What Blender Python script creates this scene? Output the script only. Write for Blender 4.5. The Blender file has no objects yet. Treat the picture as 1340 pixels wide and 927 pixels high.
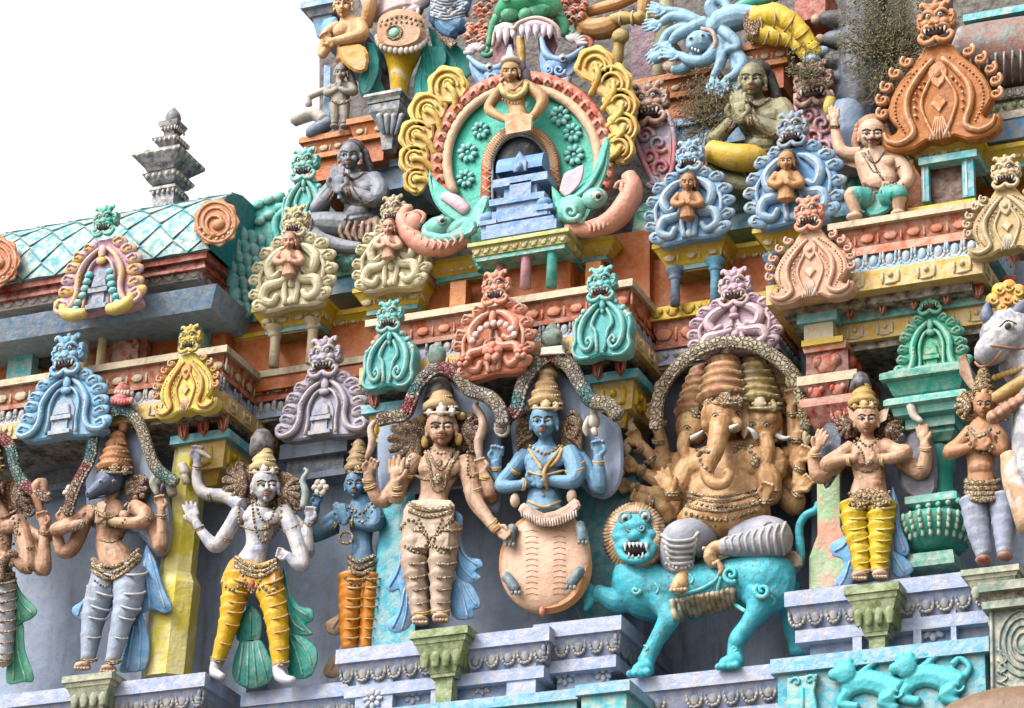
import bpy, math, random
import numpy as np
from mathutils import Vector
random.seed(7)
sc = bpy.context.scene
COL = sc.collection
# ---------------------------------------------------------------- camera
PX = 1/155.0
EL, YAW, ROLL, DIST = math.radians(25), math.radians(23.7), math.radians(2.0), 26.0
FPX = 155.0*DIST
ZC = 1.6 + DIST*math.sin(EL)
T0 = np.array([0, 0, ZC])
dirc = np.array([math.sin(YAW)*math.cos(EL), -math.cos(YAW)*math.cos(EL), -math.sin(EL)])
CAM = T0 + DIST*dirc
_f = -dirc
_r = np.cross(_f, [0, 0, 1.0]); _r /= np.linalg.norm(_r)
_u = np.cross(_r, _f)
CR = math.cos(ROLL)*_r + math.sin(ROLL)*_u
CU = -math.sin(ROLL)*_r + math.cos(ROLL)*_u

def W(px, py, y):
    """where the view ray of photo pixel (px, py) meets the facade plane at depth y"""
    d = _f*FPX + CR*(px-670) - CU*(py-463.5)
    t = (y-CAM[1])/d[1]
    return CAM + t*d

KX, KZ = 1/0.915, 1/0.906
# ---------------------------------------------------------------- geometry collector
_sph = {}
def sphere_t(n):
    if n not in _sph:
        m = max(3, n//2); vs = [(0, 0, 1)]
        for i in range(1, m):
            a = math.pi*i/m
            for j in range(n):
                b = 2*math.pi*j/n
                vs.append((math.sin(a)*math.cos(b), math.sin(a)*math.sin(b), math.cos(a)))
        vs.append((0, 0, -1)); fs = []
        for j in range(n): fs.append((0, 1+j, 1+(j+1) % n))
        for i in range(m-2):
            for j in range(n):
                a = 1+i*n+j; b = 1+i*n+(j+1) % n
                fs.append((a, a+n, b+n, b))
        k = 1+(m-2)*n; e = len(vs)-1
        for j in range(n): fs.append((k+j, e, k+(j+1) % n))
        _sph[n] = (np.array(vs), fs)
    return _sph[n]

def catmull(P, k):
    P = np.array(P, float)
    if len(P) < 3 or k < 2: return P
    Q = np.vstack([2*P[0]-P[1], P, 2*P[-1]-P[-2]]); out = []
    for i in range(1, len(Q)-2):
        for j in range(k):
            t = j/k
            out.append(0.5*((2*Q[i]) + (-Q[i-1]+Q[i+1])*t + (2*Q[i-1]-5*Q[i]+4*Q[i+1]-Q[i+2])*t*t + (-Q[i-1]+3*Q[i]-3*Q[i+1]+Q[i+2])*t**3))
    out.append(P[-1]); return np.array(out)

class G:
    """collects shapes. Coordinates are (right, down, outwards) in photo pixels on the facade plane y;
    a local collector (o given) measures in the facade's own axes from a point instead."""
    def __init__(s, y, o=None, k=1.0, rot=0.0, flip=1):
        s.y, s.o, s.k, s.rot, s.flip = y, o, k, rot, flip
        s.V, s.F, s.M, s.S, s.Q = [], [], [], [], []; s.n = 0; s.hl = None
        if o is not None: s.O = W(o[0], o[1], y)
    def P(s, x, y, d=0):
        if s.o is None: return W(x, y, s.y-d*PX)
        c, n = math.cos(s.rot), math.sin(s.rot); x *= s.flip
        return s.O + np.array([(x*c-y*n)*s.k*PX, -d*s.k*PX, -(y*c+x*n)*s.k*PX])
    def R(s):
        return (PX*KX, PX, PX*KZ) if s.o is None else (PX*s.k, PX*s.k, PX*s.k)
    def add(s, V, F, m=0, sm=True):
        s.V.append(np.asarray(V, float)); n = s.n; s.Q.append((n, n+len(V), len(s.F), len(s.F)+len(F)))
        s.F += [tuple(i+n for i in f) for f in F]
        s.M += [m]*len(F); s.S += [sm]*len(F); s.n += len(V)
    def ball(s, x, y, d, rx, ry=None, rd=None, m=0, a=0, n=12):
        ry = rx if ry is None else ry; rd = min(rx, ry) if rd is None else rd
        t, F = sphere_t(n); kx, kd, kz = s.R()
        c, q = math.cos(math.radians(a)), math.sin(math.radians(a))
        X = t[:, 0]*rx; Z = t[:, 2]*ry
        V = np.stack([(X*c+Z*q)*kx*s.flip, t[:, 1]*rd*kd, (-X*q+Z*c)*kz], 1)
        s.add(V+s.P(x, y, d), F if s.flip > 0 else [f[::-1] for f in F], m)
    def tube(s, pts, m=0, n=8, sq=1.0, k=4, ends=True, closed=False, sm=True):
        """pts (x, y, d, r); sq flattens the section towards the wall"""
        if s.hl is not None: s.hl.tube([(p[0], p[1], p[2]+p[3]*.82, max(.55, p[3]*.3)) for p in pts], 0, 5, 1.0, k)
        A = np.array([[*p] for p in pts], float)
        if closed: A = np.vstack([A, A[:1]])
        A = catmull(A, k)
        if closed: A = A[:-1]
        C = np.array([s.P(*p[:3]) for p in A]); kk = s.R()[1]; R = A[:, 3]*kk*1.07
        N = len(C)
        T = np.gradient(C, axis=0) if not closed else np.roll(C, -1, 0)-np.roll(C, 1, 0)
        T /= (np.linalg.norm(T, axis=1)[:, None]+1e-12)
        u = np.cross(T[0], [0, 1, 0.01]); u /= np.linalg.norm(u)+1e-12
        V = []
        for i in range(N):
            u = u-T[i]*np.dot(u, T[i]); u /= np.linalg.norm(u)+1e-12; v = np.cross(T[i], u)
            for j in range(n):
                b = 2*math.pi*j/n
                o = (u*math.cos(b)+v*math.sin(b))*R[i]
                o[1] *= sq; V.append(C[i]+o)
        F = []
        for i in range(N if closed else N-1):
            i2 = (i+1) % N
            for j in range(n):
                j2 = (j+1) % n
                F.append((i*n+j, i*n+j2, i2*n+j2, i2*n+j))
        if ends and not closed:
            V.append(C[0]-T[0]*R[0]*.6); V.append(C[-1]+T[-1]*R[-1]*.6); a, b = N*n, N*n+1
            for j in range(n):
                F.append((a, (j+1) % n, j)); F.append((b, (N-1)*n+j, (N-1)*n+(j+1) % n))
        s.add(V, F, m, sm)
    def slab(s, pts, d0, d1, m=0, bev=1.5, k=1, sm=False):
        """outline (x, y) extruded from d0 to d1 with a bevelled front edge"""
        P = np.array(pts, float)
        if k > 1: P = catmull(np.vstack([P, P[:1]]), k)[:-1]
        c = P.mean(0); N = len(P)
        # inward offset along edge normals
        e1 = P-np.roll(P, 1, 0); e2 = np.roll(P, -1, 0)-P
        t = e1/(np.linalg.norm(e1, axis=1)[:, None]+1e-9)+e2/(np.linalg.norm(e2, axis=1)[:, None]+1e-9)
        nn = np.stack([-t[:, 1], t[:, 0]], 1); nn /= np.linalg.norm(nn, axis=1)[:, None]+1e-9
        area = 0.5*np.sum(P[:, 0]*np.roll(P[:, 1], -1)-np.roll(P[:, 0], -1)*P[:, 1])
        if area < 0: nn = -nn
        Q = P+nn*bev
        V = [s.P(x, y, d0) for x, y in P]+[s.P(x, y, d1-bev) for x, y in P]+[s.P(x, y, d1) for x, y in Q]
        F = []
        for r in (0, 1):
            for i in range(N):
                j = (i+1) % N; F.append((r*N+i, r*N+j, (r+1)*N+j, (r+1)*N+i))
        F.append(tuple(range(2*N, 3*N))); F.append(tuple(range(N-1, -1, -1)))
        if area*s.flip > 0: F = [f[::-1] for f in F]
        s.add(V, F, m, sm)
    def wbox(s, x0, x1, y0, y1, z0, z1, m=0, t0=0.0, b0=0.0):
        """world box; t0/b0 push its top/bottom edges out on the front and both ends"""
        V = [(x0-b0, y0-b0, z0), (x1+b0, y0-b0, z0), (x1+b0, y1, z0), (x0-b0, y1, z0),
             (x0-t0, y0-t0, z1), (x1+t0, y0-t0, z1), (x1+t0, y1, z1), (x0-t0, y1, z1)]
        s.add(V, [(0, 3, 2, 1), (4, 5, 6, 7), (0, 1, 5, 4), (1, 2, 6, 5), (2, 3, 7, 6), (3, 0, 4, 7)], m, False)
    def box(s, x0, y0, x1, y1, d0, d1, m=0, back=None):
        """box by its top-left and bottom-right front corners"""
        a = s.P(x0, y0, d1); b = s.P(x1, y1, d1); yb = s.P(x0, y0, d0)[1] if back is None else back
        s.wbox(min(a[0], b[0]), max(a[0], b[0]), a[1], yb, b[2], a[2], m)
    def lathe(s, x, y0, prof, m=0, n=14, d=0, sq=1.0, rotx=0.0, square=False, lean=0.0):
        """profile of (radius, drop) turned about an upright axis; square=True makes a square stack"""
        nn = 4 if square else n; V = []
        kx, kd, kz = s.R(); O = s.P(x, y0, d)
        for r, h in prof:
            for j in range(nn):
                b = 2*math.pi*(j+(.5 if square else 0))/nn+rotx
                q = math.sqrt(2) if square else 1
                V.append(O+np.array([math.cos(b)*r*q*kx+lean*h*kx, math.sin(b)*r*q*kx*sq, -h*kz]))
        F = []
        for i in range(len(prof)-1):
            for j in range(nn):
                j2 = (j+1) % nn; F.append((i*nn+j, (i+1)*nn+j, (i+1)*nn+j2, i*nn+j2))
        F.append(tuple(range(nn-1, -1, -1))[::-1]); L = (len(prof)-1)*nn; F.append(tuple(L+j for j in range(nn))[::-1])
        s.add(V, F, m, not square)
    def spiral(s, x, y, d, r, turns=1.4, th=2.0, a0=0, cw=1, m=0, sq=1.0, th2=None, n=7):
        N = int(10*turns)+3; pts = []; th2 = th*.6 if th2 is None else th2
        for i in range(N):
            t = i/(N-1); rr = r*(1-t*.88); a = math.radians(a0)+cw*2*math.pi*turns*t
            pts.append((x+rr*math.cos(a), y+rr*math.sin(a), d+t*th*.6, th+(th2-th)*t))
        s.tube(pts, m, n=n, k=1, sq=sq)
    def ring(s, x, y, d, r, th, ax=0, m=0, sq=.5, n=6, a0=0, a1=360, dep=None):
        """bangle seen on a limb running at angle ax in the picture: an ellipse squashed along the limb"""
        c, q = math.cos(math.radians(ax)), math.sin(math.radians(ax)); N = 14; pts = []
        full = a1-a0 >= 360; dep = r if dep is None else dep
        for i in range(N if full else N+1):
            b = math.radians(a0+(a1-a0)*i/N); X = r*math.cos(b); Yy = r*sq*.35*math.sin(b)
            pts.append((x+X*c-Yy*q, y+X*q+Yy*c, d+dep*math.sin(b), th))
        s.tube(pts, m, n=n, k=1, closed=full)
    def bead(s, pts, r, m=0, step=None, k=5, n=6, flat=1):
        A = catmull(pts, k); L = 0; step = step or r*1.9; last = None
        for p in A:
            if last is None or np.linalg.norm(p[:2]-last[:2]) >= step:
                last = p
                if random.random() < .06: continue
                q = r*random.uniform(.85, 1.12); s.ball(p[0], p[1], p[2], q, q*random.uniform(.9, 1.1), q*flat, m, n=n)
    def mesh(s, name):
        me = bpy.data.meshes.new(name)
        V = np.vstack(s.V) if s.V else np.zeros((0, 3))
        return me, V

def build(name, g, mats, parent=None, remesh=None, smooth=2, label=None):
    """one mesh object from collected shapes, its origin at the base of the thing or of the part"""
    V = np.vstack(g.V)
    o = np.array([(V[:, 0].min()+V[:, 0].max())/2, (V[:, 1].min()+V[:, 1].max())/2, V[:, 2].min()])
    if parent is not None: o = np.array(parent.location) if parent.parent is None else np.array(parent['wo'])
    me = bpy.data.meshes.new(name)
    me.from_pydata([tuple(v) for v in V-o], [], g.F); me.validate()
    if not isinstance(mats, (list, tuple)): mats = [mats]
    if remesh:
        ob = bpy.data.objects.new('tmp', me); COL.objects.link(ob)
        r = ob.modifiers.new('r', 'REMESH'); r.mode = 'VOXEL'; r.voxel_size = remesh*PX; r.use_smooth_shade = True
        if smooth:
            q = ob.modifiers.new('s', 'SMOOTH'); q.factor = .5; q.iterations = smooth
        dg = bpy.context.evaluated_depsgraph_get(); dg.update()
        me2 = bpy.data.meshes.new_from_object(ob.evaluated_get(dg)); me2.name = name
        bpy.data.objects.remove(ob); bpy.data.meshes.remove(me); me = me2
        me.materials.clear()
        for m in mats[:1]: me.materials.append(m)
        me.polygons.foreach_set('use_smooth', [True]*len(me.polygons))
        me.polygons.foreach_set('material_index', [0]*len(me.polygons))
    else:
        for m in mats: me.materials.append(m)
        if len(me.polygons) == len(g.F):
            me.polygons.foreach_set('material_index', g.M); me.polygons.foreach_set('use_smooth', g.S)
        else:
            me.polygons.foreach_set('use_smooth', [True]*len(me.polygons))
    me.update()
    ob = bpy.data.objects.new(name, me); COL.objects.link(ob)
    ob['wo'] = tuple(float(v) for v in o)
    if parent is None: ob.location = o
    else: ob.parent = parent
    if label: ob['label'] = label
    return ob

def tag(o, label, cat, group=None):
    o['label'] = label; o['category'] = cat
    if group: o['group'] = group
    return o
def split(name, g, mats, parent, gap=2.0, label=None):
    """builds every separate piece collected in g as a part of its own"""
    V = np.vstack(g.V); B = [(V[a:b].min(0)-gap*PX/2, V[a:b].max(0)+gap*PX/2) for a, b, _, _ in g.Q]; n = len(B); par = list(range(n))
    def fd(i):
        while par[i] != i: i = par[i]
        return i
    for i in range(n):
        for j in range(i+1, n):
            if np.all(B[i][0] <= B[j][1]) and np.all(B[j][0] <= B[i][1]): par[fd(i)] = fd(j)
    out = []
    for r in sorted(set(fd(i) for i in range(n))):
        q = G(g.y)
        for i in range(n):
            if fd(i) == r:
                a, b, c, e = g.Q[i]
                for k_ in (0,):
                    q.V.append(V[a:b]); o = q.n; q.F += [tuple(v-a+o for v in f) for f in g.F[c:e]]; q.M += g.M[c:e]; q.S += g.S[c:e]; q.n += b-a
        out.append(build(name, q, mats, parent, label=label))
    return out
def thing(name, label, cat, p, y, group=None):
    o = bpy.data.objects.new(name, None); o.empty_display_size = .1; COL.objects.link(o)
    w = W(p[0], p[1], y); o.location = w; o['wo'] = tuple(float(v) for v in w)
    return tag(o, label, cat, group)

# ---------------------------------------------------------------- materials
def lin(c):
    return tuple(((v/255)/12.92 if v/255 <= .04045 else ((v/255+.055)/1.055)**2.4) for v in c)
_mats = {}
def M(rgb, chip=.25, dirt=.35, rough=.45, chipc=(205, 190, 170), dirtc=(95, 85, 72), bump=.5, k=.48, second=None, sscale=4.0, sat=1.08, carve=0, cth=.635):
    """weathered enamel paint over plaster"""
    key = (rgb, chip, dirt, rough, chipc, dirtc, bump, second, sscale, k, sat, carve, cth)
    if key in _mats: return _mats[key]
    m = bpy.data.materials.new('paint_%d_%d_%d' % rgb); m.use_nodes = True
    nt = m.node_tree; N = nt.nodes; L = nt.links; b = N['Principled BSDF']
    def nd(t, **kw):
        x = N.new(t)
        for a, v in kw.items(): setattr(x, a, v)
        return x
    geo = nd('ShaderNodeNewGeometry')
    def noise(sc_, det=4, rg=.6, sz=(1, 1, 1)):
        mp = nd('ShaderNodeMapping'); mp.inputs['Scale'].default_value = sz
        L.new(geo.outputs['Position'], mp.inputs['Vector'])
        n = nd('ShaderNodeTexNoise'); n.inputs['Scale'].default_value = sc_; n.inputs['Detail'].default_value = det; n.inputs['Roughness'].default_value = rg
        L.new(mp.outputs[0], n.inputs['Vector']); return n.outputs['Fac']
    def ramp(src, a, bb, va=(0, 0, 0, 1), vb=(1, 1, 1, 1)):
        r = nd('ShaderNodeValToRGB'); r.color_ramp.elements[0].position = a; r.color_ramp.elements[1].position = bb
        r.color_ramp.elements[0].color = va; r.color_ramp.elements[1].color = vb
        L.new(src, r.inputs[0]); return r.outputs[0]
    def mix(fac, c1, c2, bt='MIX'):
        x = nd('ShaderNodeMix', data_type='RGBA', blend_type=bt)
        if isinstance(fac, (int, float)): x.inputs[0].default_value = fac
        else: L.new(fac, x.inputs[0])
        for i, c in ((6, c1), (7, c2)):
            if isinstance(c, tuple): x.inputs[i].default_value = (*c[:3], 1)
            else: L.new(c, x.inputs[i])
        return x.outputs[2]
    def mul(a_, v):
        x = nd('ShaderNodeMath', operation='MULTIPLY'); L.new(a_, x.inputs[0])
        if isinstance(v, (int, float)): x.inputs[1].default_value = v
        else: L.new(v, x.inputs[1])
        return x.outputs[0]
    base = np.array(lin(rgb)); lum = base.mean(); base = tuple(float(v) for v in np.clip(lum+(base-lum)*sat, .004, 1)*k)
    L0 = lin(rgb)
    if L0[0] > L0[1] > L0[2]: base = (base[0], base[0]*(L0[1]/L0[0])**1.02, base[2])
    n1 = noise(3.1, 5)
    col = mix(ramp(n1, .3, .7), tuple(v*.9 for v in base), tuple(min(.9, v*1.06) for v in base))
    wash = noise(17, 6, .7)
    col = mix(mul(ramp(wash, .57, .75), .2), col, tuple(v*.45 for v in base))
    col = mix(mul(ramp(noise(22, 5, .7, (1, 1, .5)), .6, .74), .15), col, tuple(min(.85, v*1.35+.02) for v in base))
    if second:
        col = mix(ramp(noise(sscale, 3), .46, .56), col, tuple(v*k for v in lin(second)))
    # streaks of grime washed down the wall
    st = ramp(noise(11, 6, .7, (1, 1, .13)), .52, .7)
    dc = tuple(v*min(1, k+.1)*.8 for v in lin(dirtc)); cc = tuple(v*min(1, k+.15) for v in lin(chipc))
    col = mix(mul(st, dirt*1.0), col, dc)
    # mildew speckle
    sp = ramp(noise(38, 4, .7), .6, .72)
    col = mix(mul(sp, dirt*.6), col, dc)
    # chipped paint showing plaster, commoner on worn edges
    ch = ramp(noise(24, 6, .75), cth, cth+.02)
    col = mix(mul(ch, chip), col, cc)
    pt = ramp(geo.outputs["Pointiness"], .53, .62)
    wear = mul(pt, ramp(noise(14, 4), .38, .6))
    col = mix(mul(wear, min(1, chip*1.6+.1)), col, cc)
    L.new(col, b.inputs['Base Color'])
    rr = nd('ShaderNodeMapRange'); L.new(n1, rr.inputs[0]); rr.inputs[3].default_value = rough-.1; rr.inputs[4].default_value = rough+.22
    L.new(rr.outputs[0], b.inputs['Roughness']); b.inputs['Specular IOR Level'].default_value = .22
    bp = nd('ShaderNodeBump'); bp.inputs['Strength'].default_value = bump; bp.inputs['Distance'].default_value = .012
    L.new(noise(30, 5, .6), bp.inputs['Height'])
    b2 = nd('ShaderNodeBump'); b2.inputs['Strength'].default_value = bump*.8; b2.inputs['Distance'].default_value = .02
    L.new(ch, b2.inputs['Height']); b2.invert = True; L.new(bp.outputs[0], b2.inputs['Normal'])
    b3 = nd('ShaderNodeBump'); b3.inputs['Strength'].default_value = bump; b3.inputs['Distance'].default_value = .03
    L.new(noise(9, 3, .5), b3.inputs['Height']); L.new(b2.outputs[0], b3.inputs['Normal'])
    last = b3
    if carve:
        vo = nd('ShaderNodeTexVoronoi', feature='DISTANCE_TO_EDGE'); vo.inputs['Scale'].default_value = carve
        wp = nd('ShaderNodeVectorMath', operation='ADD'); nz = nd('ShaderNodeTexNoise'); nz.inputs['Scale'].default_value = 14
        sc3 = nd('ShaderNodeVectorMath', operation='SCALE'); sc3.inputs['Scale'].default_value = .03
        L.new(geo.outputs['Position'], nz.inputs['Vector']); L.new(nz.outputs['Color'], sc3.inputs[0]); L.new(geo.outputs['Position'], wp.inputs[0]); L.new(sc3.outputs[0], wp.inputs[1]); L.new(wp.outputs[0], vo.inputs['Vector'])
        b4 = nd('ShaderNodeBump'); b4.inputs['Strength'].default_value = .9; b4.inputs['Distance'].default_value = .05
        mr = ramp(vo.outputs['Distance'], 0, .18); L.new(mr, b4.inputs['Height']); L.new(b3.outputs[0], b4.inputs['Normal']); last = b4
    L.new(last.outputs[0], b.inputs['Normal'])
    m['rgb'] = list(rgb); _mats[key] = m; return m

# palette
TURQ = M((98, 198, 206), .25, .4); TURQ2 = M((76, 184, 204), .2, .4); SEA = M((72, 178, 168), .25, .4); GREEN = M((45, 165, 120), .2, .3)
LILAC = M((168, 185, 222), .2, .3); LILAC2 = M((150, 165, 205), .25, .45, chipc=(190, 180, 175)); BLUE = M((120, 180, 230)); LBLUE = M((120, 190, 222), .2)
STEEL = M((110, 130, 155), .2, .45); WALLB = M((160, 177, 202), .04, .5, bump=.25, sat=1.1, second=(146, 163, 190), sscale=2.5); WALLD = M((166, 181, 206), .04, .55, bump=.25, sat=1.1, second=(150, 166, 192), sscale=2.5)
YEL = M((226, 188, 14), .06, .35); YELD = M((205, 165, 12), .1, .45); GOLD = M((225, 180, 85)); CREAM = M((232, 214, 165), sat=1.0); CREAM2 = M((212, 194, 156), .25, .65, sat=1.0)
ORNG = M((198, 100, 6), .03, .3); ORNG2 = M((210, 120, 25), .08, .35); RED = M((168, 48, 24), .12, .35); RUST = M((172, 72, 32), .15, .45); DRED = M((130, 40, 35), .3, .5)
PINK = M((225, 150, 140)); SALM = M((222, 125, 95)); PINKL = M((222, 190, 205), .3, .3); MAUVE = M((190, 175, 200), .3, .4)
SKIN = M((212, 168, 138), .4, .6, sat=1.05, second=(184, 136, 106), sscale=9); SKINL = M((222, 180, 150), .2, .3); SKINY = M((215, 170, 115), .25, .35); TAN = M((178, 135, 105), .5, .6)
WHITE = M((225, 225, 225), .2, .35); OFFW = M((215, 205, 195), .4, .5); GREY = M((150, 155, 165), .3, .5); DGREY = M((60, 64, 74), .2, .3)
BLACK = M((22, 20, 24), 0, .2, .4); EYEW = M((205, 200, 190), 0.1, .2, .35, bump=.1); HAIR = M((38, 36, 48), .12, .3)
LIP = M((165, 90, 75), 0, .2); OLIVE = M((150, 155, 105), .25, .5); GREYSK = M((155, 160, 168), .3, .5); BLUESK = M((110, 165, 205), .2, .3)
BROWN = M((150, 95, 60), .35, .5); WEATH = M((165, 148, 130), .45, .7, chipc=(215, 205, 190)); SHADE_BROWN = M((85, 75, 70), .3, .7)  # dark brown: puts shade under cornices and in gaps into colour; also one moulding
VIOLET = M((120, 95, 110), .1, .4); STONE = M((175, 165, 155), .3, .7)
# ---------------------------------------------------------------- architecture
def span(TL, TR, yf):
    a = W(*TL, yf); b = W(*TR, yf); return a[0], b[0], (a[2]+b[2])/2
def orn(g, kind, x0, x1, yf, z0, z1, t0, b0, m, side=None):
    """ornament repeated along a band: on the front, and on the right-hand end if side=(y0, y1)"""
    h = z1-z0; zc = (z0+z1)/2; of = (t0+b0)/2
    spots = []
    st = {'dots': 1.05, 'petals': .78, 'blocks': 1.5, 'eggs': .76, 'leaf': 1.1}[kind]*h
    n = max(1, int((x1-x0)/st))
    for i in range(n): spots.append((x0+(x1-x0)*(i+.5)/n, yf-of, 0))
    if side:
        n2 = max(1, int((side[1]-side[0])/st))
        for i in range(n2): spots.append((x1+of, side[0]+(side[1]-side[0])*(i+.5)/n2, 1))
    t, F = sphere_t(8)
    t2, F2 = sphere_t(10)
    for (x, y, r) in spots:
        if random.random() < .05: continue
        j = random.uniform(.88, 1.08)
        def el(dx, dz, rx, rz, dep, T=t, FF=F, mm=m):
            V = T*np.array([rx, dep, rz])
            if r: V = V[:, [1, 0, 2]]*np.array([1, 1, 1]); o = np.array([x, y+dx, zc+dz])
            else: o = np.array([x+dx, y, zc+dz])
            g.add(V+o, FF, mm)
        if kind == 'dots': el(0, -.04*h, .38*h*j, .27*h*j, .07*h); el(.52*h, 0, .07*h, .4*h, .05*h)
        elif kind == 'leaf':
            el(0, 0, .42*h, .4*h, .14*h); el(-.3*h, .1*h, .2*h, .25*h, .2*h); el(.3*h, .1*h, .2*h, .25*h, .2*h)
        elif kind in ('petals', 'eggs'):
            # tongue with a raised rim
            N = 7; P = []
            for i in range(N+1):
                a = math.pi*i/N; dx = math.cos(a)*.33*h*j; dz = -math.sin(a)*.42*h+.08*h
                P.append((dx, dz))
            P = [(.33*h*j, .45*h)]+P+[(-.33*h*j, .45*h)]
            for (ax, az), (bx, bz) in zip(P[:-1], P[1:]):
                el((ax+bx)/2, (az+bz)/2, max(.085*h, abs(ax-bx)*.8), max(.085*h, abs(az-bz)*.8), .12*h)
            el(0, .08*h, .22*h, .36*h, .1*h)
        elif kind == 'blocks':
            el(-.38*h, 0, .1*h, .36*h, .12*h); el(.38*h, 0, .1*h, .36*h, .12*h); el(0, -.3*h, .36*h, .1*h, .12*h)
            el(0, .12*h, .14*h, .16*h, .16*h)
def cornice(name, label, cat, TL, TR, yf, yb, bands, group=None, root=None, side=True):
    """bands: (part, height px, top offset, bottom offset, material, ornament, its material) downwards"""
    x0, x1, z = span(TL, TR, yf)
    t = root or thing(name, label, cat, ((TL[0]+TR[0])/2, (TL[1]+TR[1])/2), yf)
    for b in bands:
        nm, h, a, c, mt = b[:5]; h *= PX*KZ; a *= PX; c *= PX
        if nm:
            g = G(0); g.wbox(x0, x1, yf, yb, z-h, z, 0, a, c)
            ms = [mt]
            if len(b) > 5:
                ms.append(b[6]); orn(g, b[5], x0, x1, yf, z-h, z, a, c, 1, (yf, min(yb, yf+1.3)) if side else None)
            build(nm, g, ms, t)
        z -= h
    return t
def slabwall(name, label, cat, poly, y, yb, mt, kindname=None, parent=None, bev=0):
    g = G(y); V = [W(px, py, y) for px, py in poly]; n = len(V)
    V2 = [np.array([v[0], yb, v[2]]) for v in V]
    F = [tuple(range(n))[::-1], tuple(range(n, 2*n))]+[(i, (i+1) % n, n+(i+1) % n, n+i) for i in range(n)]
    g.add(V+V2, F, 0, False)
    o = build(name, g, mt, parent)
    return tag(o, label, cat) if label else o

# back walls of the lower tier
slabwall('niche_wall', 'blue grey plaster wall behind the grey boar-headed statue, left end', 'wall', [(-120, 540), (322, 470), (322, 960), (-120, 1000)], .35, 2.6, WALLB)
slabwall('niche_wall', 'blue grey recessed wall behind the white four-armed statue with yellow legs', 'wall', [(300, 470), (520, 440), (520, 960), (300, 980)], .75, 2.7, WALLB)
slabwall('niche_wall', 'grey wall behind the turtle-shell statue in the projecting middle bay', 'wall', [(492, 470), (842, 420), (842, 870), (492, 900)], .32, 2.6, WALLD)
slabwall('niche_wall', 'dark recessed wall behind the elephant-headed statue', 'wall', [(815, 380), (1080, 380), (1080, 960), (815, 960)], .8, 2.8, WALLD)
slabwall('niche_wall', 'grey wall behind the green urn pillar on the right', 'wall', [(1062, 380), (1420, 330), (1420, 900), (1062, 940)], .4, 2.6, WALLD)
# tower masses of the upper tiers
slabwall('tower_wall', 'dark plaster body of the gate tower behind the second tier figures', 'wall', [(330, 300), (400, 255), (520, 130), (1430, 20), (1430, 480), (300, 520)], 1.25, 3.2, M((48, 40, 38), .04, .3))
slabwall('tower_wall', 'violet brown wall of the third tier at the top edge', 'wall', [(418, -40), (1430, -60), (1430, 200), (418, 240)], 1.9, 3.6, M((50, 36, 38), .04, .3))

# lilac ledges
def ledge(label, TL, TR, yf, yb, extra=None):
    return cornice('ledge', label, 'ledge', TL, TR, yf, yb, [
        ('cap_slab', 17, 2, 2, LILAC), ('petal_band', 25, -2, -12, LILAC2, 'petals', GREY), ('fillet', 14, -8, -8, LILAC), ('frieze', extra or 48, -22, -22, LILAC2), ('plinth', 90, -8, -8, TURQ2)])
ledge('lilac ledge under the boar-headed statue at bottom left', (-80, 922), (268, 878), -.45, 1.2)
ledge('short lilac ledge set back under the white statue with yellow legs', (318, 909), (500, 886), -.12, 1.2)
ledge('lilac ledge with petal band under the turtle-shell statue, left stretch', (442, 856), (718, 815), -.45, .34)
ledge('shorter lilac ledge stretch between turtle-shell statue and turquoise lion', (700, 823), (812, 801), -.35, 2.0)
ledge('plain lilac ledge under the turquoise lion', (800, 896), (1040, 862), -.22, 2.0)
ledge('lilac ledge under the praying statue with yellow legs and green urn', (1029, 784), (1420, 722), -.40, 1.2)
def rosette(x, y, yp, r, mt, label, grp, n=8, star=False):
    g = G(0, None); mt = M((186, 196, 222), .3, .4, sat=1.0); g.y = yp; g.o = (x, y); g.O = W(x, y, yp)
    for i in range(n):
        a = 2*math.pi*i/n
        g.ball(math.cos(a)*r*.62, math.sin(a)*r*.62, 1, r*.36, r*.22 if not star else r*.16, 2, 0, a=math.degrees(a) if True else 0, n=8)
    g.ball(0, 0, 2, r*.28, r*.28, 3, 0, n=8)
    g.tube([(math.cos(b)*r*.5, math.sin(b)*r*.5, 0, r*.25) for b in [2*math.pi*i/8 for i in range(8)]], 0, n=5, k=2, closed=True, sq=.3)
    return tag(build('rosette', g, mt), label, 'rosette', grp)
for i, (x, y, yp, s) in enumerate([(488, 915, -.41, 0), (541, 908, -.33, 0), (632, 897, -.33, 1), (740, 884, -.23, 0), (790, 878, -.23, 0)]):
    rosette(x, y, yp+.02, 15, LILAC, ['flower rosette at the left end of the middle ledge frieze', 'worn flower rosette second from the left on the middle ledge', 'star-shaped rosette beside the olive bracket on the middle ledge', 'flower rosette under the turtle shell on the middle ledge frieze', 'flower rosette at the right end of the middle ledge frieze'][i], 'rosettes on the ledge frieze', star=bool(s))
rosette(1092, 826, -.28, 15, LILAC, 'flower rosette left of the olive bracket on the right ledge', 'rosettes on the right ledge')
rosette(1221, 822, -.28, 18, LILAC, 'flower rosette below the green urn pillar', 'rosettes on the right ledge')
for i, (x0, y0, x1, y1, yf) in enumerate([(565, 880, 588, 935, -.36), (664, 868, 700, 925, -.36), (1115, 800, 1128, 860, -.32), (1194, 790, 1206, 850, -.32), (1243, 785, 1252, 850, -.32), (466, 893, 512, 945, -.36)]):
    g = G(yf); g.box(x0, y0, x1, y1, 0, 4, back=0); tag(build('pilaster_block', g, LILAC), ['narrow lilac block right of the olive bracket, middle ledge', 'lilac block between star and flower rosettes', 'lilac block just left of the right olive bracket', 'lilac block left of the rosette under the urn', 'lilac block right of the rosette under the urn', 'lilac block behind the leftmost rosette of the middle ledge'][i], 'block', 'blocks in the ledge friezes')
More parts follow.
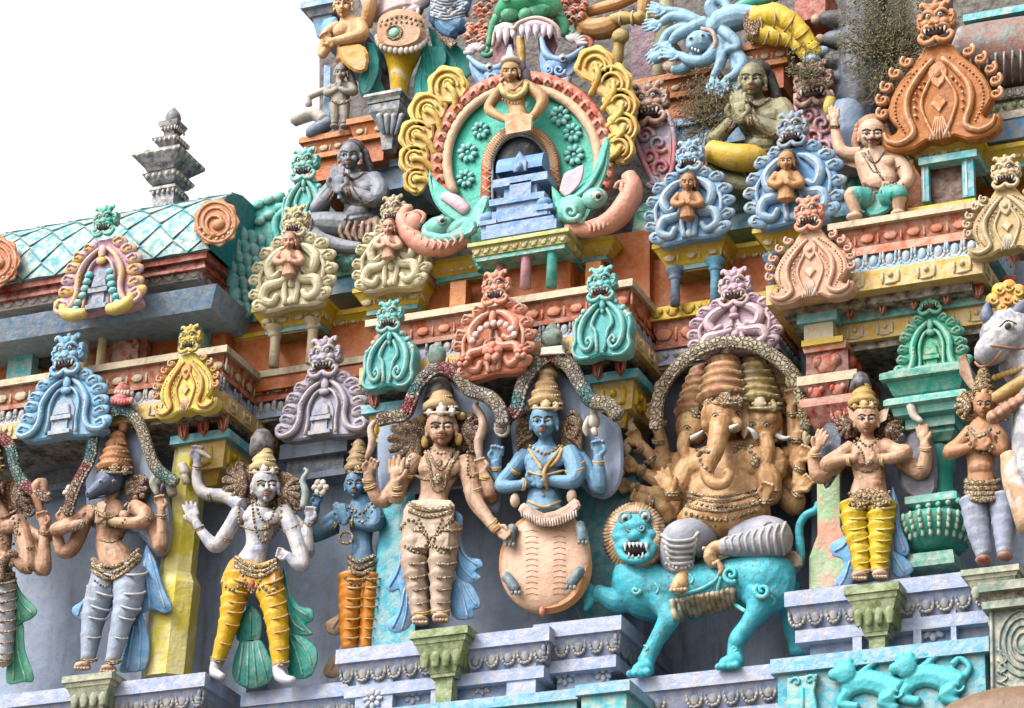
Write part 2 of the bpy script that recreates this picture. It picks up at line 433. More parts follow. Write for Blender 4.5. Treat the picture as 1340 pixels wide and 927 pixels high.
g = G(-.3); g.slab([(1241, 806), (1256, 802), (1268, 806), (1266, 818), (1243, 821)], -10, 3, bev=3); tag(build('brick_stub', g, M((120, 75, 62), .3, .6)), 'exposed brown brick lump right of the rosette', 'brick')
# turquoise plinths below
t = cornice('turquoise_plinth', 'turquoise plinth under the middle ledge at the bottom edge', 'plinth', (340, 950), (757, 897), -.62, 1.0, [('cap_slab', 12, 3, 3, LBLUE), ('base_block', 120, -3, -3, TURQ2)])
t = cornice('turquoise_plinth', 'turquoise corner block at the bottom edge left of the lion', 'plinth', (757, 898), (822, 890), -.68, 1.0, [('cap_slab', 12, 3, 3, LBLUE), ('base_block', 120, -3, -3, TURQ)])
t = cornice('turquoise_plinth', 'turquoise plinth with animal reliefs at bottom right', 'plinth', (1012, 866), (1291, 832), -.62, 1.0, [('cap_slab', 16, 3, 3, LBLUE), ('base_block', 140, -4, -4, TURQ2)])
g = G(-.62); g.slab([(1030, 888), (1070, 882), (1066, 905), (1074, 950), (1030, 955)], -2, 6, bev=2)
g.spiral(1042, 893, 6, 7, 1, 2, 180, 1); g.spiral(1060, 890, 6, 7, 1, 2, 0, -1); g.tube([(1050, 900, 6, 2), (1050, 940, 6, 3)]); build('relief_panel', g, TURQ, t)
def relief_lion(x, y, fl):
    g = G(-.62)
    q = lambda a, b, c, r: (x+a*fl, y+b, c*.4-3, r*.95)
    g.tube([q(-38, 20, 3, 13), q(-15, 12, 5, 14), q(10, 16, 5, 15), q(28, 26, 4, 18)], sq=.5)
    g.ball(x-40*fl, y, 4, 13, 13, 7); g.ball(x-53*fl, y+3, 5, 8, 7, 5); g.ball(x-47*fl, y-12, 4, 6, 4, 4); g.ball(x-34*fl, y-14, 3, 5, 5, 4)
    g.tube([q(-36, 28, 6, 8), q(-44, 42, 8, 6), q(-22, 46, 8, 6)]); g.tube([q(24, 32, 6, 11), q(10, 40, 8, 8), q(30, 48, 8, 6)])
    g.tube([q(34, 18, 3, 5), q(44, 2, 3, 4), q(32, -10, 3, 4), q(22, -2, 3, 5)])
    g.tube([q(-18, 4, 6, 6), q(-6, -8, 6, 4), q(6, -16, 6, 3)])
    g.spiral(x+28*fl, y+26, 6, 9, 1, 2); g.tube([q(-30, -6, 8, 4), q(-18, -16, 8, 3), q(-10, -14, 8, 4)])
    build('animal_relief', g, TURQ, t, remesh=1.4)
relief_lion(1145, 880, 1); relief_lion(1225, 872, 1)
# grey carved pier at the right edge
t = thing('carved_pier', 'grey green carved pier at the bottom right corner', 'pier', (1320, 900), -.75)
g = G(-.75); g.box(1294, 792, 1420, 960, -60, 0); g.tube([(1297, 800, 2, 2), (1300, 960, 2, 2)]); 
for r in (14, 24, 34, 44): g.tube([(1340+r*.75*math.cos(a), 842+r*math.sin(a), 1, 1.6) for a in [math.pi*2*i/18 for i in range(18)]], k=1, closed=True, n=5)
for i in range(5): g.tube([(1306, 850+i*14, 0, 2.5), (1318, 862+i*12, 1, 1), (1310, 870+i*12, 1, 2)], n=5)
build('pier_block', g, M((125, 145, 140), .3, .4), t)
cornice('x', '', '', (1284, 768), (1420, 745), -.82, 1, [('cap_slab', 10, 3, 3, M((130, 150, 135))), ('dark_gap', 10, -6, -6, SHADE_BROWN), ('moulding', 8, 0, 0, M((130, 150, 135)))], root=t)
g = G(-1.2); g.ball(1325, 955, 0, 90, 42, 50, n=16); tag(build('brown_boulder', g, M((135, 105, 85), .2, .5)), 'rounded brown lump at the very bottom right edge', 'stone')

# main cornices of the lower tier
CB = lambda dots, dotm=CREAM2: [('top_slab', 9, 3, 3, CREAM2), ('dotted_band', 25, -3, -9, dots, 'dots', dotm), ('fillet', 6, -3, -3, RUST), ('leaf_band', 24, -10, -1, LILAC2, 'eggs', GREY), ('corbel_band', 22, 6, 6, GOLD, 'blocks', CREAM2), ('soffit', 5, -3, -3, SHADE_BROWN)]  # soffit band coloured dark to stand for the shade beneath the cornice
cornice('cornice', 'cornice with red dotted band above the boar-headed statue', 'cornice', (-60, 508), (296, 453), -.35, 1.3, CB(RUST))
cornice('cornice', 'set back cornice with red dotted band between left and middle bays', 'cornice', (325, 491), (500, 461), .28, 1.4, CB(RED)[:4]+[('soffit', 4, -4, -4, SHADE_BROWN)])
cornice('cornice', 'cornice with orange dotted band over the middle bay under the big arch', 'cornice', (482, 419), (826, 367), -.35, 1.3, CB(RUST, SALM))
cornice('cornice', 'set back yellow and rust cornice above the elephant-headed statue', 'cornice', (850, 405), (1020, 380), .2, 1.4, [('yellow_cap', 17, 3, 3, YEL, 'leaf', YELD), ('rust_band', 30, -3, -8, RUST, 'dots', SALM), ('fillet', 6, -2, -2, RUST), ('leaf_band', 22, -6, 0, LILAC2, 'leaf', GREY), ('soffit', 4, -4, -4, SHADE_BROWN)])
t = cornice('cornice', 'long cornice with rust dots and blue band over the right bay', 'cornice', (1088, 295), (1300, 261), -.35, 1.3, [('top_slab', 8, 4, 4, CREAM2), ('dotted_band', 24, -3, -9, RUST, 'dots', SALM), ('fillet', 10, -4, -4, SALM), ('leaf_band', 24, -9, -2, LBLUE, 'eggs', M((165, 190, 215), .3, .5, sat=1.0)), ('dark_gap', 9, -14, -14, SHADE_BROWN)])
cornice('', '', '', (1005, 376), (1283, 332), -.55, 1.3, [('block_band', 24, 2, 2, GOLD, 'blocks', CREAM2), ('soffit', 10, -16, -16, SHADE_BROWN)], root=t)
t = cornice('lintel', 'teal and gold lintel with red pendants behind the green urn pillar', 'lintel', (1060, 428), (1420, 365), -.28, 1.0, [('teal_fillet', 9, 6, 6, SEA), ('block_band', 22, 0, 0, GOLD, 'blocks', CREAM2), ('soffit', 8, -8, -8, SHADE_BROWN)])
def pendant(x, y, yp, parent=None, label='', grp=None, s=1.0, m1=RED, w=9):
    g = G(yp); g.slab([(x-w*s, y-11*s), (x+w*s, y-13*s), (x+w*s*.7, y+6*s), (x, y+14*s), (x-w*s*.7, y+8*s)], -14, 4, 0, bev=2)
    g.tube([(x-4*s, y-4*s, 5, 1), (x-1.5*s, y+8*s, 5, 1)], 1, n=5); g.tube([(x+4*s, y-5*s, 5, 1), (x+1.5*s, y+8*s, 5, 1)], 1, n=5)
    o = build('pendant', g, [m1, SALM], parent); return tag(o, label, 'pendant', grp) if parent is None else o
for i in range(7):
    x = 1070+i*42; pendant(x, 415-i*6.6+(-3), -.36, t)
# capital with red pendants below left cornice corner, and middle bay corner
def bracket_cap(label, TL, TR, yf, n, xs):
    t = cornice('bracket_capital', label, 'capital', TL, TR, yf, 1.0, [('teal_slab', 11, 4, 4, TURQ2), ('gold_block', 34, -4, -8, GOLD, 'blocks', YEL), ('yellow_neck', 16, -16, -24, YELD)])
    for i, x in enumerate(xs): pendant(x, TL[1]-10-i*5, yf-.02, t)
bracket_cap('yellow capital with teal slab under the left bay cornice corner', (228, 573), (298, 562), -.22, 3, [240, 266, 292])
bracket_cap('gold capital with teal slab over the right shoulder of the blue turtle-shell statue', (770, 494), (832, 482), -.18, 2, [782, 812])
bracket_cap('gold capital with teal slab left of the tan four-armed statue', (478, 532), (530, 525), -.18, 1, [490])
# grey block courses above the boar-headed statue and behind the mauve crest
def courses(label, TL, TR, yf):
    cornice('block_courses', label, 'masonry', TL, TR, yf, 1.5, [('block_course', 24, -2, -2, STEEL), ('block_course', 20, 3, 3, WALLD), ('block_course', 22, -5, -5, STEEL), ('block_course', 8, 0, 0, WALLD)])
courses('blue grey block courses under the light blue crest', (30, 578), (150, 560), .2)
courses('blue grey block courses under the mauve crest', (372, 560), (455, 548), .55)

# columns between the statues
def octo(name, label, base, w, ytop, ybot, yf, mt, lean=0, flare=None):
    g = G(yf); prof = [(w*.9, 0), (w*.95, 30), (w, 60), (w*1.02, ybot-ytop-flare if flare else 60)]
    if flare: prof += [(w*1.35, ybot-ytop-flare+14)]
    prof += [(w*(1.35 if flare else 1), ybot-ytop)]
    g.lathe(base, ytop, prof, 0, n=8, d=0, sq=.8, rotx=math.pi/8, lean=lean)
    for F in range(len(g.S)): g.S[F] = False
    return g
g = octo('', '', 252, 23, 575, 884, -.08, None, lean=-.03, flare=130)
tag(build('yellow_column', g, [M((222, 205, 80), .12, .35, second=(235, 222, 140)), CREAM]), 'pale yellow eight-sided column right of the boar-headed statue', 'column')
g = G(.05); g.slab([(508, 560), (545, 552), (545, 850), (484, 852), (484, 800), (496, 700)], -40, 0, bev=3)
tag(build('teal_slab', g, TURQ2), 'smooth teal slab beside the blue praying statue at the left of the middle bay', 'slab')
g = G(.1); g.slab([(728, 640), (834, 620), (834, 800), (760, 815), (740, 760)], -30, 0, bev=3)
tag(build('teal_slab', g, TURQ2), 'teal slab behind the right side of the turtle shell', 'slab')
g = G(-.05); g.slab([(1068, 560), (1100, 556), (1102, 690), (1116, 720), (1116, 772), (1059, 782), (1059, 730), (1070, 700)], -30, 0, bev=3)
tag(build('salmon_pilaster', g, M((225, 165, 140), .3, .4, second=(165, 200, 150))), 'streaked salmon and green pilaster left of the praying statue with yellow legs', 'pilaster')
# red stacked capital
t = thing('red_capital', 'stacked red and pink column capital above the salmon pilaster', 'capital', (1085, 560), -.1)
def sq(parent, nm, x0, y0, x1, h, t0, b0, yf, mt, o=None, om=None, yb=.6):
    cornice('', '', '', (x0, y0+(x1-x0)*.075), (x1, y0-(x1-x0)*.075), yf-.17, yb, [(nm, h, t0, b0, mt)+((o, om) if o else ())], root=parent)
sq(t, 'teal_slab', 1048, 410, 1092, 12, 4, 4, -.25, TURQ)
sq(t, 'cream_block', 1052, 423, 1090, 22, 0, 0, -.25, CREAM2, 'blocks', GOLD)
sq(t, 'yellow_fillet', 1050, 443, 1102, 7, 1, 1, -.25, YEL)
sq(t, 'pink_fillet', 1052, 450, 1106, 8, 2, 0, -.22, SALM)
DR = M((125, 25, 18), .1, .35)
sq(t, 'red_cup', 1054, 458, 1110, 34, -1, 0, -.2, DR, 'leaf', M((185, 80, 62), .25, .3))
sq(t, 'cream_slab', 1048, 490, 1118, 11, 4, 4, -.2, CREAM2)
sq(t, 'red_scroll', 1054, 500, 1110, 20, 4, -6, -.2, DR, 'leaf', M((185, 80, 62), .25, .3))
sq(t, 'pink_roll', 1052, 521, 1112, 9, 5, 3, -.18, PINK)
sq(t, 'red_bowl', 1055, 531, 1110, 24, 4, -8, -.18, DR, 'petals', M((185, 80, 62), .25, .3))
sq(t, 'red_neck', 1062, 556, 1102, 18, -4, -6, -.15, M((180, 75, 75)))
# olive brackets under statues' feet
def foot_bracket(label, x, y, w, yf, mt, h=70):
    t = thing('foot_bracket', label, 'bracket', (x, y+h), yf)
    a, b = W(x-w, y+w*.17, yf), W(x+w, y-w*.17, yf); z = (a[2]+b[2])/2; x0, x1 = a[0], b[0]; dep = (x1-x0)*.8
    g = G(0); p = PX*KZ; c = (x0+x1)/2; hw = (x1-x0)/2; yc = yf+dep/2
    def lay(s1, s0, z1, z0):
        V = []
        for s_, zz in ((s0, z0), (s1, z1)): V += [(c-hw*s_, yc-dep/2*s_, zz), (c+hw*s_, yc-dep/2*s_, zz), (c+hw*s_, yc+dep/2*s_, zz), (c-hw*s_, yc+dep/2*s_, zz)]
        g.add(V, [(0, 3, 2, 1), (4, 5, 6, 7), (0, 1, 5, 4), (1, 2, 6, 5), (2, 3, 7, 6), (3, 0, 4, 7)], 0, False)
    lay(1, 1, z, z-.13*h*p); lay(.93, .88, z-.13*h*p, z-.22*h*p); lay(.85, .45, z-.22*h*p, z-.68*h*p); lay(.42, .42, z-.68*h*p, z-.74*h*p); lay(.3, .26, z-.74*h*p, z-1.15*h*p); lay(.26, .05, z-1.15*h*p, z-1.5*h*p)
    build('bracket_block', g, mt, t)
    g2 = G(0)
    for i in range(4):
        for side in (0, 1):
            u = (i-1.5)/1.5*.66
            zt, zb = z-.25*h*p, z-.64*h*p
            T, F = sphere_t(8); V = T*np.array([.17*hw, .08*hw, .19*h*p]); zz = (zt+zb)/2
            if side: V = V[:, [1, 0, 2]]; o = (c+hw*.67, yc+dep/2*u*.8, zz)
            else: o = (c+hw*u*.85, yc-dep/2*.67, zz)
            g2.add(V+np.array(o), F, 0)
    build('leaf_carving', g2, mt, t)
OLV = M((125, 140, 90), .25, .5, chipc=(190, 195, 160)); OLV2 = M((150, 165, 140), .3, .5)
foot_bracket('olive leaf bracket under the feet of the boar-headed statue', 114, 882, 33, -.62, OLV2, 62)
foot_bracket('olive leaf bracket under the feet of the tan four-armed statue', 574, 822, 38, -.62, OLV, 70)
foot_bracket('olive leaf bracket under the praying statue with yellow legs', 1140, 764, 36, -.6, OLV, 72)
foot_bracket('carved green grey bracket under the figure below the white bull', 1295, 742, 38, -.8, OLV2, 50)

# ---------------- upper left shrine with turquoise shingle roof
t = thing('corner_shrine', 'corner shrine with turquoise shingled barrel roof and blue eave at left', 'shrine', (150, 480), -.1)
g = G(.12); g.box(-100, 425, 290, 520, -100, 0); build('orange_wall', g, ORNG, t)
g = G(.02); g.box(92, 420, 188, 500, -40, 0, 0); g.box(96, 430, 106, 495, -1, 5, 1); g.box(150, 425, 178, 487, 0, 5, 1); build('red_porch', g, [RUST, M((215, 120, 100), .4, .4, second=(180, 50, 40))], t)
for (x, y, yf) in ((26, 476, -.05), (249, 436, -.05)):
    g = G(yf); g.box(x-13, y-28+2, x+13, y+24, -26, 0); build('teal_pillar', g, TURQ, t)
for x, y in ((114, 462), (136, 459)):
    g = G(-.1); g.lathe(x, y-32, [(9, 0), (10, 4), (6, 8), (8, 12), (8, 16), (5.5, 20), (6, 60)], n=12); build('cream_column', g, CREAM, t)
g = G(.1); g.box(52, 462, 92, 476, 2, 6); build('dark_window', g, BLACK, t)
cornice('', '', '', (20, 442), (280, 397), -.12, 1.0, [('yellow_dot_band', 17, 6, 0, YELD, 'dots', CREAM)], root=t)
cornice('', '', '', (82, 424), (176, 406), -.3, .2, [('yellow_porch_band', 17, 4, 0, YEL, 'dots', CREAM)], root=t)
cornice('', '', '', (-80, 434), (282, 372), -.42, .35, [('blue_eave', 26, 4, -10, M((135, 168, 200), .15, .3)), ], root=t)
cornice('', '', '', (-60, 403), (262, 346), -.25, .5, [('floral_band', 16, 0, -4, STONE, 'leaf', OFFW)], root=t)
cornice('', '', '', (-60, 388), (270, 328), -.3, .5, [('red_band', 9, 3, 3, RED), ('red_step', 8, -3, -3, M((120, 25, 20), .1, .4)), ('pink_step', 4, 0, 0, RED)], root=t)
# barrel roof: surface (along x, angle) with raised diamond shingles
xa = W(-90, 380, -.3)[0]; xb = W(278, 320, -.3)[0]; zb = (W(-60, 388, -.3)[2]+W(270, 328, -.3)[2])/2
RH = 112*PX*KZ; RD = .6
def roofp(s, a, e=0.0):
    """s metres along, a in 0..1 up the front curve and over"""
    th = a*math.pi*.5; rr = 1
    y = -.34+RD*(1-math.cos(th)) - e*math.cos(th); z = zb+RH*math.sin(th)**.9 + e*math.sin(th)
    return np.array([s, y, z])
g = G(0); NA = 14; V = []; 
for i, s in enumerate((xa, xb)):
    for j in range(NA+1): V.append(roofp(s, j/NA))
    V.append(np.array([s, 1.2, zb+RH])); V.append(np.array([s, 1.2, zb]))
n1 = NA+3; F = [(j, j+1, n1+j+1, n1+j) for j in range(n1-1)]+[tuple(range(n1)), tuple(range(2*n1-1, n1-1, -1))]
g.add(V, F, 0, False); build('roof_shell', g, M((50, 140, 150), .2, .4), t)
g = G(0); dw = .34; rows = 6; da = 1.0/rows*1.6
for r in range(-1, rows):
    for c in range(int((xb-xa)/dw)+1):
        cx = xa+dw*(c+.5*(r % 2)); ca = (r+.6)/rows
        if ca > 1.02: continue
        pts = []
        for (dx, dy, e) in ((0, .86/rows, .002), (dw*.49, 0, .008), (0, -.93/rows, .024), (-dw*.49, 0, .008)):
            pts.append((min(max(cx+dx, xa), xb), min(max(ca+dy, 0), 1), e))
        V = [roofp(*p) for p in pts]+[roofp(p[0], p[1], -.02) for p in pts]
        g.add(V, [(0, 1, 2, 3)[::-1], (0, 4, 5, 1)[::-1], (1, 5, 6, 2)[::-1], (2, 6, 7, 3)[::-1], (3, 7, 4, 0)[::-1]], 0, False)
build('roof_shingles', g, M((78, 164, 176), .35, .55, second=(96, 184, 190), sscale=7), t)
g = G(0); P = [roofp(xb, j/10, .02) for j in range(11)]
# green side scales
g = G(.1)
for r in range(7):
    for c in range(5):
        g.ball(292+c*12+r*3, 300+r*17+c*4, -c*10, 10, 14, 5, 0, a=-20, n=8)
build('side_scales', g, M((65, 160, 160), .2, .4), t)
def medallion(label, x, y, yp, r, mt):
    g = G(yp); g.slab([(x+r*math.cos(a)*(1+.06*math.cos(9*a))*.95, y+r*math.sin(a)*(1+.06*math.cos(9*a))) for a in [2*math.pi*i/36 for i in range(36)]], -10, 4, bev=2)
    for q in (.85, .6): g.tube([(x+r*q*math.cos(a)*.95, y+r*q*math.sin(a), 4, 2.5) for a in [2*math.pi*i/20 for i in range(20)]], 0, n=6, k=1, closed=True)
    g.spiral(x, y+2, 5, r*.5, 1.3, 2.5, 90); g.ball(x+r*.1, y+r*.1, 5, r*.3, r*.25, 5)
    for i in range(7): a = math.pi*(.1+.13*i); g.ball(x+r*.72*math.cos(a), y+r*.72*math.sin(a), 5, 3, 3, 3, n=6)
    tag(build('roof_medallion', g, mt), label, 'medallion', 'round medallions on the shrine roof')
medallion('orange brown scroll medallion at the right end of the shingled roof', 283, 291, -.42, 31, M((200, 130, 85), .35, .4))
medallion('orange brown scroll medallion cut by the left edge of the photo', -6, 342, -.42, 34, M((200, 120, 80), .35, .4))
# finial
t = thing('roof_finial', 'weathered grey stepped finial on top of the shingled roof', 'finial', (225, 268), .1)
FN = M((128, 122, 128), .35, .75, dirtc=(55, 48, 52), chipc=(205, 205, 205))
def fin(nm, y, prof, square=True, x=218, n=14, mm=FN):
    g = G(.4); g.lathe(x, y, prof, n=n, square=square, rotx=.0)
    if square:
        for (r, h) in prof[1:2]:
            for s_ in range(2):
                for i in range(-2, 3):
                    q = r*.92; gx, dd = (i*r*.38, q) if s_ == 0 else (q*1.0, i*r*.38)
                    o = g.P(x, y+h+3, 0)+np.array([gx*KX*PX, -dd*KX*PX, 0]); T, F = sphere_t(8)
                    g.add(T*np.array([r*.12, r*.12, 4])*PX*np.array([1, 1, 1])+o, F, 1)
    build(nm, g, [mm, OFFW], t)
fin('base_block', 250, [(17, 0), (20, 6), (16, 9), (16, 40)], x=222)
fin('lower_slab', 232, [(14, 0), (26, 4), (20, 14), (14, 18)], x=221)
fin('wide_slab', 208, [(19, 0), (36, 3), (36, 7), (22, 22), (20, 26)], x=221)
fin('neck', 197, [(10, 0), (12, 4), (13, 12)], x=224)
fin('small_slab', 184, [(10, 0), (19, 3), (18, 6), (10, 15)], x=224)
fin('flower_cup', 164, [(15, 0), (13, 6), (8, 14), (7, 22)], x=226)
fin('bud', 141, [(.5, 0), (4, 4), (9, 10), (11, 17), (9, 24), (6, 28)], False, x=228)

# ---------------- second tier between the shrines: orange wall, yellow bands, pillars
slabwall('orange_wall', 'orange wall behind the cream columns of the second tier', 'wall', [(290, 430), (580, 385), (580, 475), (290, 520)], .28, 1.6, ORNG)
slabwall('orange_wall', 'orange wall directly behind the three little pillars under the blue shrine model', 'wall', [(632, 335), (746, 318), (746, 392), (632, 408)], -.04, .3, ORNG)
slabwall('orange_wall', 'orange wall behind the pillars below the big arch', 'wall', [(560, 345), (850, 300), (850, 400), (560, 440)], .2, 1.5, ORNG)
slabwall('orange_wall', 'stained orange wall behind blue pillars right of the big arch', 'wall', [(830, 345), (1030, 315), (1030, 420), (830, 440)], .3, 1.6, ORNG)
slabwall('orange_wall', 'orange wall in the small shrine at upper right', 'wall', [(1150, 220), (1420, 170), (1420, 300), (1150, 320)], .55, 1.6, ORNG)
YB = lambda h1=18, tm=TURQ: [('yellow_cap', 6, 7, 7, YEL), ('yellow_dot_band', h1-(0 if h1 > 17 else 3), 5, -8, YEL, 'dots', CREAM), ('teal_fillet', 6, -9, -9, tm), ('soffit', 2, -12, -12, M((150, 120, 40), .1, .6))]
cornice('yellow_pedestal', 'yellow dotted pedestal under the left cream crest', 'pedestal', (338, 406), (424, 391), .02, .9, YB(20))
cornice('yellow_pedestal', 'yellow dotted pedestal under the right cream crest', 'pedestal', (470, 381), (552, 366), .02, .9, YB(20))
cornice('yellow_band', 'recessed yellow dotted band between the two cream crests', 'band', (410, 415), (500, 402), .26, .9, YB(16))
cornice('yellow_band', 'shaded yellow band behind the corner of the shrine roof', 'band', (290, 445), (360, 434), .3, .9, YB(14))
cornice('yellow_band', 'long yellow dotted band under the big arch, left stretch', 'band', (560, 345), (660, 330), .04, .9, YB(14))
cornice('yellow_band', 'green yellow porch band directly under the blue shrine model', 'band', (617, 319), (742, 301), -.3, .6, [('cap', 5, 4, 4, M((190, 200, 110))), ('dot_band', 11, 0, -3, M((185, 190, 60)), 'leaf', CREAM), ('teal_fillet', 6, -5, -5, SEA)])
cornice('yellow_band', 'long yellow dotted band under the big arch, right stretch', 'band', (735, 322), (800, 311), .04, .9, YB(14))
cornice('yellow_pedestal', 'yellow dotted pedestal under the left light blue crest', 'pedestal', (862, 322), (946, 309), .02, .9, YB(20))
cornice('yellow_pedestal', 'yellow dotted pedestal under the right light blue crest', 'pedestal', (993, 302), (1062, 291), .02, .9, YB(18))
cornice('yellow_band', 'dirty recessed yellow band between the two light blue crests', 'band', (935, 327), (1010, 316), .28, .9, YB(16))
cornice('yellow_band', 'shaded yellow band below the right edge of the big arch', 'band', (815, 348), (870, 338), .45, .9, YB(12))
cornice('yellow_pedestal', 'yellow dotted pedestal under the large brown crest', 'pedestal', (1192, 192), (1278, 178), .0, .9, YB(16))
cornice('yellow_band', 'yellow dotted band right of the brown crest pedestal', 'band', (1275, 198), (1420, 175), .2, .9, YB(16))
def pillar(label, x, y0, y1, yp, w, mt, round_=True, cap=True, grp='small pillars of the second tier'):
    t = thing('small_pillar', label, 'pillar', (x, y1), yp, grp)
    g = G(yp)
    if round_: g.lathe(x, y0+8, [(w*.8, 0), (w*.7, 4), (w*.78, 8), (w*.7, 12), (w*.75, y1-y0-8)], n=12)
    else: g.box(x-w*.8, y0+8, x+w*.8, y1, -w*1.6, 0)
    build('shaft', g, mt, t)
    if cap:
        g = G(yp); g.lathe(x, y0, [(w*1.5, 0), (w*1.45, 4), (w*.9, 9), (w*1.05, 12), (w*.8, 16)], n=12) if round_ else g.box(x-w*1.1, y0, x+w*1.1, y0+9, -w*2, 3)
        build('pillar_capital', g, mt, t)
pillar('cream column under the left end of the left cream crest', 361, 428, 482, .1, 9, CREAM2)
pillar('cream column under the right end of the left cream crest', 410, 418, 478, .1, 9, CREAM2)
pillar('maroon and pink pillar on the left below the blue shrine model', 655, 330, 385, -.15, 8, M((190, 120, 125), .3, .4))
pillar('pink pillar second from left below the blue shrine model', 689, 323, 378, -.2, 9, M((210, 150, 165), .3, .4))
pillar('teal pillar below the right side of the blue shrine model', 723, 318, 376, -.2, 9, SEA)
pillar('green pillar behind the maroon pillar under the big arch', 632, 336, 352, -.1, 9, SEA)
pillar('orange square pillar with pale edges right of the teal pillar', 776, 336, 372, -.0, 12, ORNG2, False, False)
pillar('orange square pillar under the left end of the big arch', 599, 362, 400, -.0, 12, ORNG2, False, False)
pillar('weathered blue pillar left below the light blue crest', 884, 352, 400, .1, 8, STEEL)
pillar('blue pillar right below the light blue crest', 936, 340, 395, .1, 8, LBLUE)
pillar('blue grey pillar next to the pink crest below the right blue crest', 1010, 336, 385, .1, 8, STEEL)
# small shrine frame at upper right
t = thing('doorway_frame', 'turquoise doorway frame of the small shrine under the brown crest', 'frame', (1240, 265), -.02)
g = G(-.02); g.box(1205, 206, 1216, 263, -10, 0); g.box(1207, 209, 1210, 262, 0, 1, 1); build('left_post', g, [TURQ2, WHITE], t)
g = G(-.02); g.box(1258, 198, 1275, 256, -10, 0); g.box(1262, 200, 1266, 255, 0, 1, 1); build('right_post', g, [TURQ2, WHITE], t)
cornice('', '', '', (1203, 208), (1277, 195), -.05, .3, [('top_rail', 9, 1, 1, TURQ)], root=t)
cornice('', '', '', (1188, 274), (1276, 258), -.1, .3, [('yellow_sill', 7, 0, 0, YEL)], root=t)
g = G(.06); g.box(1214, 210, 1262, 262, -20, 0); build('doorway_back', g, M((82, 34, 16), .05, .3), t)
# third tier orange cornices
OC = [('cap', 8, 4, 4, ORNG2), ('dot_band', 18, 0, -5, ORNG, 'dots', CREAM2), ('fillet', 7, 0, 0, ORNG2), ('orange_body', 30, -8, -8, ORNG)]
cornice('orange_cornice', 'orange dotted cornice under the small grey praying figure at top left', 'cornice', (396, 183), (470, 167), .6, 1.8, OC)
cornice('orange_cornice', 'orange cornice block left of the grey bell capital', 'cornice', (458, 158), (508, 148), .45, 1.8, OC)
cornice('orange_cornice', 'orange cornice below the fallen blue figure', 'cornice', (832, 108), (935, 86), .6, 1.8, OC)
cornice('orange_cornice', 'upper orange cornice block below the yellow legs of the fallen figure', 'cornice', (970, 62), (1030, 50), .45, 1.8, OC)
cornice('blue_band', 'light blue moulded band behind the grey praying figure', 'band', (440, 222), (545, 206), .65, 1.8, [('cap', 10, 3, 3, BLUE), ('body', 30, -3, -3, BLUE)])
cornice('blue_band', 'bright blue moulded band left of the olive praying figure', 'band', (880, 160), (975, 142), .65, 1.8, [('cap', 9, 3, 3, BLUE), ('dot', 14, -3, -3, M((95, 165, 215)), 'petals', BLUE), ('body', 20, 0, 0, BLUE)])
cornice('blue_cornice_block', 'blue grey moulded block at the very top left of the tower', 'cornice', (398, 4), (440, -4), .7, 1.9, [('cap', 10, 4, 4, BLUE), ('step', 10, -2, -6, STEEL), ('step', 26, -10, -16, BLUE)])
# upper right roof fragment
t = thing('upper_roof', 'weathered reddish roof with turquoise rim at the top right corner', 'roof', (1310, 150), .5)
cornice('', '', '', (1265, 22), (1420, -8), .35, 1.9, [('turquoise_rim', 9, 4, 4, TURQ)], root=t)
g = G(.35); RR = M((158, 112, 104), .35, .75, chipc=(205, 195, 190), second=(130, 135, 128), sscale=14)
g.tube([(1262, 82, -10, 44), (1300, 77, -10, 46), (1440, 57, -10, 46)], 0, n=22)
for i in range(15):
    x = 1270+i*11; y = 81-i*1.5
    g.tube([(x, y-36+r_*9, -10+46*math.sin(math.radians(15+r_*18.5)), 1.6) for r_ in range(9)], 0, n=5, k=2)
build('roof_roll', g, RR, t)
cornice('', '', '', (1285, 122), (1420, 98), .3, 1.9, [('dark_moulding', 12, 0, -3, SHADE_BROWN, 'eggs', STONE), ('green_moulding', 18, -8, -8, M((60, 110, 75), .3, .6), 'leaf', OLIVE), ('grey_moulding', 10, 0, 0, STONE), ('teal_line', 8, -3, -3, TURQ), ], root=t)
cornice('', '', '', (1282, 165), (1420, 143), .15, 1.9, [('blue_eave', 20, 3, -6, BLUE)], root=t)
# teal saddle blocks of the second tier roof line
for i, (x0, y0, x1, y1, lab) in enumerate([(430, 345, 485, 335, 'green base block under the grey praying figure'), (835, 285, 900, 272, 'green base block right of the big arch'), (925, 262, 1000, 248, 'green base block with pale leaf under the olive praying figure'), (1085, 240, 1150, 228, 'green base block behind the sitting moustached guard')]):
    cornice('green_block', lab, 'block', (x0, y0-20), (x1, y1-20), .35, 1.4, [('cap', 16, -6, 4, SEA), ('body', 30, 3, 6, M((60, 160, 140)), 'leaf', SEA), ('foot', 22, 2, 2, LBLUE)])
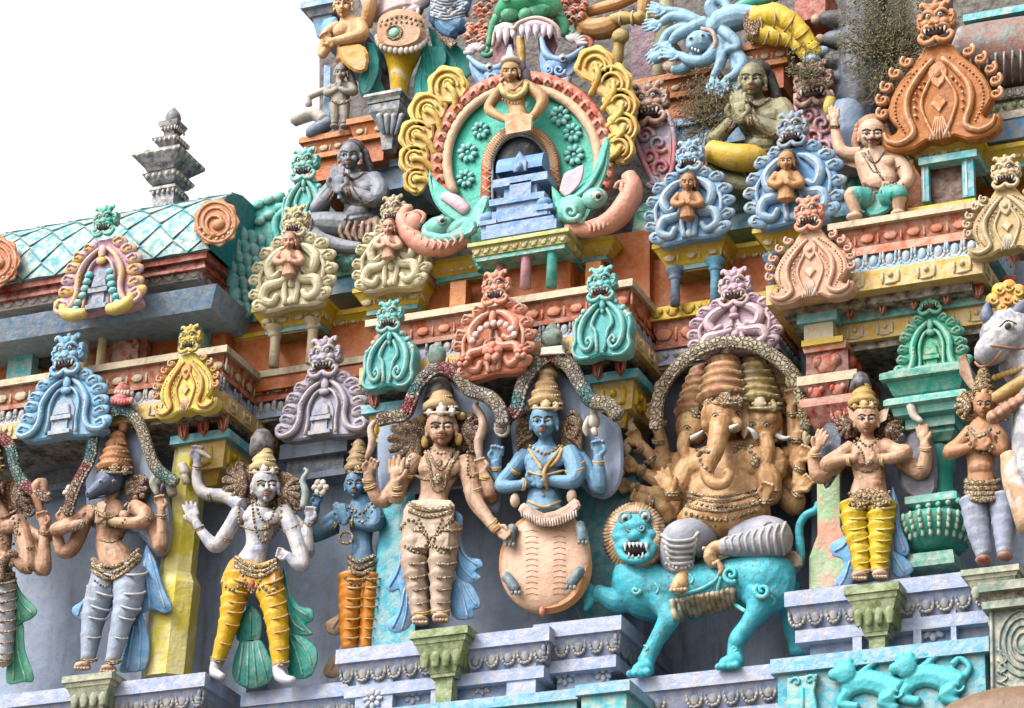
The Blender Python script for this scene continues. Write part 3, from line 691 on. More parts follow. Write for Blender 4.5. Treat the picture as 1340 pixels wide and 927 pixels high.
# ---------------------------------------------------------------- crests with a horned monster face
def eyes(t, yp, lst, pupil=BLACK, o=None, dirn=(0.12, .1), lid=None):
    """lst of (x, y, d, r): bulging eyes, each a part of its own"""
    for (x, y, d, r) in lst:
        g = G(yp, o); g.ball(x, y, d, r, r, r*.8, 0, n=12)
        g.ball(x+r*dirn[0], y+r*dirn[1], d+r*.42, r*.5, r*.5, r*.48, 1, n=10)
        g.tube([(x-r*1.1, y+.1*r, d+.1, r*.18), (x, y-r*1.0, d+r*.45, r*.24), (x+r*1.1, y+.1*r, d+.1, r*.18)], 2, n=5)
        g.tube([(x-r*1.0, y+.3*r, d+.1, r*.12), (x, y+r*.95, d+r*.35, r*.16), (x+r*1.0, y+.3*r, d+.1, r*.12)], 2, n=5)
        build('eye', g, [EYEW, pupil, lid or BLACK], t)
def kface(t, yp, o, x, y, w, mt, acc=None, horns=True, lid=None, d0=6, tooth=WHITE, jaw=True):
    """monster face about w wide centred on (x, y) in the local frame of o"""
    s = w/40.0; acc = acc or mt; g = G(yp, o)
    q = lambda a, b, c: (x+a*s, y+b*s, d0+c*s)
    g.ball(*q(0, 0, 0), 15*s, 17*s, 11*s); g.ball(*q(0, 7, 8), 8*s, 6.5*s, 7*s)
    g.ball(*q(-4, 9, 13), 3.4*s, 3*s, 3*s); g.ball(*q(4, 9, 13), 3.4*s, 3*s, 3*s)
    for f in (-1, 1):
        g.tube([(*q(0, -2, 9), 2.4*s), (*q(4*f, -8, 10), 3*s), (*q(11*f, -10, 8), 2.8*s), (*q(17*f, -5, 4), 1.4*s)], n=6)
        g.ball(*q(11*f, 5, 6), 6*s, 5.5*s, 6*s)
        g.tube([(*q(2*f, 13, 11), 3*s), (*q(9*f, 11, 10), 3.2*s), (*q(15*f, 13, 6), 2.8*s), (*q(17*f, 19, 4), 2.2*s)], n=6)
        if jaw:
            g.tube([(*q(0, 24, 5), 3*s), (*q(6*f, 30, 6), 3.6*s), (*q(15*f, 30, 5), 3.4*s), (*q(20*f, 23, 5), 3*s), (*q(17*f, 19, 6), 2.4*s), (*q(14*f, 22, 7), 2*s)], n=7)
        g.slab([(x+a*s*f, y+b*s) for a, b in ((12, -6), (17, -13), (23, -11), (22, -2), (24, 6), (18, 11), (13, 8))], -2*s, d0+4*s, 0, bev=1.5*s, k=2)
        g.tube([(*q(16*f, -4, 4.5), 1.2*s), (*q(22*f, -3, 4.5), 1.4*s), (*q(19*f, 6, 4.5), 1*s)], n=5)
        if horns: g.tube([(*q(6*f, -13, 3), 4.5*s), (*q(11*f, -20, 4), 4*s), (*q(16*f, -23, 5), 3*s), (*q(17*f, -18, 7), 2*s)], n=7)
    g.ball(*q(0, -17, 4), 6*s, 6.5*s, 6*s); g.ball(*q(-6, -21, 2), 5*s, 4*s, 4*s); g.ball(*q(6, -21, 2), 5*s, 4*s, 4*s); g.ball(*q(0, -24, 2), 4*s, 5*s, 4*s)
    f_ = build('monster_face', g, mt, t)
    g = G(yp, o); g.ball(*q(0, 17, 5), 13*s, 5.5*s, 4*s); build('mouth', g, M((70, 40, 42), 0, .2), f_)
    g = G(yp, o)
    for a, L in ((-12, 8), (-7, 5), (-2.5, 4), (2.5, 4), (7, 5), (12, 8)):
        g.tube([(*q(a, 13, 9), 1.9*s), (*q(a*1.0, 13+L*.6, 10), 1.4*s), (*q(a*.97, 13+L, 10), .3*s)], n=5, k=1)
    build('teeth', g, tooth, f_)
    eyes(f_, yp, [(*q(-7, -3.5, 9.5), 3.3*s), (*q(7, -3.5, 9.5), 3.3*s)], o=o, lid=lid or DGREY)
    return f_
def crest(label, x, y, w, h, yp, style, m1, m2=None, m3=None, group=None, face_m=None, lid=None, fig=None, fw=None, root=None, name='crest', tooth=WHITE):
    """x, y: photo pixel of the bottom centre; w, h in pixels"""
    w *= KX; h *= KZ; o = (x, y); m2 = m2 or m1; m3 = m3 or m2
    t = root or thing(name, label, 'crest', (x, y), yp, group)
    ro = random.uniform(-.045, .045); g = G(yp, o, rot=ro); L = G(yp, o, rot=ro); L.hl = G(yp, o, rot=ro)
    if style == 'pear':
        out = [(0, -.64), (.14, -.66), (.24, -.58), (.40, -.50), (.50, -.36), (.47, -.20), (.5, -.1), (.44, 0), (.25, .02), (0, -.02)]
        out += [(-a, b) for a, b in out[-2:0:-1]]
        g.slab([(a*w, b*h) for a, b in out], -12, 5, 0, bev=2.5, k=3)
        for f in (-1, 1):
            L.tube([(0.03*w*f, -.62*h, 8, 2.5), (.14*w*f, -.55*h, 8, 3.2), (.30*w*f, -.42*h, 8, 3.8), (.36*w*f, -.25*h, 8, 3.8), (.30*w*f, -.1*h, 8, 3.4), (.20*w*f, -.07*h, 8, 3), (.14*w*f, -.14*h, 9, 2.6), (.2*w*f, -.2*h, 9, 2.2), (.25*w*f, -.15*h, 9, 1.8)], n=8)
            L.tube([(.06*w*f, -.52*h, 7, 2), (.13*w*f, -.44*h, 7, 2.6), (.17*w*f, -.34*h, 7, 2.6), (.10*w*f, -.26*h, 7, 2.2), (.06*w*f, -.05*h, 7, 2.2)], n=7)
            L.tube([(.36*w*f, -.48*h, 5, 2.2), (.46*w*f, -.36*h, 5, 2.6), (.44*w*f, -.2*h, 5, 2.6), (.47*w*f, -.08*h, 5, 2.4), (.36*w*f, 0, 5, 2.2), (.2*w*f, 0, 5, 2)], n=7)
            L.ball(.22*w*f, -.14*h, 8, 3, 3, 3, n=8)
            for a, b in ((.2, -.6), (.33, -.52), (.43, -.42)): L.ball(a*w*f, b*h, 5, 4.2, 4.2, 3.5, n=8)
        L.ball(0, -.56*h, 9, .05*w, .06*h, 4); L.ball(0, -.5*h, 8, .035*w, .04*h, 3)
    elif style == 'drop':
        out = [(0, -.72), (.12, -.7), (.2, -.6), (.32, -.5), (.42, -.36), (.44, -.24), (.36, -.14), (.42, -.1), (.5, -.13), (.5, -.04), (.4, .02), (.22, .02), (.12, -.02), (0, 0)]
        out += [(-a, b) for a, b in out[-2:0:-1]]
        g.slab([(a*w, b*h) for a, b in out], -12, 5, 0, bev=2.5, k=2)
        for f in (-1, 1):
            L.tube([(.04*w*f, -.6*h, 6, .02*w), (.15*w*f, -.5*h, 7, .028*w), (.26*w*f, -.36*h, 7, .03*w), (.27*w*f, -.22*h, 7, .03*w), (.22*w*f, -.08*h, 7, .028*w), (.33*w*f, -.02*h, 7, .026*w), (.44*w*f, -.05*h, 7, .02*w), (.47*w*f, -.11*h, 8, .012*w)], n=8)
            L.tube([(.03*w*f, -.5*h, 6, .014*w), (.10*w*f, -.4*h, 6, .016*w), (.15*w*f, -.28*h, 6, .016*w), (.11*w*f, -.15*h, 6, .016*w), (.04*w*f, -.02*h, 6, .02*w)], n=7)
            L.bead([(.10*w*f, -.6*h, 6), (.24*w*f, -.5*h, 6), (.36*w*f, -.36*h, 6), (.37*w*f, -.22*h, 6), (.3*w*f, -.1*h, 6)], .011*w, 0, step=.026*w)
            L.bead([(.12*w*f, -.44*h, 7), (.2*w*f, -.34*h, 8), (.2*w*f, -.2*h, 8)], .016*w, 0, step=.05*w)
            for i, (a, b) in enumerate(((.26, -.62), (.36, -.55), (.44, -.46), (.48, -.37), (.48, -.27))):
                L.spiral(a*w*f, b*h, 5, .06*w, 1.1, .018*w, -60 if f > 0 else 240, f, 0); L.ball(a*w*f, b*h, 1, .055*w, .055*w, 5, n=9)
        L.slab([(a*w, b*h) for a, b in ((0, -.58), (.07, -.54), (.08, -.47), (0, -.38), (-.08, -.47), (-.07, -.54))], 3, 8, bev=1.5, k=2)
        L.ball(0, -.485*h, 8, .035*w, .03*h, 3)
        L.slab([(a*w, b*h) for a, b in ((0, -.34), (.07, -.27), (0, -.2), (-.07, -.27))], 3, 8, bev=1.5)
        for i in range(-3, 4): L.tube([(.01*w*i, -.17*h, 6, .008*w), (.028*w*i, -.01*h, 6, .012*w)], n=5, k=1)
    elif style in ('lobed', 'arch'):
        out = [(0, -.66), (.10, -.66)]+[(.16, -.60)]
        prof = [(.20, -.60), (.31, -.53), (.38, -.43), (.41, -.32), (.43, -.21), (.46, -.10)]
        if style == 'lobed': prof = [(.22, -.64), (.36, -.56), (.44, -.44), (.47, -.31), (.46, -.18), (.40, -.06)]
        out += [(a-.02, b) for a, b in prof]+([(.48, -.02), (.3, .02), (0, 0)] if style == 'arch' else [(.36, .01), (.2, .02), (0, 0)])
        out += [(-a, b) for a, b in out[-2:0:-1]]
        g.slab([(a*w, b*h) for a, b in out], -12, 3, 0, bev=2.5, k=2)
        for f in (-1, 1):
            for i, (a, b) in enumerate(prof):
                b += random.uniform(-.012, .012)
                r = .105*w*(1 if i < 5 else 1.15); a -= .03; L.ball(a*w*f, b*h, 2, r, r*.66, 6, 0, a=(24-i*9)*f, n=12)
                L.tube([((a-.05)*w*f, b*h, 7, 1.6), ((a+.02)*w*f, (b-.025)*h, 8.5, 1.9), ((a+.05)*w*f, (b+.01)*h, 6.5, 1.6), ((a+.01)*w*f, (b+.02)*h, 8, 1.2)], n=5)
            L.tube([(.05*w*f, -.56*h, 6, 2.6), (.17*w*f, -.46*h, 8, 3.8), (.25*w*f, -.32*h, 8, 4.2), (.25*w*f, -.18*h, 8, 4), (.30*w*f, -.06*h, 8, 4.4), (.42*w*f, -.02*h, 7, 4.2), (.49*w*f, -.06*h, 7, 3), (.46*w*f, -.12*h, 8, 2)] if style == 'arch' else [(.05*w*f, -.58*h, 6, 2.4), (.17*w*f, -.53*h, 6, .05*w), (.28*w*f, -.42*h, 6, .058*w), (.23*w*f, -.29*h, 6, .048*w), (.13*w*f, -.33*h, 8, .03*w)], n=8)
            if style == 'arch': L.tube([(.03*w*f, -.48*h, 6, 2), (.11*w*f, -.42*h, 7, 2.2), (.16*w*f, -.3*h, 7, 2.2), (.155*w*f, -.16*h, 7, 2.2), (.17*w*f, -.02*h, 7, 2.4)], n=7)
            if style == 'arch': L.bead([(.1*w*f, -.54*h, 8), (.215*w*f, -.40*h, 11), (.235*w*f, -.2*h, 11), (.28*w*f, -.06*h, 11)], 1.5, 0, step=4.2)
        L.ball(0, -.52*h, 8, .045*w, .07*h, 4); L.ball(0, -.44*h, 8, .06*w, .035*h, 4)
        if style == 'lobed':
            for f in (-1, 1):
                L.tube([(.03*w*f, -.28*h, 4, .03*w), (.15*w*f, -.23*h, 6, .052*w), (.29*w*f, -.21*h, 6, .06*w), (.33*w*f, -.10*h, 6, .05*w), (.21*w*f, -.05*h, 6, .042*w), (.15*w*f, -.12*h, 8, .028*w)], n=9); L.tube([(.03*w*f, -.4*h, 4, .02*w), (.08*w*f, -.2*h, 5, .03*w), (.06*w*f, -.02*h, 5, .03*w)], n=7)
                L.tube([(.30*w*f, -.46*h, 5, 2.4), (.38*w*f, -.34*h, 6, 2.8), (.37*w*f, -.2*h, 6, 2.4)], n=7)
                L.tube([(.02*w*f, -.34*h, 4, .02*w), (.10*w*f, -.28*h, 6, .03*w), (.06*w*f, -.2*h, 5, .022*w)], n=7)
            L.ball(0, -.22*h, 4, .05*w, .05*h, 4); L.ball(0, -.05*h, 4, .05*w, .04*h, 4)
        if style == 'arch':
            g3 = G(yp, o); g3.slab([(a*w, b*h) for a, b in ((-.12, 0), (-.13, -.25), (-.08, -.36), (0, -.4), (.08, -.36), (.13, -.25), (.12, 0))], 2, 5, bev=1, k=1)
            g3.slab([(a*w, b*h) for a, b in ((-.09, -.2), (-.07, -.3), (0, -.34), (.07, -.3), (.09, -.2))], 4, 9, bev=1.5); g3.box(-.11*w, -.19*h, .11*w, -.15*h, 4, 11); g3.box(-.07*w, -.15*h, .07*w, -.03*h, 4, 8); g3.box(-.12*w, -.04*h, .12*w, 0, 4, 12)
            build('niche_model', g3, m3, t)
    build('backing', g, m1, t); build('scrollwork', L, m2, t)
    c_ = tuple(int(v) for v in np.array(m2['rgb'])*.42+np.array((232, 224, 210))*.58)
    build('painted_edge', L.hl, M(c_, .3, .5, sat=1.0), t)
    kface(t, yp, o, 0, -.82*h if style != 'drop' else -.88*h, .8*(fw or (.38*w if style != 'pear' else .52*w)), face_m or m2, lid=lid, tooth=tooth)
    return t
LBL = M((135, 190, 228), .22, .35); YG = M((225, 200, 80), .2, .35)
crest('light blue crest with a niche, above the boar-headed statue', 82, 572, 128, 134, -.5, 'arch', LBL, LBL, M((150, 175, 200)))
crest('yellow and orange crest at the left bay cornice corner', 244, 542, 84, 112, -.56, 'drop', M((228, 205, 95), .25, .4), M((225, 150, 60), .3, .4), face_m=M((215, 185, 70), .3, .5))
t = crest('mauve grey crest with a round boss between the left and middle bays', 422, 572, 122, 128, .02, 'arch', M((170, 168, 190), .35, .5), M((182, 172, 192), .4, .5), M((160, 165, 190)))
crest('teal crest at the left end of the middle cornice', 508, 508, 68, 112, -.56, 'pear', M((88, 188, 188), .3, .45), M((100, 198, 196), .35, .45), group='teal crests on the middle cornice')
t = crest('salmon pink flower crest in the centre of the middle cornice', 648, 490, 100, 134, -.56, 'lobed', M((225, 130, 100), .3, .4), M((230, 140, 115), .35, .4))
g = G(-.58, (648, 490))
for i in range(9):
    a = math.radians(200+i*17.5); g.ball(31*math.cos(a), -36+31*math.sin(a), 11, 5, 5, 2.5, n=10)
build('pale_disc_row', g, M((232, 190, 185), .2, .3, sat=1.0), t)
for fx, fy, fr in ((0, -26, 14), (-40, -20, 10), (40, -20, 10)):
    g = G(-.58, (648, 490))
    for i in range(5): a = 2*math.pi*i/5-.3; g.ball(fx+fr*.6*math.cos(a), fy+fr*.6*math.sin(a), 12, fr*.5, fr*.42, 4, a=-math.degrees(a), n=9)
    g.ball(fx, fy, 15, fr*.3, fr*.3, 3); build('flower', g, M((226, 120, 100), .3, .4), t)
crest('teal crest at the right end of the middle cornice', 788, 468, 74, 112, -.56, 'pear', M((88, 188, 188), .3, .45), M((100, 198, 196), .35, .45), group='teal crests on the middle cornice')
crest('dusty lilac pink crest on top of the scaled arch of the elephant-headed statue', 964, 462, 112, 100, -.1, 'lobed', PINKL, M((215, 180, 200), .35, .4))
crest('salmon and cream crest at the left corner of the right bay cornice', 1062, 392, 98, 120, -.66, 'drop', M((228, 175, 145), .3, .4), M((232, 170, 145), .35, .4), face_m=M((230, 150, 125), .3, .4))
crest('large orange brown crest with a bead edge at upper right', 1232, 186, 140, 178, -.12, 'drop', M((185, 108, 45), .15, .4, chipc=(225, 185, 150)), M((196, 122, 62), .3, .4, chipc=(235, 200, 175)), fw=54)
crest('pale gold crest cut by the right edge above the bull', 1322, 330, 92, 110, -.62, 'drop', M((205, 175, 125), .3, .5), M((215, 190, 150), .35, .5))
crest('cream yellow crest with praying figurine beside the shrine roof', 382, 402, 116, 142, -.12, 'lobed', M((230, 216, 168), .25, .35, sat=1.0), M((234, 222, 178), .3, .35, sat=1.0), face_m=M((215, 200, 150), .35, .5), fw=42)
crest('cream yellow crest with figurine under the grey fanged face', 512, 378, 104, 128, -.12, 'lobed', M((230, 216, 168), .25, .35, sat=1.0), M((234, 222, 178), .3, .35, sat=1.0), face_m=M((175, 155, 125), .45, .6), fw=40)
crest('light blue crest with brown praying figurine, left of the pair at upper right', 904, 314, 108, 134, -.12, 'lobed', M((130, 175, 215), .3, .4), M((150, 190, 222), .35, .4), fw=40)
crest('light blue crest with brown praying figurine, right of the pair at upper right', 1040, 292, 118, 148, -.14, 'lobed', M((120, 172, 220), .3, .4), M((145, 188, 225), .35, .4), face_m=M((130, 155, 180), .4, .6), fw=44)
t = crest('pink, yellow and turquoise crest with niche on the shingled shrine roof', 130, 408, 124, 152, -.6, 'arch', M((220, 165, 190), .25, .3), M((215, 175, 195), .3, .3, second=(240, 190, 90), sscale=9), M((125, 145, 175)), face_m=M((75, 190, 170), .3, .35), fw=40)
g = G(-.6, (130, 408))
for f in (-1, 1):
    for i in range(6): g.ball(f*(16+i*2.5+ (4 if i > 3 else 0)), -54+i*10, 9, 7, 5.5, 5, n=9)
split('turquoise_lobe_row', g, TURQ, t)
g = G(-.6, (130, 408))
for f in (-1, 1): g.tube([(f*18, 2, 6, 7), (f*34, 4, 8, 9), (f*50, -2, 8, 8), (f*54, -14, 8, 5)], n=9)
split('yellow_horn', g, M((232, 205, 120), .25, .3), t)
crest('green crest with a small niche on top of the green urn pillar', 1222, 492, 84, 112, -.3, 'arch', M((70, 185, 150), .25, .35), M((80, 195, 165), .3, .35), M((50, 170, 130)))
crest('turquoise crest on the end of the shingled roof, against the sky', 396, 305, 62, 118, .25, 'pear', M((100, 200, 195), .3, .35), M((110, 208, 200), .35, .35), fw=44)
# turquoise lobed end of the roof arch behind it
t = thing('roof_arch', 'turquoise lobed arch at the end of the shingled roof', 'arch', (345, 330), .45)
g = G(.45); g.slab([(318, 345), (320, 300), (330, 275), (350, 262), (372, 258), (385, 270), (385, 345)], -40, 0, bev=3, k=2)
for x, y in ((322, 320), (322, 300), (327, 282), (338, 268), (352, 262), (366, 258), (340, 290), (338, 310), (352, 282), (366, 272)): g.ball(x, y, 2, 9, 7, 6, n=9)
g.tube([(378, 330, 4, 5), (362, 310, 5, 6), (362, 288, 5, 6), (376, 272, 5, 5)]); g.ball(360, 325, 2, 12, 10, 8)
build('arch_body', g, M((105, 205, 195), .25, .3), t)

# lower part of both red fanged columns on the second tier
def redcol(label, x, y, m1, m2, mir=1):
    t = thing('scroll_column', label, 'ornament', (x, y+80), .3)
    g = G(.3); q = lambda a, b: (x+a*mir, y+b)
    g.slab([q(-22, -5), q(20, -10), q(30, 30), q(28, 70), q(18, 105), q(-10, 70), (q(-24, 30))], -30, 2, bev=4, k=2)
    for j, (a, b, r) in enumerate(((-8, 28, 12), (10, 38, 13), (-2, 56, 12), (14, 70, 12), (4, 88, 9))): g.spiral(x+a*mir, y+b, 3, r, 1.3, 3.4, 40*j, 1 if j % 2 else -1)
    g.tube([(*q(-24, 0), 4, 4), (*q(-22, 30), 5, 4), (*q(-8, 66), 5, 4), (*q(12, 100), 4, 3)]); g.tube([(*q(20, -4), 4, 4), (*q(30, 24), 4, 4), (*q(30, 60), 4, 4), (*q(20, 98), 4, 3)])
    build('scroll_body', g, m1, t); kface(t, .3, (x, y-14), 0, 0, 46, m2, d0=4)
redcol('weathered red and violet scroll column with fanged face right of the yellow lobes', 852, 150, M((190, 110, 120), .4, .5, second=(160, 150, 175)), M((165, 120, 105), .5, .7))
redcol('dark red scroll column with gaping fanged face right of the olive figure', 1066, 124, M((170, 85, 90), .4, .5, second=(190, 140, 160)), M((140, 90, 80), .45, .8))

# green urn pillar
t = thing('urn_pillar', 'bright green stacked urn pillar with fluted bowl on the right', 'pillar', (1220, 748), -.05)
UG = M((52, 160, 142), .2, .4); UG2 = M((96, 196, 186), .25, .4)
def sqb(nm, x, y, prof, mt, n=4, sqr=True, d=0, rot=0):
    g = G(-.12); g.lathe(x, y, prof, n=n, square=sqr, rotx=rot); build(nm, g, mt, t)
sqb('top_plate', 1224, 488, [(26, 0), (26, 4), (34, 5), (34, 9), (42, 10), (42, 13)], UG2)
sqb('upper_tray', 1224, 502, [(46, 0), (50, 3), (50, 10), (44, 12), (38, 26), (34, 30)], UG)
sqb('middle_tray', 1225, 536, [(44, 0), (47, 3), (47, 9), (40, 11), (38, 19), (28, 21), (28, 32)], UG2)
sqb('neck', 1229, 566, [(22, 0), (24, 10), (20, 14), (17, 18)], UG)
sqb('stem', 1230, 582, [(13, 0), (16, 6), (17, 14), (16, 30), (13, 34), (13, 50), (17, 64), (27, 74)], UG, 18, False)
sqb('foot_plate', 1227, 655, [(22, 0), (29, 4), (29, 12), (20, 16), (20, 26)], UG2)
sqb('fluted_bowl', 1224, 678, [(28, 0), (42, 5), (45, 12), (40, 24), (28, 40), (16, 46)], UG, 24, False)
g = G(-.12); O = g.P(1224, 690, 0)
for i in range(26):
    b = 2*math.pi*i/26
    pts = [(45, 0), (41, 12), (31, 27)]
    C_ = [O+np.array([math.cos(b)*r*KX*PX, math.sin(b)*r*KX*PX, -h*KZ*PX]) for r, h in pts]
    for j in range(2):
        for u in (0, .5):
            p = C_[j]*(1-u)+C_[j+1]*u; T, F = sphere_t(6); g.add(T*np.array([3, 3, 6])*PX+p, F)
build('bowl_flutes', g, M((160, 205, 180), .3, .4), t)
sqb('bowl_foot', 1224, 722, [(15, 0), (15, 8), (26, 10), (28, 20), (28, 26)], UG)
g = G(-.12)
for i in range(5): g.ball(1185+i*19, 527-i*3, 32, 6, 6, 4, n=8)
for i in range(5): g.ball(1202+i*13, 664-i*2.2, 29, 3.5, 3.5, 3, n=8)
build('round_bosses', g, UG2, t)

# ---------------- big arch with the shrine model
t = thing('great_arch', 'great round arch with teal field, yellow lobes and sea monsters at top centre', 'arch', (686, 320), .1)
CX, CY = 684, 212
def ell(rx, ry, a0, a1, n, cx=CX, cy=CY): return [(cx+rx*math.cos(math.radians(a0+(a1-a0)*i/n)), cy+ry*math.sin(math.radians(a0+(a1-a0)*i/n))) for i in range(n+1)]
YA = .1
g = G(YA); g.slab(ell(112, 110, 150, 390, 40)+[(760, 300), (610, 320)], -50, -4, bev=2); build('teal_field', g, M((75, 200, 175), .15, .25), t)
g = G(YA); g.tube([(x, y, 3, 7) for x, y in ell(99, 97, 155, 388, 24)], 0, k=2, sq=.8); build('cream_rim', g, M((230, 190, 160), .25, .3), t)
g = G(YA)
for i in range(31):
    a = 160+i*(385-160)/30; x, y = CX+111*math.cos(math.radians(a)), CY+109*math.sin(math.radians(a))
    g.ball(x, y, 3, 10, 8, 5, a=a, n=8); g.tube([(x-5, y+2, 8, 1.6), (x, y-4, 9, 1.8), (x+5, y+2, 8, 1.6)], n=5)
g.tube([(x, y, 0, 9) for x, y in ell(113, 111, 157, 388, 24)], 0, k=2, sq=.6); build('coral_band', g, M((225, 110, 90), .35, .35), t)
g = G(YA)
for i in range(19):
    pass
inner = ell(44, 52, 178, 362, 16, 681, 222)
inner = [(636, 262)]+inner+[(727, 248)]
g.tube([(x, y, 4, 8) for x, y in inner], 0, k=3, sq=.7, n=8)
A_ = catmull(np.array(inner), 3)
for i in range(0, len(A_)-1, 1):
    x, y = A_[i]; g.tube([(x-5, y-4, 9, 1.3), (x+5, y+4, 9, 1.3)], 1, n=4, k=1); g.tube([(x-5, y+4, 9, 1.3), (x+5, y-4, 9, 1.3)], 1, n=4, k=1)
build('lattice_band', g, [M((205, 80, 45), .2, .3), M((232, 190, 150), .2, .2)], t)
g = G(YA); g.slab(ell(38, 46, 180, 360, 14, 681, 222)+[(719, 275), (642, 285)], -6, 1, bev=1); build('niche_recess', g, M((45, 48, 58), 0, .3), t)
g = G(YA); g.tube([(x, y, 6, 2.2) for x, y in [(645, 275)]+ell(37, 45, 180, 360, 12, 681, 222)+[(717, 262)]], k=2); build('niche_rim', g, M((150, 165, 185)), t)
for x, y, r in ((629, 171, 12), (612, 200, 13.5), (609, 234, 12.5), (733, 152, 14), (749, 174, 13), (751, 203, 14)):
    g = G(YA)
    for i in range(8):
        a = 2*math.pi*i/8+.2; g.ball(x+math.cos(a)*r*.66, y+math.sin(a)*r*.66, -1, r*.4, r*.27, 4, a=math.degrees(a), n=8)
    g.ball(x, y, 2, r*.22, r*.22, 3, n=8); build('rosette', g, M((135, 220, 215), .15, .2), t)
YL = M((236, 204, 108), .25, .35, second=(228, 172, 66), sscale=6)
for x, y, r, f in ((586, 114, 21, -1), (560, 146, 20, -1), (546, 179, 19, -1), (543, 209, 17, -1), (546, 236, 15, -1), (779, 88, 21, 1), (801, 110, 21, 1), (812, 138, 19, 1), (815, 167, 17, 1), (810, 194, 17, 1)):
    r *= 1.34; g = G(YA-.02)
    oa = math.atan2(y-CY, x-CX); tw = -f*.5
    def pl(rr, aa): return (x+rr*math.cos(oa+tw+aa)*.96, y+rr*math.sin(oa+tw+aa))
    pts = [pl(r*(1.0+.05*math.cos(7*aa)), aa) for aa in [(-1.9+3.8*i/26) for i in range(27)]]+[pl(r*.9, 2.4), pl(r*.8, 3.14), pl(r*.85, -2.4)]
    g.slab(pts, -10, 4, bev=3)
    for q, w_ in ((.8, 2.8), (.5, 2.6)): g.tube([(*pl(r*q, aa), 5+(1-q)*4, w_*(1-.3*abs(aa)/1.9)) for aa in [(-1.8+3.6*i/9) for i in range(10)]], n=7, k=2)
    g.tube([(*pl(r*.15, 0), 8, 3.6), (*pl(r*.4, 2.6), 8, 4), (*pl(r*.9, 3.0), 3, 4.5), (*pl(r*1.3, 3.14), -2, 5)], n=8)
    g.spiral(*pl(r*.1, 0), 7, r*.28, 1.1, 2.2, 0, f)
    build('yellow_lobe', g, YL, t)
# shrine model
ts = thing('shrine_model', 'blue miniature shrine standing inside the great arch', 'shrine', (678, 312), -.1)
SB = M((120, 165, 215), .15, .3)
def sb(nm, x0, y0, x1, y1, d0, d1, mt=SB): g = G(-.1); g.box(x0, y0, x1, y1, d0, d1); build(nm, g, mt, ts)
g = G(-.1)
xl, xr = 652, 712
V = []
for x in (654, 714):
    O = g.P(x, 228-(x-684)*.16, 0)
    for i in range(11):
        a = math.pi*i/10; V.append(O+np.array([0, -14*PX*math.cos(a), 26*PX*math.sin(a)**.8]))
g.add(V, [(i, i+1, 12+i, 11+i) for i in range(10)]+[tuple(range(10, -1, -1)), tuple(range(11, 22))], 0, False); build('barrel_roof', g, SB, ts)
g = G(-.1); g.slab([(672, 226), (670, 212), (677, 203), (680, 198), (684, 203), (690, 211), (689, 224)], 10, 17, bev=2); g.tube([(680, 222, 18, 5), (680, 214, 18, 3)]); build('roof_gable', g, SB, ts)
sb('eave', 645, 236, 716, 234, -16, 18); sb('shrine_body', 660, 240, 702, 262, -12, 12); sb('shrine_bay', 667, 240, 694, 262, 8, 18)
sb('lower_eave', 640, 262, 712, 258, -18, 22); sb('wall_course', 650, 268, 708, 275, -14, 18); sb('roll_course', 644, 278, 716, 280, -18, 24)
sb('lower_body', 652, 286, 706, 296, -14, 18); sb('base_step', 636, 296, 724, 292, -18, 26); sb('base_plinth', 630, 302, 728, 298, -18, 30)
for x, y in ((638, 288), (712, 268)):
    g = G(-.1); g.ball(x, y-2, 16, 10, 8, 8); g.box(x-11, y+2, x+11, y+4, 4, 26); g.box(x-8, y+6, x+8, y+12, 4, 22); build('corner_turret', g, SB, ts)
g = G(-.1)
for x in (674, 680, 686): g.tube([(x, 290, 19, 1.5), (x, 298, 19, 1.5)], n=5, k=1)
build('lattice', g, SB, ts)
# the two sea monsters
SAL = M((232, 160, 140), .3, .35)
t2 = thing('sea_monster', 'teal sea monster with salmon scroll at the left foot of the great arch', 'sculpture', (560, 330), -.12)
g = G(-.14); g.tube([(612, 312, 0, 8), (585, 324, 2, 11), (555, 322, 4, 13), (535, 306, 4, 13), (528, 285, 4, 10), (536, 271, 4, 7)], n=12); g.tube([(536, 285, 12, 3), (545, 277, 13, 3), (555, 282, 12, 3), (552, 292, 11, 3)]); g.ball(541, 290, 10, 13, 15, 8)
g.spiral(536, 284, 14, 9, 1.3, 2.8, 0)
for i in range(9): x = 532+i*9; y = 300+22*math.sin(i/8*2.6)*.9; g.tube([(x-4, y-5, 14, 1.8), (x+1, y, 16, 2.2), (x-2, y+7, 15, 1.8)], n=6)
build('salmon_scroll', g, SAL, t2)
g = G(-.14); g.ball(572, 298, 6, 22, 14, 12, a=-10); g.ball(600, 298, 6, 18, 10, 10, a=-25); g.tube([(556, 306, 8, 8), (575, 314, 8, 8), (600, 310, 8, 7), (622, 300, 8, 5)])
g.slab([(562, 222), (572, 238), (590, 252), (615, 268), (622, 285), (600, 292), (580, 280), (567, 262), (561, 240)], -6, 8, bev=3, k=3)
g.slab([(610, 292), (620, 272), (634, 256), (640, 262), (634, 280), (626, 300)], -2, 9, bev=3, k=2); g.slab([(585, 318), (590, 300), (606, 284), (622, 290), (618, 306)], 4, 14, bev=3, k=2)
build('monster_head', g, M((95, 200, 180), .25, .3, second=(130, 210, 200)), t2)
g = G(-.14); g.tube([(580, 256, 9, 6), (596, 264, 10, 9), (610, 276, 9, 8)], sq=.5); build('pink_mouth', g, PINKL, t2); eyes(t2, -.14, [(578, 288, 17, 6)], lid=SEA)
t2 = thing('sea_monster', 'teal sea monster with salmon scroll at the right foot of the great arch', 'sculpture', (790, 310), -.12)
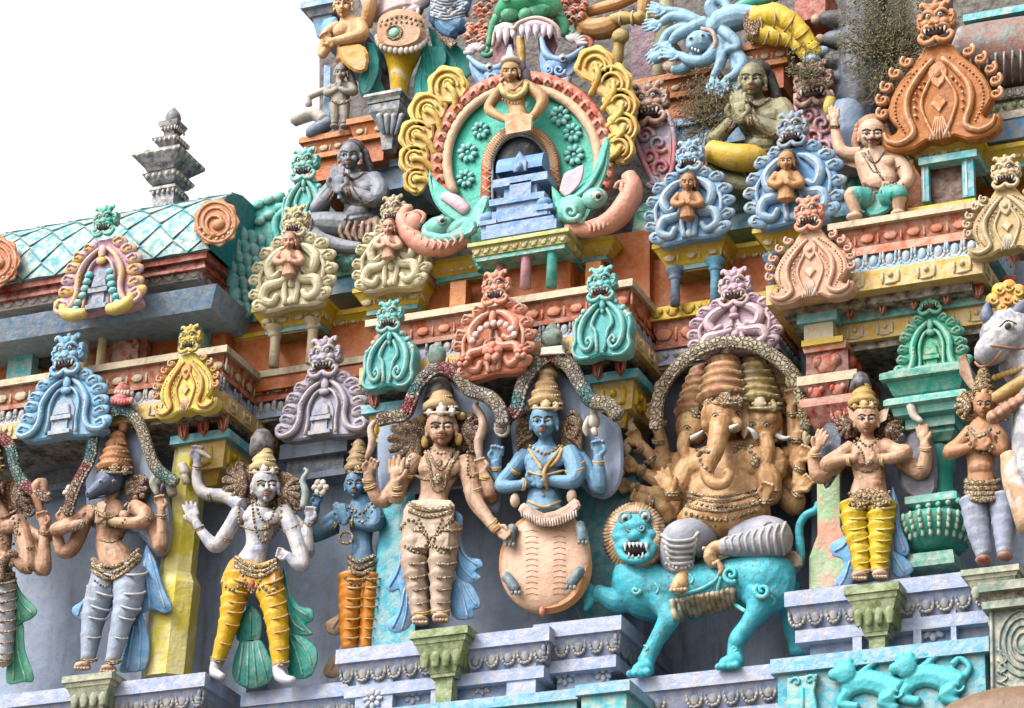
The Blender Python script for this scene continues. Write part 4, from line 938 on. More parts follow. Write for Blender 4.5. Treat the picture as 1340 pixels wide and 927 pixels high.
g = G(-.14); g.tube([(742, 300, 0, 8), (770, 301, 2, 10), (800, 290, 4, 14), (820, 268, 4, 15), (828, 246, 4, 13), (822, 229, 4, 9)], n=12); g.spiral(815, 246, 14, 10, 1.3, 2.8, 180); g.tube([(770, 292, 10, 3), (795, 282, 14, 3), (812, 262, 15, 3), (814, 240, 14, 3)])
for i in range(10): x = 770+i*6; y = 297-i*i*.55; g.tube([(x-4, y-6, 13, 1.8), (x+2, y, 15, 2.2), (x+2, y+7, 14, 1.8)], n=6)
build('salmon_scroll', g, SAL, t2)
g = G(-.14); g.ball(748, 274, 8, 20, 19, 12); g.spiral(748, 278, 18, 12, 1.4, 4, 20); g.ball(778, 260, 8, 17, 14, 11)
g.slab([(724, 268), (722, 243), (736, 258), (745, 255), (758, 245), (775, 228), (784, 200), (792, 180), (798, 186), (797, 215), (790, 238), (776, 262), (750, 280), (730, 292)], -6, 8, bev=3, k=2)
g.tube([(735, 262, 10, 3), (750, 260, 11, 3), (770, 245, 11, 3), (786, 218, 10, 3), (794, 190, 8, 2)])
build('monster_head', g, M((95, 200, 180), .25, .3, second=(130, 210, 200)), t2)
g = G(-.14); g.slab([(732, 250), (738, 228), (750, 222), (764, 216), (762, 236), (752, 250), (740, 258)], 0, 11, bev=2, k=2); build('pink_mouth', g, PINKL, t2); eyes(t2, -.14, [(782, 256, 18, 7)], lid=SEA)
# ---------------------------------------------------------------- statues
from mathutils.bvhtree import BVHTree
SPLITS = {'bangles': 'bangle', 'belt_and_necklace': 'jewellery', 'feet': 'foot', 'turtle_feet': 'turtle_foot', 'earrings': 'earring', 'held_conch': 'held_conch', 'held_shell': 'held_shell', 'held_flame': 'held_flame', 'necklace': 'jewellery'}
class Fig:
    def __init__(s, name, label, cat, base, y, group=None, root=None):
        s.y = y; s.t = root or thing(name, label, cat, base, y, group); s.b = []
    def g(s): return G(s.y)
    def add(s, nm, g, mt, remesh=None, hit=True, parent=None, label=None, smooth=2):
        if nm in SPLITS: return split(SPLITS[nm], g, mt, parent or s.t)
        o = build(nm, g, mt, parent or s.t, remesh, smooth, label)
        if hit:
            off = np.array(s.t.location); me = o.data
            V = np.empty(len(me.vertices)*3); me.vertices.foreach_get('co', V); V = V.reshape(-1, 3)+off
            s.b.append(BVHTree.FromPolygons([tuple(v) for v in V], [tuple(p.vertices) for p in me.polygons]))
        return o
    def d(s, px, py, dflt=None):
        w = W(px, py, s.y); r = w-CAM; L = np.linalg.norm(r); r = r/L; best = None
        for b in s.b:
            h = b.ray_cast(Vector(CAM), Vector(r))
            if h[0] is not None and (best is None or h[3] < best[0]): best = (h[3], h[0][1])
        if best is None: return dflt
        return (s.y-best[1])/PX
    def path(s, pts, k=4, up=0):
        A = catmull([(p[0], p[1]) for p in pts], k); D = [s.d(x, y) for x, y in A]
        good = [v for v in D if v is not None]
        if not good: return [(x, y, 0) for x, y in A]
        last = good[0]; out = []
        for (x, y), v in zip(A, D):
            v = last if v is None else v; last = v; out.append((x, y, v+up))
        # no sudden jumps in depth
        for i in range(1, len(out)):
            if out[i][2] < out[i-1][2]-6: out[i] = (out[i][0], out[i][1], out[i-1][2]-6)
        for i in range(len(out)-2, -1, -1):
            if out[i][2] < out[i+1][2]-6: out[i] = (out[i][0], out[i][1], out[i+1][2]-6)
        return out
    def line(s, g, pts, r, m=0, k=4, up=0, n=6):
        g.tube([(*p, r) for p in s.path(pts, k, up)], m, n=n, k=1)
    def beads(s, g, pts, r, m=0, step=None, up=.3):
        last = None; step = step or r*1.9
        for p in s.path(pts, 8, up):
            if last is None or math.hypot(p[0]-last[0], p[1]-last[1]) >= step: g.ball(p[0], p[1], p[2], r, r, r, m, n=6); last = p
    def dot(s, g, x, y, rx, ry=None, rd=None, m=0, a=0, up=0, n=8):
        ry = ry or rx; g.ball(x, y, (s.d(x, y) or 0)+up, rx, ry, rd or min(rx, ry), m, a=a, n=n)

def hand(g, x, y, d, ang, s=1.0, kind='open', side=1, m=0):
    """wrist at (x, y); fingers point along ang (degrees, 0 right, -90 up); side: which side the thumb leaves"""
    a = math.radians(ang); c, n = math.cos(a), math.sin(a); s *= 1.22
    def q(u, v, w=0): return (x+(u*c-v*n)*s, y+(u*n+v*c)*s, d+w*s)
    g.tube([(*q(-2, 0), 3.6*s), (*q(3, 0), 4.3*s), (*q(8, 0), 5.2*s), (*q(11, 0), 4.6*s)], m, sq=.6)
    fl = {'open': (9, 11, 10, 7.5), 'pray': (9, 11, 10, 8), 'curl': (6, 7, 6, 5), 'point': (11, 7, 6, 5), 'fist': (4, 4.5, 4, 3.5)}[kind]
    for i, L in enumerate(fl):
        v = (i-1.5)*(3.0 if kind != 'pray' else 2.4)*side; sp = math.radians((i-1.5)*(7 if kind == 'open' else 2)*side)
        cu = {'open': 1, 'pray': 0, 'curl': 6, 'point': 5 if i else 0, 'fist': 5}[kind]
        e = (11+L*.5*math.cos(sp), v+L*.5*math.sin(sp), cu*.6); f = (11+L*math.cos(sp)*(1 if cu < 4 else .55), v+L*math.sin(sp), cu)
        g.tube([(*q(7, v), 1.9*s), (*q(*e), 1.75*s), (*q(*f), 1.3*s)], m, n=7, k=3)
    g.tube([(*q(2, -3*side, 1), 2.3*s), (*q(6, -6.5*side, 3), 2.1*s), (*q(10.5, -8*side if kind == 'open' else -5*side, 4), 1.5*s)], m, n=7, k=3)
def arm(g, pts, m=0):
    """shoulder, elbow, wrist with radii; extra points keep the taper"""
    g.tube([(p[0], p[1], p[2], p[3]*(1.09 if i < 3 else 1.04)) for i, p in enumerate(pts)], m, n=12, k=5)
def face(f, x, y, r, h, turn=0.0, par=None, brow=BLACK, lip=LIP, skin=None, gaze=(0, 0), tilt=0, beard=False, open_=1.0):
    """eyes, brows and lips laid on the modelled head"""
    ex = r*.42; c, n = math.cos(math.radians(tilt)), math.sin(math.radians(tilt))
    def q(u, v): return x+u*c-v*n, y+u*n+v*c
    g = f.g(); sft = turn*r*.32
    for e in (-1, 1):
        w = r*.27*(1-.22*e*turn*1.0)
        cx, cy = q(sft+e*ex*(1-.1*abs(turn)), -h*.06); dd = f.d(cx, cy)
        if dd is None: continue
        g.ball(cx, cy, dd-.2*r, w, h*.12*open_, r*.3, 0, a=-tilt, n=10)
        px_, py_ = cx+gaze[0]*w*.4+turn*w*.2, cy+gaze[1]*h*.04; g.ball(px_, py_, dd+.06*r, w*.46, h*.10*open_, r*.09, 1, n=8)
    build('eyes', g, [EYEW, BLACK], par or f.t)
    g = f.g()
    for e in (-1, 1):
        w = r*.3; cx = sft+e*ex
        f.line(g, [q(cx-w, -h*.02), q(cx-.1*w, -h*.20*open_), q(cx+w, -h*.03)], r*.045, up=.02*r, k=2, n=5)
        f.line(g, [q(cx-w*1.05, -h*.26-(0 if e < 0 else -.02)*h), q(cx, -h*.36), q(cx+w*1.15, -h*.26)], r*.055, up=.02*r, k=3, n=5)
    build('brows', g, brow, par or f.t)
    g = f.g(); mx = sft*1.15
    cx, cy = q(mx, h*.48); dd = (f.d(cx, cy) or 0)
    f.line(g, [q(mx-r*.27, h*.47), q(mx-r*.1, h*.43), q(mx, h*.455), q(mx+r*.1, h*.43), q(mx+r*.27, h*.47)], r*.07, up=.02*r, k=2, n=6)
    f.line(g, [q(mx-r*.2, h*.52), q(mx, h*.57), q(mx+r*.2, h*.52)], r*.085, up=0, k=2, n=6)
    build('lips', g, lip, par or f.t)
def head(g, x, y, d, r, h, turn=0.0, ears=True, chin=True, m=0, nose=True):
    g.ball(x, y-h*.12, d, r, h*.88, r*1.05, m, n=18)
    g.ball(x+turn*r*.15, y+h*.38, d+r*.22, r*.72, h*.58, r*.78, m, n=14)
    g.ball(x+turn*r*.3, y+h*.8, d+r*.5, r*.24, h*.16, r*.26, m, n=10)
    for e in (-1, 1): g.ball(x+turn*r*.25+e*r*.48, y+h*.2, d+r*.62, r*.32, h*.26, r*.3, m, n=10)
    if nose:
        nx = x+turn*r*.36
        g.tube([(nx, y-h*.16, d+r*.92, r*.10), (nx, y+h*.1, d+r*1.13, r*.13), (nx, y+h*.24, d+r*1.24, r*.18)], m, n=8, k=3)
        for e in (-1, 1): g.ball(nx+e*r*.16, y+h*.25, d+r*1.08, r*.12, h*.08, r*.12, m, n=8)
        g.ball(nx, y+h*.5, d+r*.95, r*.3, h*.12, r*.16, m, n=8)
    if ears:
        for e in (-1, 1):
            if e*turn > .6: continue
            g.ball(x+e*r*1.0, y+h*.08, d, r*.16, h*.34, r*.28, m, n=8); g.ball(x+e*r*1.02, y+h*.42, d+1, r*.14, h*.16, r*.16, m, n=8)
def crown(f, x, y, d, r, h, mt, m2=None, rings=5, tip=True, nm='crown', lean=0, front=True, ex=.75):
    """tall tiered crown: y is the rim, h its height"""
    m2 = m2 or mt; g = f.g(); N = rings*4; prof = [(.1, -h)] if tip else []
    for i in range(N+1):
        t = i/N; rr = r*(.30+.74*t**ex)*(1+.09*math.cos(t*rings*2*math.pi+math.pi)); prof.append((rr, -h*(1-t)*.94))
    prof.append((r*.92, h*.02)); g.lathe(x, y, prof, 0, n=18, d=d, lean=lean); 
    for i in range(rings):
        t = (i+.5)/rings; rr = r*(.32+.74*t**ex)*1.03; yy = -h*(1-t)*.94
        for j in range(13):
            b = -math.pi*j/12; g.ball(x+rr*math.cos(b)+lean*yy, y+yy, d-rr*math.sin(b)*.96, r*.09, r*.09, r*.09, 1, n=6)
    if front:
        for (a, b, s_) in ((0, -.08*h, .30), (-.62, -.02*h, .22), (.62, -.02*h, .22), (0, -.33*h, .2)):
            g.ball(x+a*r, y+b, d+math.sqrt(max(0, 1-a*a))*r*.95*(1 if b > -.2*h else .7), r*s_, r*s_*1.15, r*.16, 1, n=8)
            g.ball(x+a*r, y+b-r*s_*1.0, d+math.sqrt(max(0, 1-a*a))*r*.9*(1 if b > -.2*h else .7), r*s_*.5, r*s_*.7, r*.12, 1, n=6)
    g.tube([(x+r*1.02*math.cos(b), y+.01*h, d+r*1.02*math.sin(b), r*.08) for b in [2*math.pi*i/16 for i in range(16)]], 1, n=6, k=1, closed=True)
    return f.add(nm, g, [mt, m2], hit=True)
def hair(f, x, y, d, r, side, mt, n=5, rows=4, nm='hair', a0=-70, a1=70):
    """fan of curled locks beside a head; side -1 left, 1 right"""
    g = f.g(); r *= 1.15; n += 1
    g.ball(x, y, d-4, r*.8, r*.95, 6, n=12)
    for i in range(n):
        a = math.radians(a0+(a1-a0)*i/(n-1)); 
        for j in range(rows-1):
            rr = r*(.45+.2*j); ex, ey = x+side*math.cos(a)*rr, y+math.sin(a)*rr
            sx, sy = x+side*math.cos(a)*r*.15*j, y+math.sin(a)*r*.15*j
            g.tube([(sx, sy, d+4-j, r*.13), ((sx+ex)/2, (sy+ey)/2-r*.06, d+6-j*1.6, r*.165), (ex, ey, d+4-j*2, r*.15), (ex+side*r*.05, ey+r*.1, d+3-j*2, r*.07)], n=6, k=3)
        g.spiral(x+side*math.cos(a)*r*.9, y+math.sin(a)*r*.9, d, r*.2, 1.1, r*.085, 0, side)
    return f.add(nm, g, mt)
def drape(f, pts, d0, d1, mt, folds=(), nm='drape', k=3, r=1.6, bev=2):
    g = f.g(); g.slab(pts, d0, d1, bev=bev, k=k)
    for fo in folds: g.tube([(x, y, d1, r) for x, y in fo], n=6, k=4, sq=1.2)
    for i in range(len(g.S)): g.S[i] = True
    return f.add(nm, g, mt, hit=False)
def leg_pts(pts, bands, amp=.09):
    A = catmull(pts, 12); n = len(A)
    for i in range(n):
        ph = (i/(n-1)*bands) % 1.0; A[i, 3] *= 1-amp+2*amp*(1-ph)**2
    return [tuple(p) for p in A]
def banded(f, legs, bands, mt, ringm=None, nm='trouser_leg', amp=.07, beads=False):
    for pts in legs:
        g = f.g(); P = leg_pts(pts, bands, amp); g.tube(P, n=14, k=1)
        if ringm is not None:
            A = catmull(pts, 12)
            for b in range(bands):
                i = int((b+.12)/bands*(len(A)-1)); j = min(i+1, len(A)-1); x, y, d, r = A[i]; tx, ty = A[j][:2]-A[i][:2]
                ax = math.degrees(math.atan2(ty, tx))-90
                g.ring(x, y, d, r*1.04, r*.085 if not beads else r*.1, ax, 1, sq=.6)
        f.add(nm, g, [mt]+([ringm] if ringm is not None else []))
def bangles(f, lst, mt, nm='bangles', th=1.3, parent=None):
    """lst of (x, y, d, r, axis angle)"""
    g = f.g()
    for (x, y, d, r, ax) in lst:
        g.ring(x, y, d, r+.6, th, ax, sq=.6); 
        c, n = math.cos(math.radians(ax)), math.sin(math.radians(ax))
        g.ring(x-n*th*1.9, y+c*th*1.9, d, r+.4, th*.8, ax, sq=.6)
    return f.add(nm, g, mt, hit=False)
def hood(f, pts, r, cols, nm='serpent_arch', d=14, scal=True, lining=None):
    """mottled arch over a statue: stretches of colour along one tube"""
    A = catmull([(x, y, d, r) for x, y in pts], 8); g = f.g(); n = len(A); C = len(cols); seg = max(2, n//(C*1))
    for i in range(C):
        a, b = int(i*(n-1)/C), int((i+1)*(n-1)/C); b = max(b, a+1)
        g.tube([tuple(p) for p in A[a:b+1]], i, n=10, k=1, sq=.8)
    if scal:
        for i in range(0, n-1):
            x, y = A[i][:2]; t = A[min(i+1, n-1)][:2]-A[i][:2]; L = np.linalg.norm(t)+1e-6; nx, ny = -t[1]/L, t[0]/L
            for w in (-.55, 0, .55): g.ball(x+nx*r*w+random.uniform(-1, 1), y+ny*r*w, d+r*.62*(1-.35*abs(w)), r*.28, r*.28, r*.14, min(C-1, int(i/n*C)), n=6)
    o = f.add(nm, g, cols, hit=False)
    if lining:
        g = f.g(); g.tube([(x+lining[0], y+lining[1], d-1, r*.75) for x, y in pts], n=8, k=6, sq=.7); f.add('arch_lining', g, lining[2], hit=False)
    return o
ANT = M((196, 162, 122), .4, .7, chipc=(222, 205, 180), sat=1.1, carve=34); ANTP = M((200, 165, 145), .4, .5, chipc=(230, 215, 205), sat=1.1)
HAIRB = M((160, 118, 92), .4, .65, sat=1.1, carve=42); GOLDP = M((200, 155, 80), .3, .5)
def sheet(f, poly, d, mt, nm='aureole', dd=14):
    g = f.g(); g.slab(poly, d-dd, d, bev=4, k=3); return f.add(nm, g, mt, hit=False)

# ======== boar-headed statue
f = Fig('boar_headed_statue', 'four-armed boar-headed statue with grey striped trousers and praying hands at left', 'statue', (130, 876), -.3)
sheet(f, [(112, 620), (130, 570), (158, 545), (188, 570), (215, 620), (225, 680), (222, 720), (205, 728), (180, 700), (120, 690)], -8, WALLD, dd=24)
g = f.g()
g.tube([(150, 640, 4, 9), (145, 655, 2, 9), (147, 668, 3, 17), (146, 690, 4, 20), (142, 712, 4, 17), (150, 730, 4, 21), (156, 748, 3, 22)], n=16, sq=.75)
g.ball(133, 680, 16, 9, 7, 6); g.ball(160, 676, 16, 10, 8, 6)
arm(g, [(118, 670, 4, 10), (95, 684, 12, 9), (73, 694, 16, 8), (90, 690, 22, 7), (112, 684, 26, 5.5)])
arm(g, [(176, 664, 4, 10), (190, 674, 14, 9.5), (183, 684, 20, 8), (155, 684, 24, 6.5), (132, 680, 27, 5.5)])
hand(g, 112, 684, 27, -68, .95, 'pray', 1); hand(g, 128, 682, 30, -75, 1.0, 'pray', -1)
arm(g, [(112, 680, -4, 9), (96, 716, -2, 9), (82, 722, 2, 8), (76, 705, 6, 7), (80, 685, 8, 5)]); hand(g, 80, 684, 8, -72, 1.0, 'curl', 1)
arm(g, [(190, 676, -4, 9), (206, 700, 0, 9.5), (210, 716, 3, 9), (212, 695, 6, 7.5), (211, 668, 8, 5)]); hand(g, 211, 667, 8, -98, 1.0, 'curl', -1)
f.add('body', g, SKIN, remesh=1.0)
g = f.g(); g.ball(143, 630, 12, 19, 18, 18, n=16); g.tube([(140, 632, 18, 13), (128, 640, 26, 10), (119, 646, 32, 7.5), (115, 648, 35, 5.5)], n=12)
g.ball(158, 618, 8, 6, 10, 4, a=20); g.ball(132, 616, 10, 5, 9, 4, a=-20)
f.add('boar_head', g, M((105, 115, 140), .2, .35), remesh=1.0)
g = f.g()
for x, y in ((131, 630), (149, 630)): f.dot(g, x, y, 3.2, 2.4, 2)
for x, y in ((131, 630), (149, 630)): f.dot(g, x, y, 1.6, 1.6, 1.2, 1, up=1.6)
f.dot(g, 114, 646, 1.3, 1.3, 1, 1); f.line(g, [(116, 654), (126, 652), (138, 650)], 1, 1); build('eyes', g, [EYEW, BLACK], f.t)
crown(f, 150, 618, 8, 22, 56, M((195, 130, 85), .35, .5), ANT, 5); g = f.g(); g.ball(162, 558, 8, 7, 9, 7); f.add('crown_knob', g, M((170, 105, 75)))
g = f.g(); g.ball(180, 640, 0, 18, 20, 12)
for i in range(14): a = i*.9; g.ball(180+math.cos(a)*(i*.9+3), 640+math.sin(a)*(i*1+3), 9, 4.5, 4, 3.5, n=8)
f.add('hair_bun', g, HAIRB)
banded(f, [[(142, 748, 6, 20), (130, 785, 8, 19), (122, 812, 10, 15), (115, 864, 12, 9)], [(170, 748, 6, 22), (168, 785, 12, 19), (160, 812, 16, 14), (147, 866, 18, 9)]], 5, M((172, 184, 205), .25, .5, sat=1.0), M((190, 198, 215), .3, .3, sat=1.0), amp=.03)
g = f.g()
for x, y, a in ((108, 872, 170), (142, 876, 150)):
    g.ball(x, y, 20, 10, 5, 12); [g.ball(x-9+i*4.2, y+3, 31, 2.4, 2.2, 4, n=8) for i in range(5)]
f.add('feet', g, SKIN)
g = f.g()
for k_ in range(3): f.line(g, [(121, 732+k_*7), (140, 742+k_*8), (160, 738+k_*7), (182, 720+k_*6)], 3.2)
f.beads(g, [(121, 738), (140, 750), (160, 748), (184, 728)], 2.2); f.beads(g, [(124, 760), (138, 768), (152, 756)], 1.8)
f.line(g, [(122, 662), (135, 676), (150, 676), (168, 658)], 2.2); f.beads(g, [(124, 668), (142, 690), (160, 684), (170, 664)], 1.7)
f.line(g, [(130, 706), (146, 710), (160, 704)], 1.5); f.add('belt_and_necklace', g, ANT, hit=False)
bangles(f, [(105, 686, 25, 6.5, -70), (97, 687, 22, 7, -70), (190, 674, 14, 10, 30), (140, 682, 26, 6.5, 80), (80, 690, 8, 6, 0), (211, 674, 7, 6.5, 0), (207, 700, 0, 10, 0), (117, 862, 12, 9.5, 0), (148, 864, 18, 9.5, 0)], ANT)
DB = M((120, 175, 222), .25, .3)
drape(f, [(192, 712), (204, 735), (214, 770), (226, 797), (214, 803), (200, 798), (182, 802), (180, 770), (185, 735)], -6, 2, DB, [[(195, 725), (205, 760), (216, 796)], [(189, 735), (194, 770), (196, 796)]])
drape(f, [(185, 800), (196, 840), (191, 874), (172, 880), (155, 877), (165, 845), (172, 815)], -8, 0, DB, [[(182, 812), (184, 840), (182, 876)], [(175, 820), (170, 850), (166, 876)]])
drape(f, [(118, 772), (114, 800), (108, 812), (96, 804), (95, 795), (108, 786)], -6, 2, DB, [[(114, 784), (106, 794), (102, 806)]])
HC = [M(c, .4, .7, carve=30) for c in ((150, 140, 135), (150, 60, 70), (70, 120, 125), (165, 150, 130), (150, 110, 95), (180, 160, 135), (90, 130, 125))]
hood(f, [(88, 672), (98, 640), (108, 620), (118, 600), (124, 570), (136, 548), (158, 537), (178, 548), (190, 575), (200, 605), (212, 620), (230, 632)], 8, [HC[4], HC[1], HC[2], HC[0], HC[2], HC[3], HC[3], HC[6]], d=22)
g = f.g(); g.ball(160, 524, 24, 15, 10, 12); g.ball(160, 512, 24, 11, 9, 9); g.ball(160, 505, 24, 6, 5, 5)
for i in range(7): g.ball(148+i*4, 526+abs(3-i)*-.6, 34, 3.4, 5, 3, 1, n=8)
for i in range(5): g.ball(152+i*4, 514, 32, 2.6, 4, 3, 2, n=8)
f.add('arch_finial', g, [M((185, 60, 80), .3, .4), M((200, 80, 95), .3, .4), CREAM2], hit=False)
g = f.g(); 
for i in range(6): a = i*1.05; g.ball(93+7*math.cos(a), 645+7*math.sin(a), 10, 5, 4, 3, n=8, a=-math.degrees(a))
g.ball(93, 645, 13, 4); f.add('held_flower', g, OFFW)
g = f.g(); g.tube([(206, 648, 8, 3), (203, 632, 6, 8), (212, 622, 4, 6), (222, 632, 2, 7), (226, 648, 2, 6)], n=8); g.ball(208, 630, 10, 5); g.ball(218, 622, 8, 5); f.add('held_conch', g, M((150, 150, 140), .5, .6), hit=False)

# ======== far left statue, mostly outside the photo
f = Fig('crowned_statue', 'brown statue with striped trousers and green sash cut by the left edge', 'statue', (0, 890), -.3)
g = f.g()
g.tube([(-8, 655, 4, 9), (-8, 675, 3, 20), (-5, 700, 4, 22), (-6, 735, 4, 20), (-4, 755, 3, 22)], n=16, sq=.75); g.ball(10, 690, 14, 12, 10, 8); g.ball(-14, 690, 14, 12, 10, 8)
head(g, -14, 635, 8, 17, 21, .3)
arm(g, [(22, 680, 4, 10), (33, 710, 8, 10), (36, 742, 12, 9), (22, 735, 20, 7), (8, 728, 24, 6)]); hand(g, 8, 728, 24, 200, 1, 'fist')
arm(g, [(30, 690, -4, 9), (45, 725, -2, 10), (57, 745, 2, 9.5), (58, 715, 6, 7.5), (57, 692, 8, 5)]); hand(g, 57, 690, 8, -95, 1.1, 'curl', -1)
arm(g, [(28, 690, -6, 8), (60, 705, -2, 6), (70, 690, 2, 5)])
f.add('body', g, SKIN, remesh=1.0); face(f, -14, 635, 17, 21, .3)
hair(f, 18, 652, -2, 26, 1, HAIRB); crown(f, -14, 615, 6, 19, 52, ANT, GOLDP)
banded(f, [[(0, 760, 6, 20), (4, 810, 8, 16), (4, 868, 10, 10)], [(-32, 760, 6, 20), (-34, 868, 10, 11)]], 8, M((200, 200, 205), .4, .5), ANT)
g = f.g(); f.line(g, [(-20, 740), (0, 750), (16, 738)], 4); f.line(g, [(-20, 752), (0, 762), (18, 750)], 4); f.beads(g, [(-10, 665), (2, 705), (18, 712), (24, 680)], 2); f.beads(g, [(14, 665), (20, 690), (26, 700)], 2.3); f.line(g, [(-20, 672), (2, 678), (22, 668)], 2); f.add('belt_and_necklace', g, ANT, hit=False)
bangles(f, [(57, 696, 8, 6, 0), (34, 715, 8, 10, 0), (36, 742, 12, 9, 60), (48, 730, -1, 10, -30), (4, 862, 10, 10, 0)], ANT)
SG = M((85, 170, 140), .2, .3)
drape(f, [(18, 750), (28, 775), (48, 797), (44, 808), (30, 815), (14, 818)], -6, 3, SG, [[(20, 765), (30, 790), (42, 803)], [(16, 775), (24, 800), (26, 812)]])
drape(f, [(14, 815), (30, 814), (33, 850), (45, 889), (30, 893), (8, 893), (12, 850)], -8, 0, SG, [[(22, 820), (24, 855), (34, 890)], [(16, 830), (17, 860), (18, 890)]])
hood(f, [(-20, 560), (0, 572), (14, 585), (20, 612), (32, 634), (48, 645), (64, 652)], 8, [HC[0], HC[1], HC[2], HC[6], HC[1], HC[4]])
g = f.g(); g.tube([(54, 672, 12, 4), (50, 655, 12, 7), (48, 640, 12, 9), (56, 632, 12, 7), (58, 645, 12, 5)]); f.add('held_club', g, M((170, 105, 70), .4, .5), hit=False)
g = f.g(); g.tube([(2, 760, 26, 4), (4, 740, 28, 5), (14, 725, 28, 6), (22, 728, 26, 4)]); f.add('held_object', g, HAIRB, hit=False)

# ======== white statue with yellow legs
f = Fig('dancing_statue', 'white-skinned statue with yellow trousers and teal sash stepping beside the yellow column', 'statue', (330, 886), -.22)
g = f.g()
head(g, 347, 636, 16, 17, 21, .35)
g.tube([(346, 650, 8, 8), (344, 660, 6, 9), (341, 670, 5, 20), (341, 690, 6, 21), (337, 710, 6, 15), (334, 722, 6, 16), (328, 738, 6, 21)], n=16, sq=.75)
g.ball(328, 676, 16, 11, 9, 7); g.ball(356, 678, 16, 11, 9, 7); g.ball(334, 722, 12, 12, 9, 8)
arm(g, [(318, 662, 2, 10), (296, 650, -2, 8.5), (268, 646, 2, 7.5), (258, 630, 6, 6.5), (258, 602, 10, 5)]); hand(g, 258, 603, 10, -88, 1.05, 'curl', 1)
arm(g, [(314, 670, 6, 10), (300, 694, 12, 9.5), (284, 714, 16, 9), (270, 704, 18, 7), (256, 684, 20, 5.2)]); hand(g, 256, 685, 20, -108, 1.15, 'open', 1)
arm(g, [(370, 668, 4, 10), (386, 700, 8, 9.5), (396, 738, 12, 8.5), (388, 738, 18, 7), (376, 726, 22, 5)]); hand(g, 378, 727, 22, 195, .95, 'fist')
arm(g, [(375, 670, -4, 9), (396, 700, -4, 9.5), (402, 722, 0, 9), (402, 700, 4, 7), (404, 680, 6, 5)]); hand(g, 404, 682, 6, -80, 1.0, 'curl', -1)
f.add('body', g, M((214, 206, 204), .3, .5, sat=1.1, second=(175, 178, 195), sscale=8), remesh=1.0); face(f, 347, 636, 17, 21, .35, gaze=(1, 0))
hair(f, 322, 636, 4, 26, -1, HAIRB); hair(f, 368, 646, 2, 26, 1, HAIRB, a0=-40, a1=90)
crown(f, 345, 618, 12, 18, 34, M((210, 185, 130), .35, .5), OFFW, 3, tip=False)
g = f.g(); g.lathe(344, 562, [(3, 0), (9, 3), (14, 12), (15, 24), (14, 34)], d=10); f.add('dark_topknot', g, M((70, 68, 85), .4, .6), hit=False)
YT = M((228, 180, 50), .25, .35)
banded(f, [[(314, 756, 8, 20), (306, 785, 12, 16), (300, 815, 14, 13), (284, 868, 16, 8)], [(350, 760, 8, 20), (358, 790, 12, 16), (364, 825, 14, 13.5), (367, 872, 14, 10)]], 6, YT, M((215, 150, 60), .3, .4), amp=.05)
g = f.g(); g.tube([(284, 866, 16, 7.5), (281, 880, 18, 7), (286, 884, 26, 6), (292, 886, 32, 4)]); g.tube([(367, 868, 14, 10), (366, 882, 16, 8.5), (372, 889, 24, 6.5), (384, 891, 30, 5)]); f.add('feet', g, M((208, 208, 218), .3, .4))
g = f.g(); g.slab([(290, 757), (300, 735), (314, 728), (340, 738), (362, 730), (366, 752), (364, 770), (350, 776), (342, 768), (330, 778), (318, 768), (300, 772), (289, 766)], 4, 26, bev=6, k=2)
f.add('hip_cloth', g, M((222, 160, 70), .3, .4)); 
g = f.g()
for k_ in range(3): f.line(g, [(308, 729+k_*6), (325, 740+k_*6), (345, 742+k_*6), (362, 733+k_*5)], 3)
f.beads(g, [(291, 764), (304, 772), (318, 766), (330, 776), (344, 768), (352, 775), (364, 768)], 2.4); f.beads(g, [(315, 748), (325, 768), (329, 775)], 2); f.beads(g, [(346, 748), (338, 764), (331, 775)], 2)
f.dot(g, 329, 765, 5, 6, 3, 1); f.dot(g, 330, 744, 6, 6, 3)
f.beads(g, [(330, 658), (334, 690), (342, 708), (354, 706), (366, 690), (368, 662)], 2.1); f.beads(g, [(334, 656), (340, 676), (347, 682), (356, 676), (360, 658)], 2)
f.line(g, [(330, 655), (345, 664), (360, 656)], 1.8); f.line(g, [(314, 688), (336, 694), (364, 688)], 1.5); [f.dot(g, 348, 690+i*8, 5-i, 4, 3) for i in range(3)]
f.beads(g, [(313, 660), (312, 680), (316, 692)], 1.8); f.add('belt_and_necklace', g, [ANT, RED], hit=False)
bangles(f, [(258, 610, 9, 5.5, 0), (276, 648, 0, 8, 90), (260, 690, 19, 6, -20), (294, 702, 13, 9.5, 30), (380, 690, 7, 10, -20), (403, 684, 5, 6, 0), (285, 862, 16, 8.5, 10), (367, 866, 14, 10.5, 0)], ANT)
TD = M((40, 140, 130), .2, .35); 
drape(f, [(328, 790), (342, 806), (340, 838), (310, 838), (314, 810)], -8, 3, TD, [[(328, 800), (328, 835)]])
drape(f, [(314, 838), (338, 836), (350, 852), (360, 880), (350, 895), (328, 902), (308, 892), (304, 872)], -8, 3, TD, [[(318, 842), (312, 890)], [(325, 842), (324, 898)], [(331, 842), (336, 898)], [(337, 842), (350, 890)]])
drape(f, [(370, 738), (378, 770), (392, 793), (408, 797), (410, 812), (400, 818), (410, 830), (394, 832), (378, 826), (372, 790)], -8, 2, M((50, 160, 145), .2, .35), [[(374, 750), (382, 790), (402, 806)], [(373, 770), (382, 812), (398, 826)]])
drape(f, [(378, 826), (394, 832), (412, 845), (416, 862), (408, 884), (392, 889), (378, 884), (376, 850)], -8, 2, M((50, 160, 145), .2, .35), [[(384, 832), (400, 850), (408, 870)], [(380, 836), (390, 860), (396, 884)]])
g = f.g()
for i in range(6): a = i*1.05; g.ball(419+7*math.cos(a), 638+7*math.sin(a), 8, 5, 4, 3, n=8, a=-math.degrees(a))
g.ball(419, 638, 10, 4); f.add('held_flower', g, OFFW, hit=False)
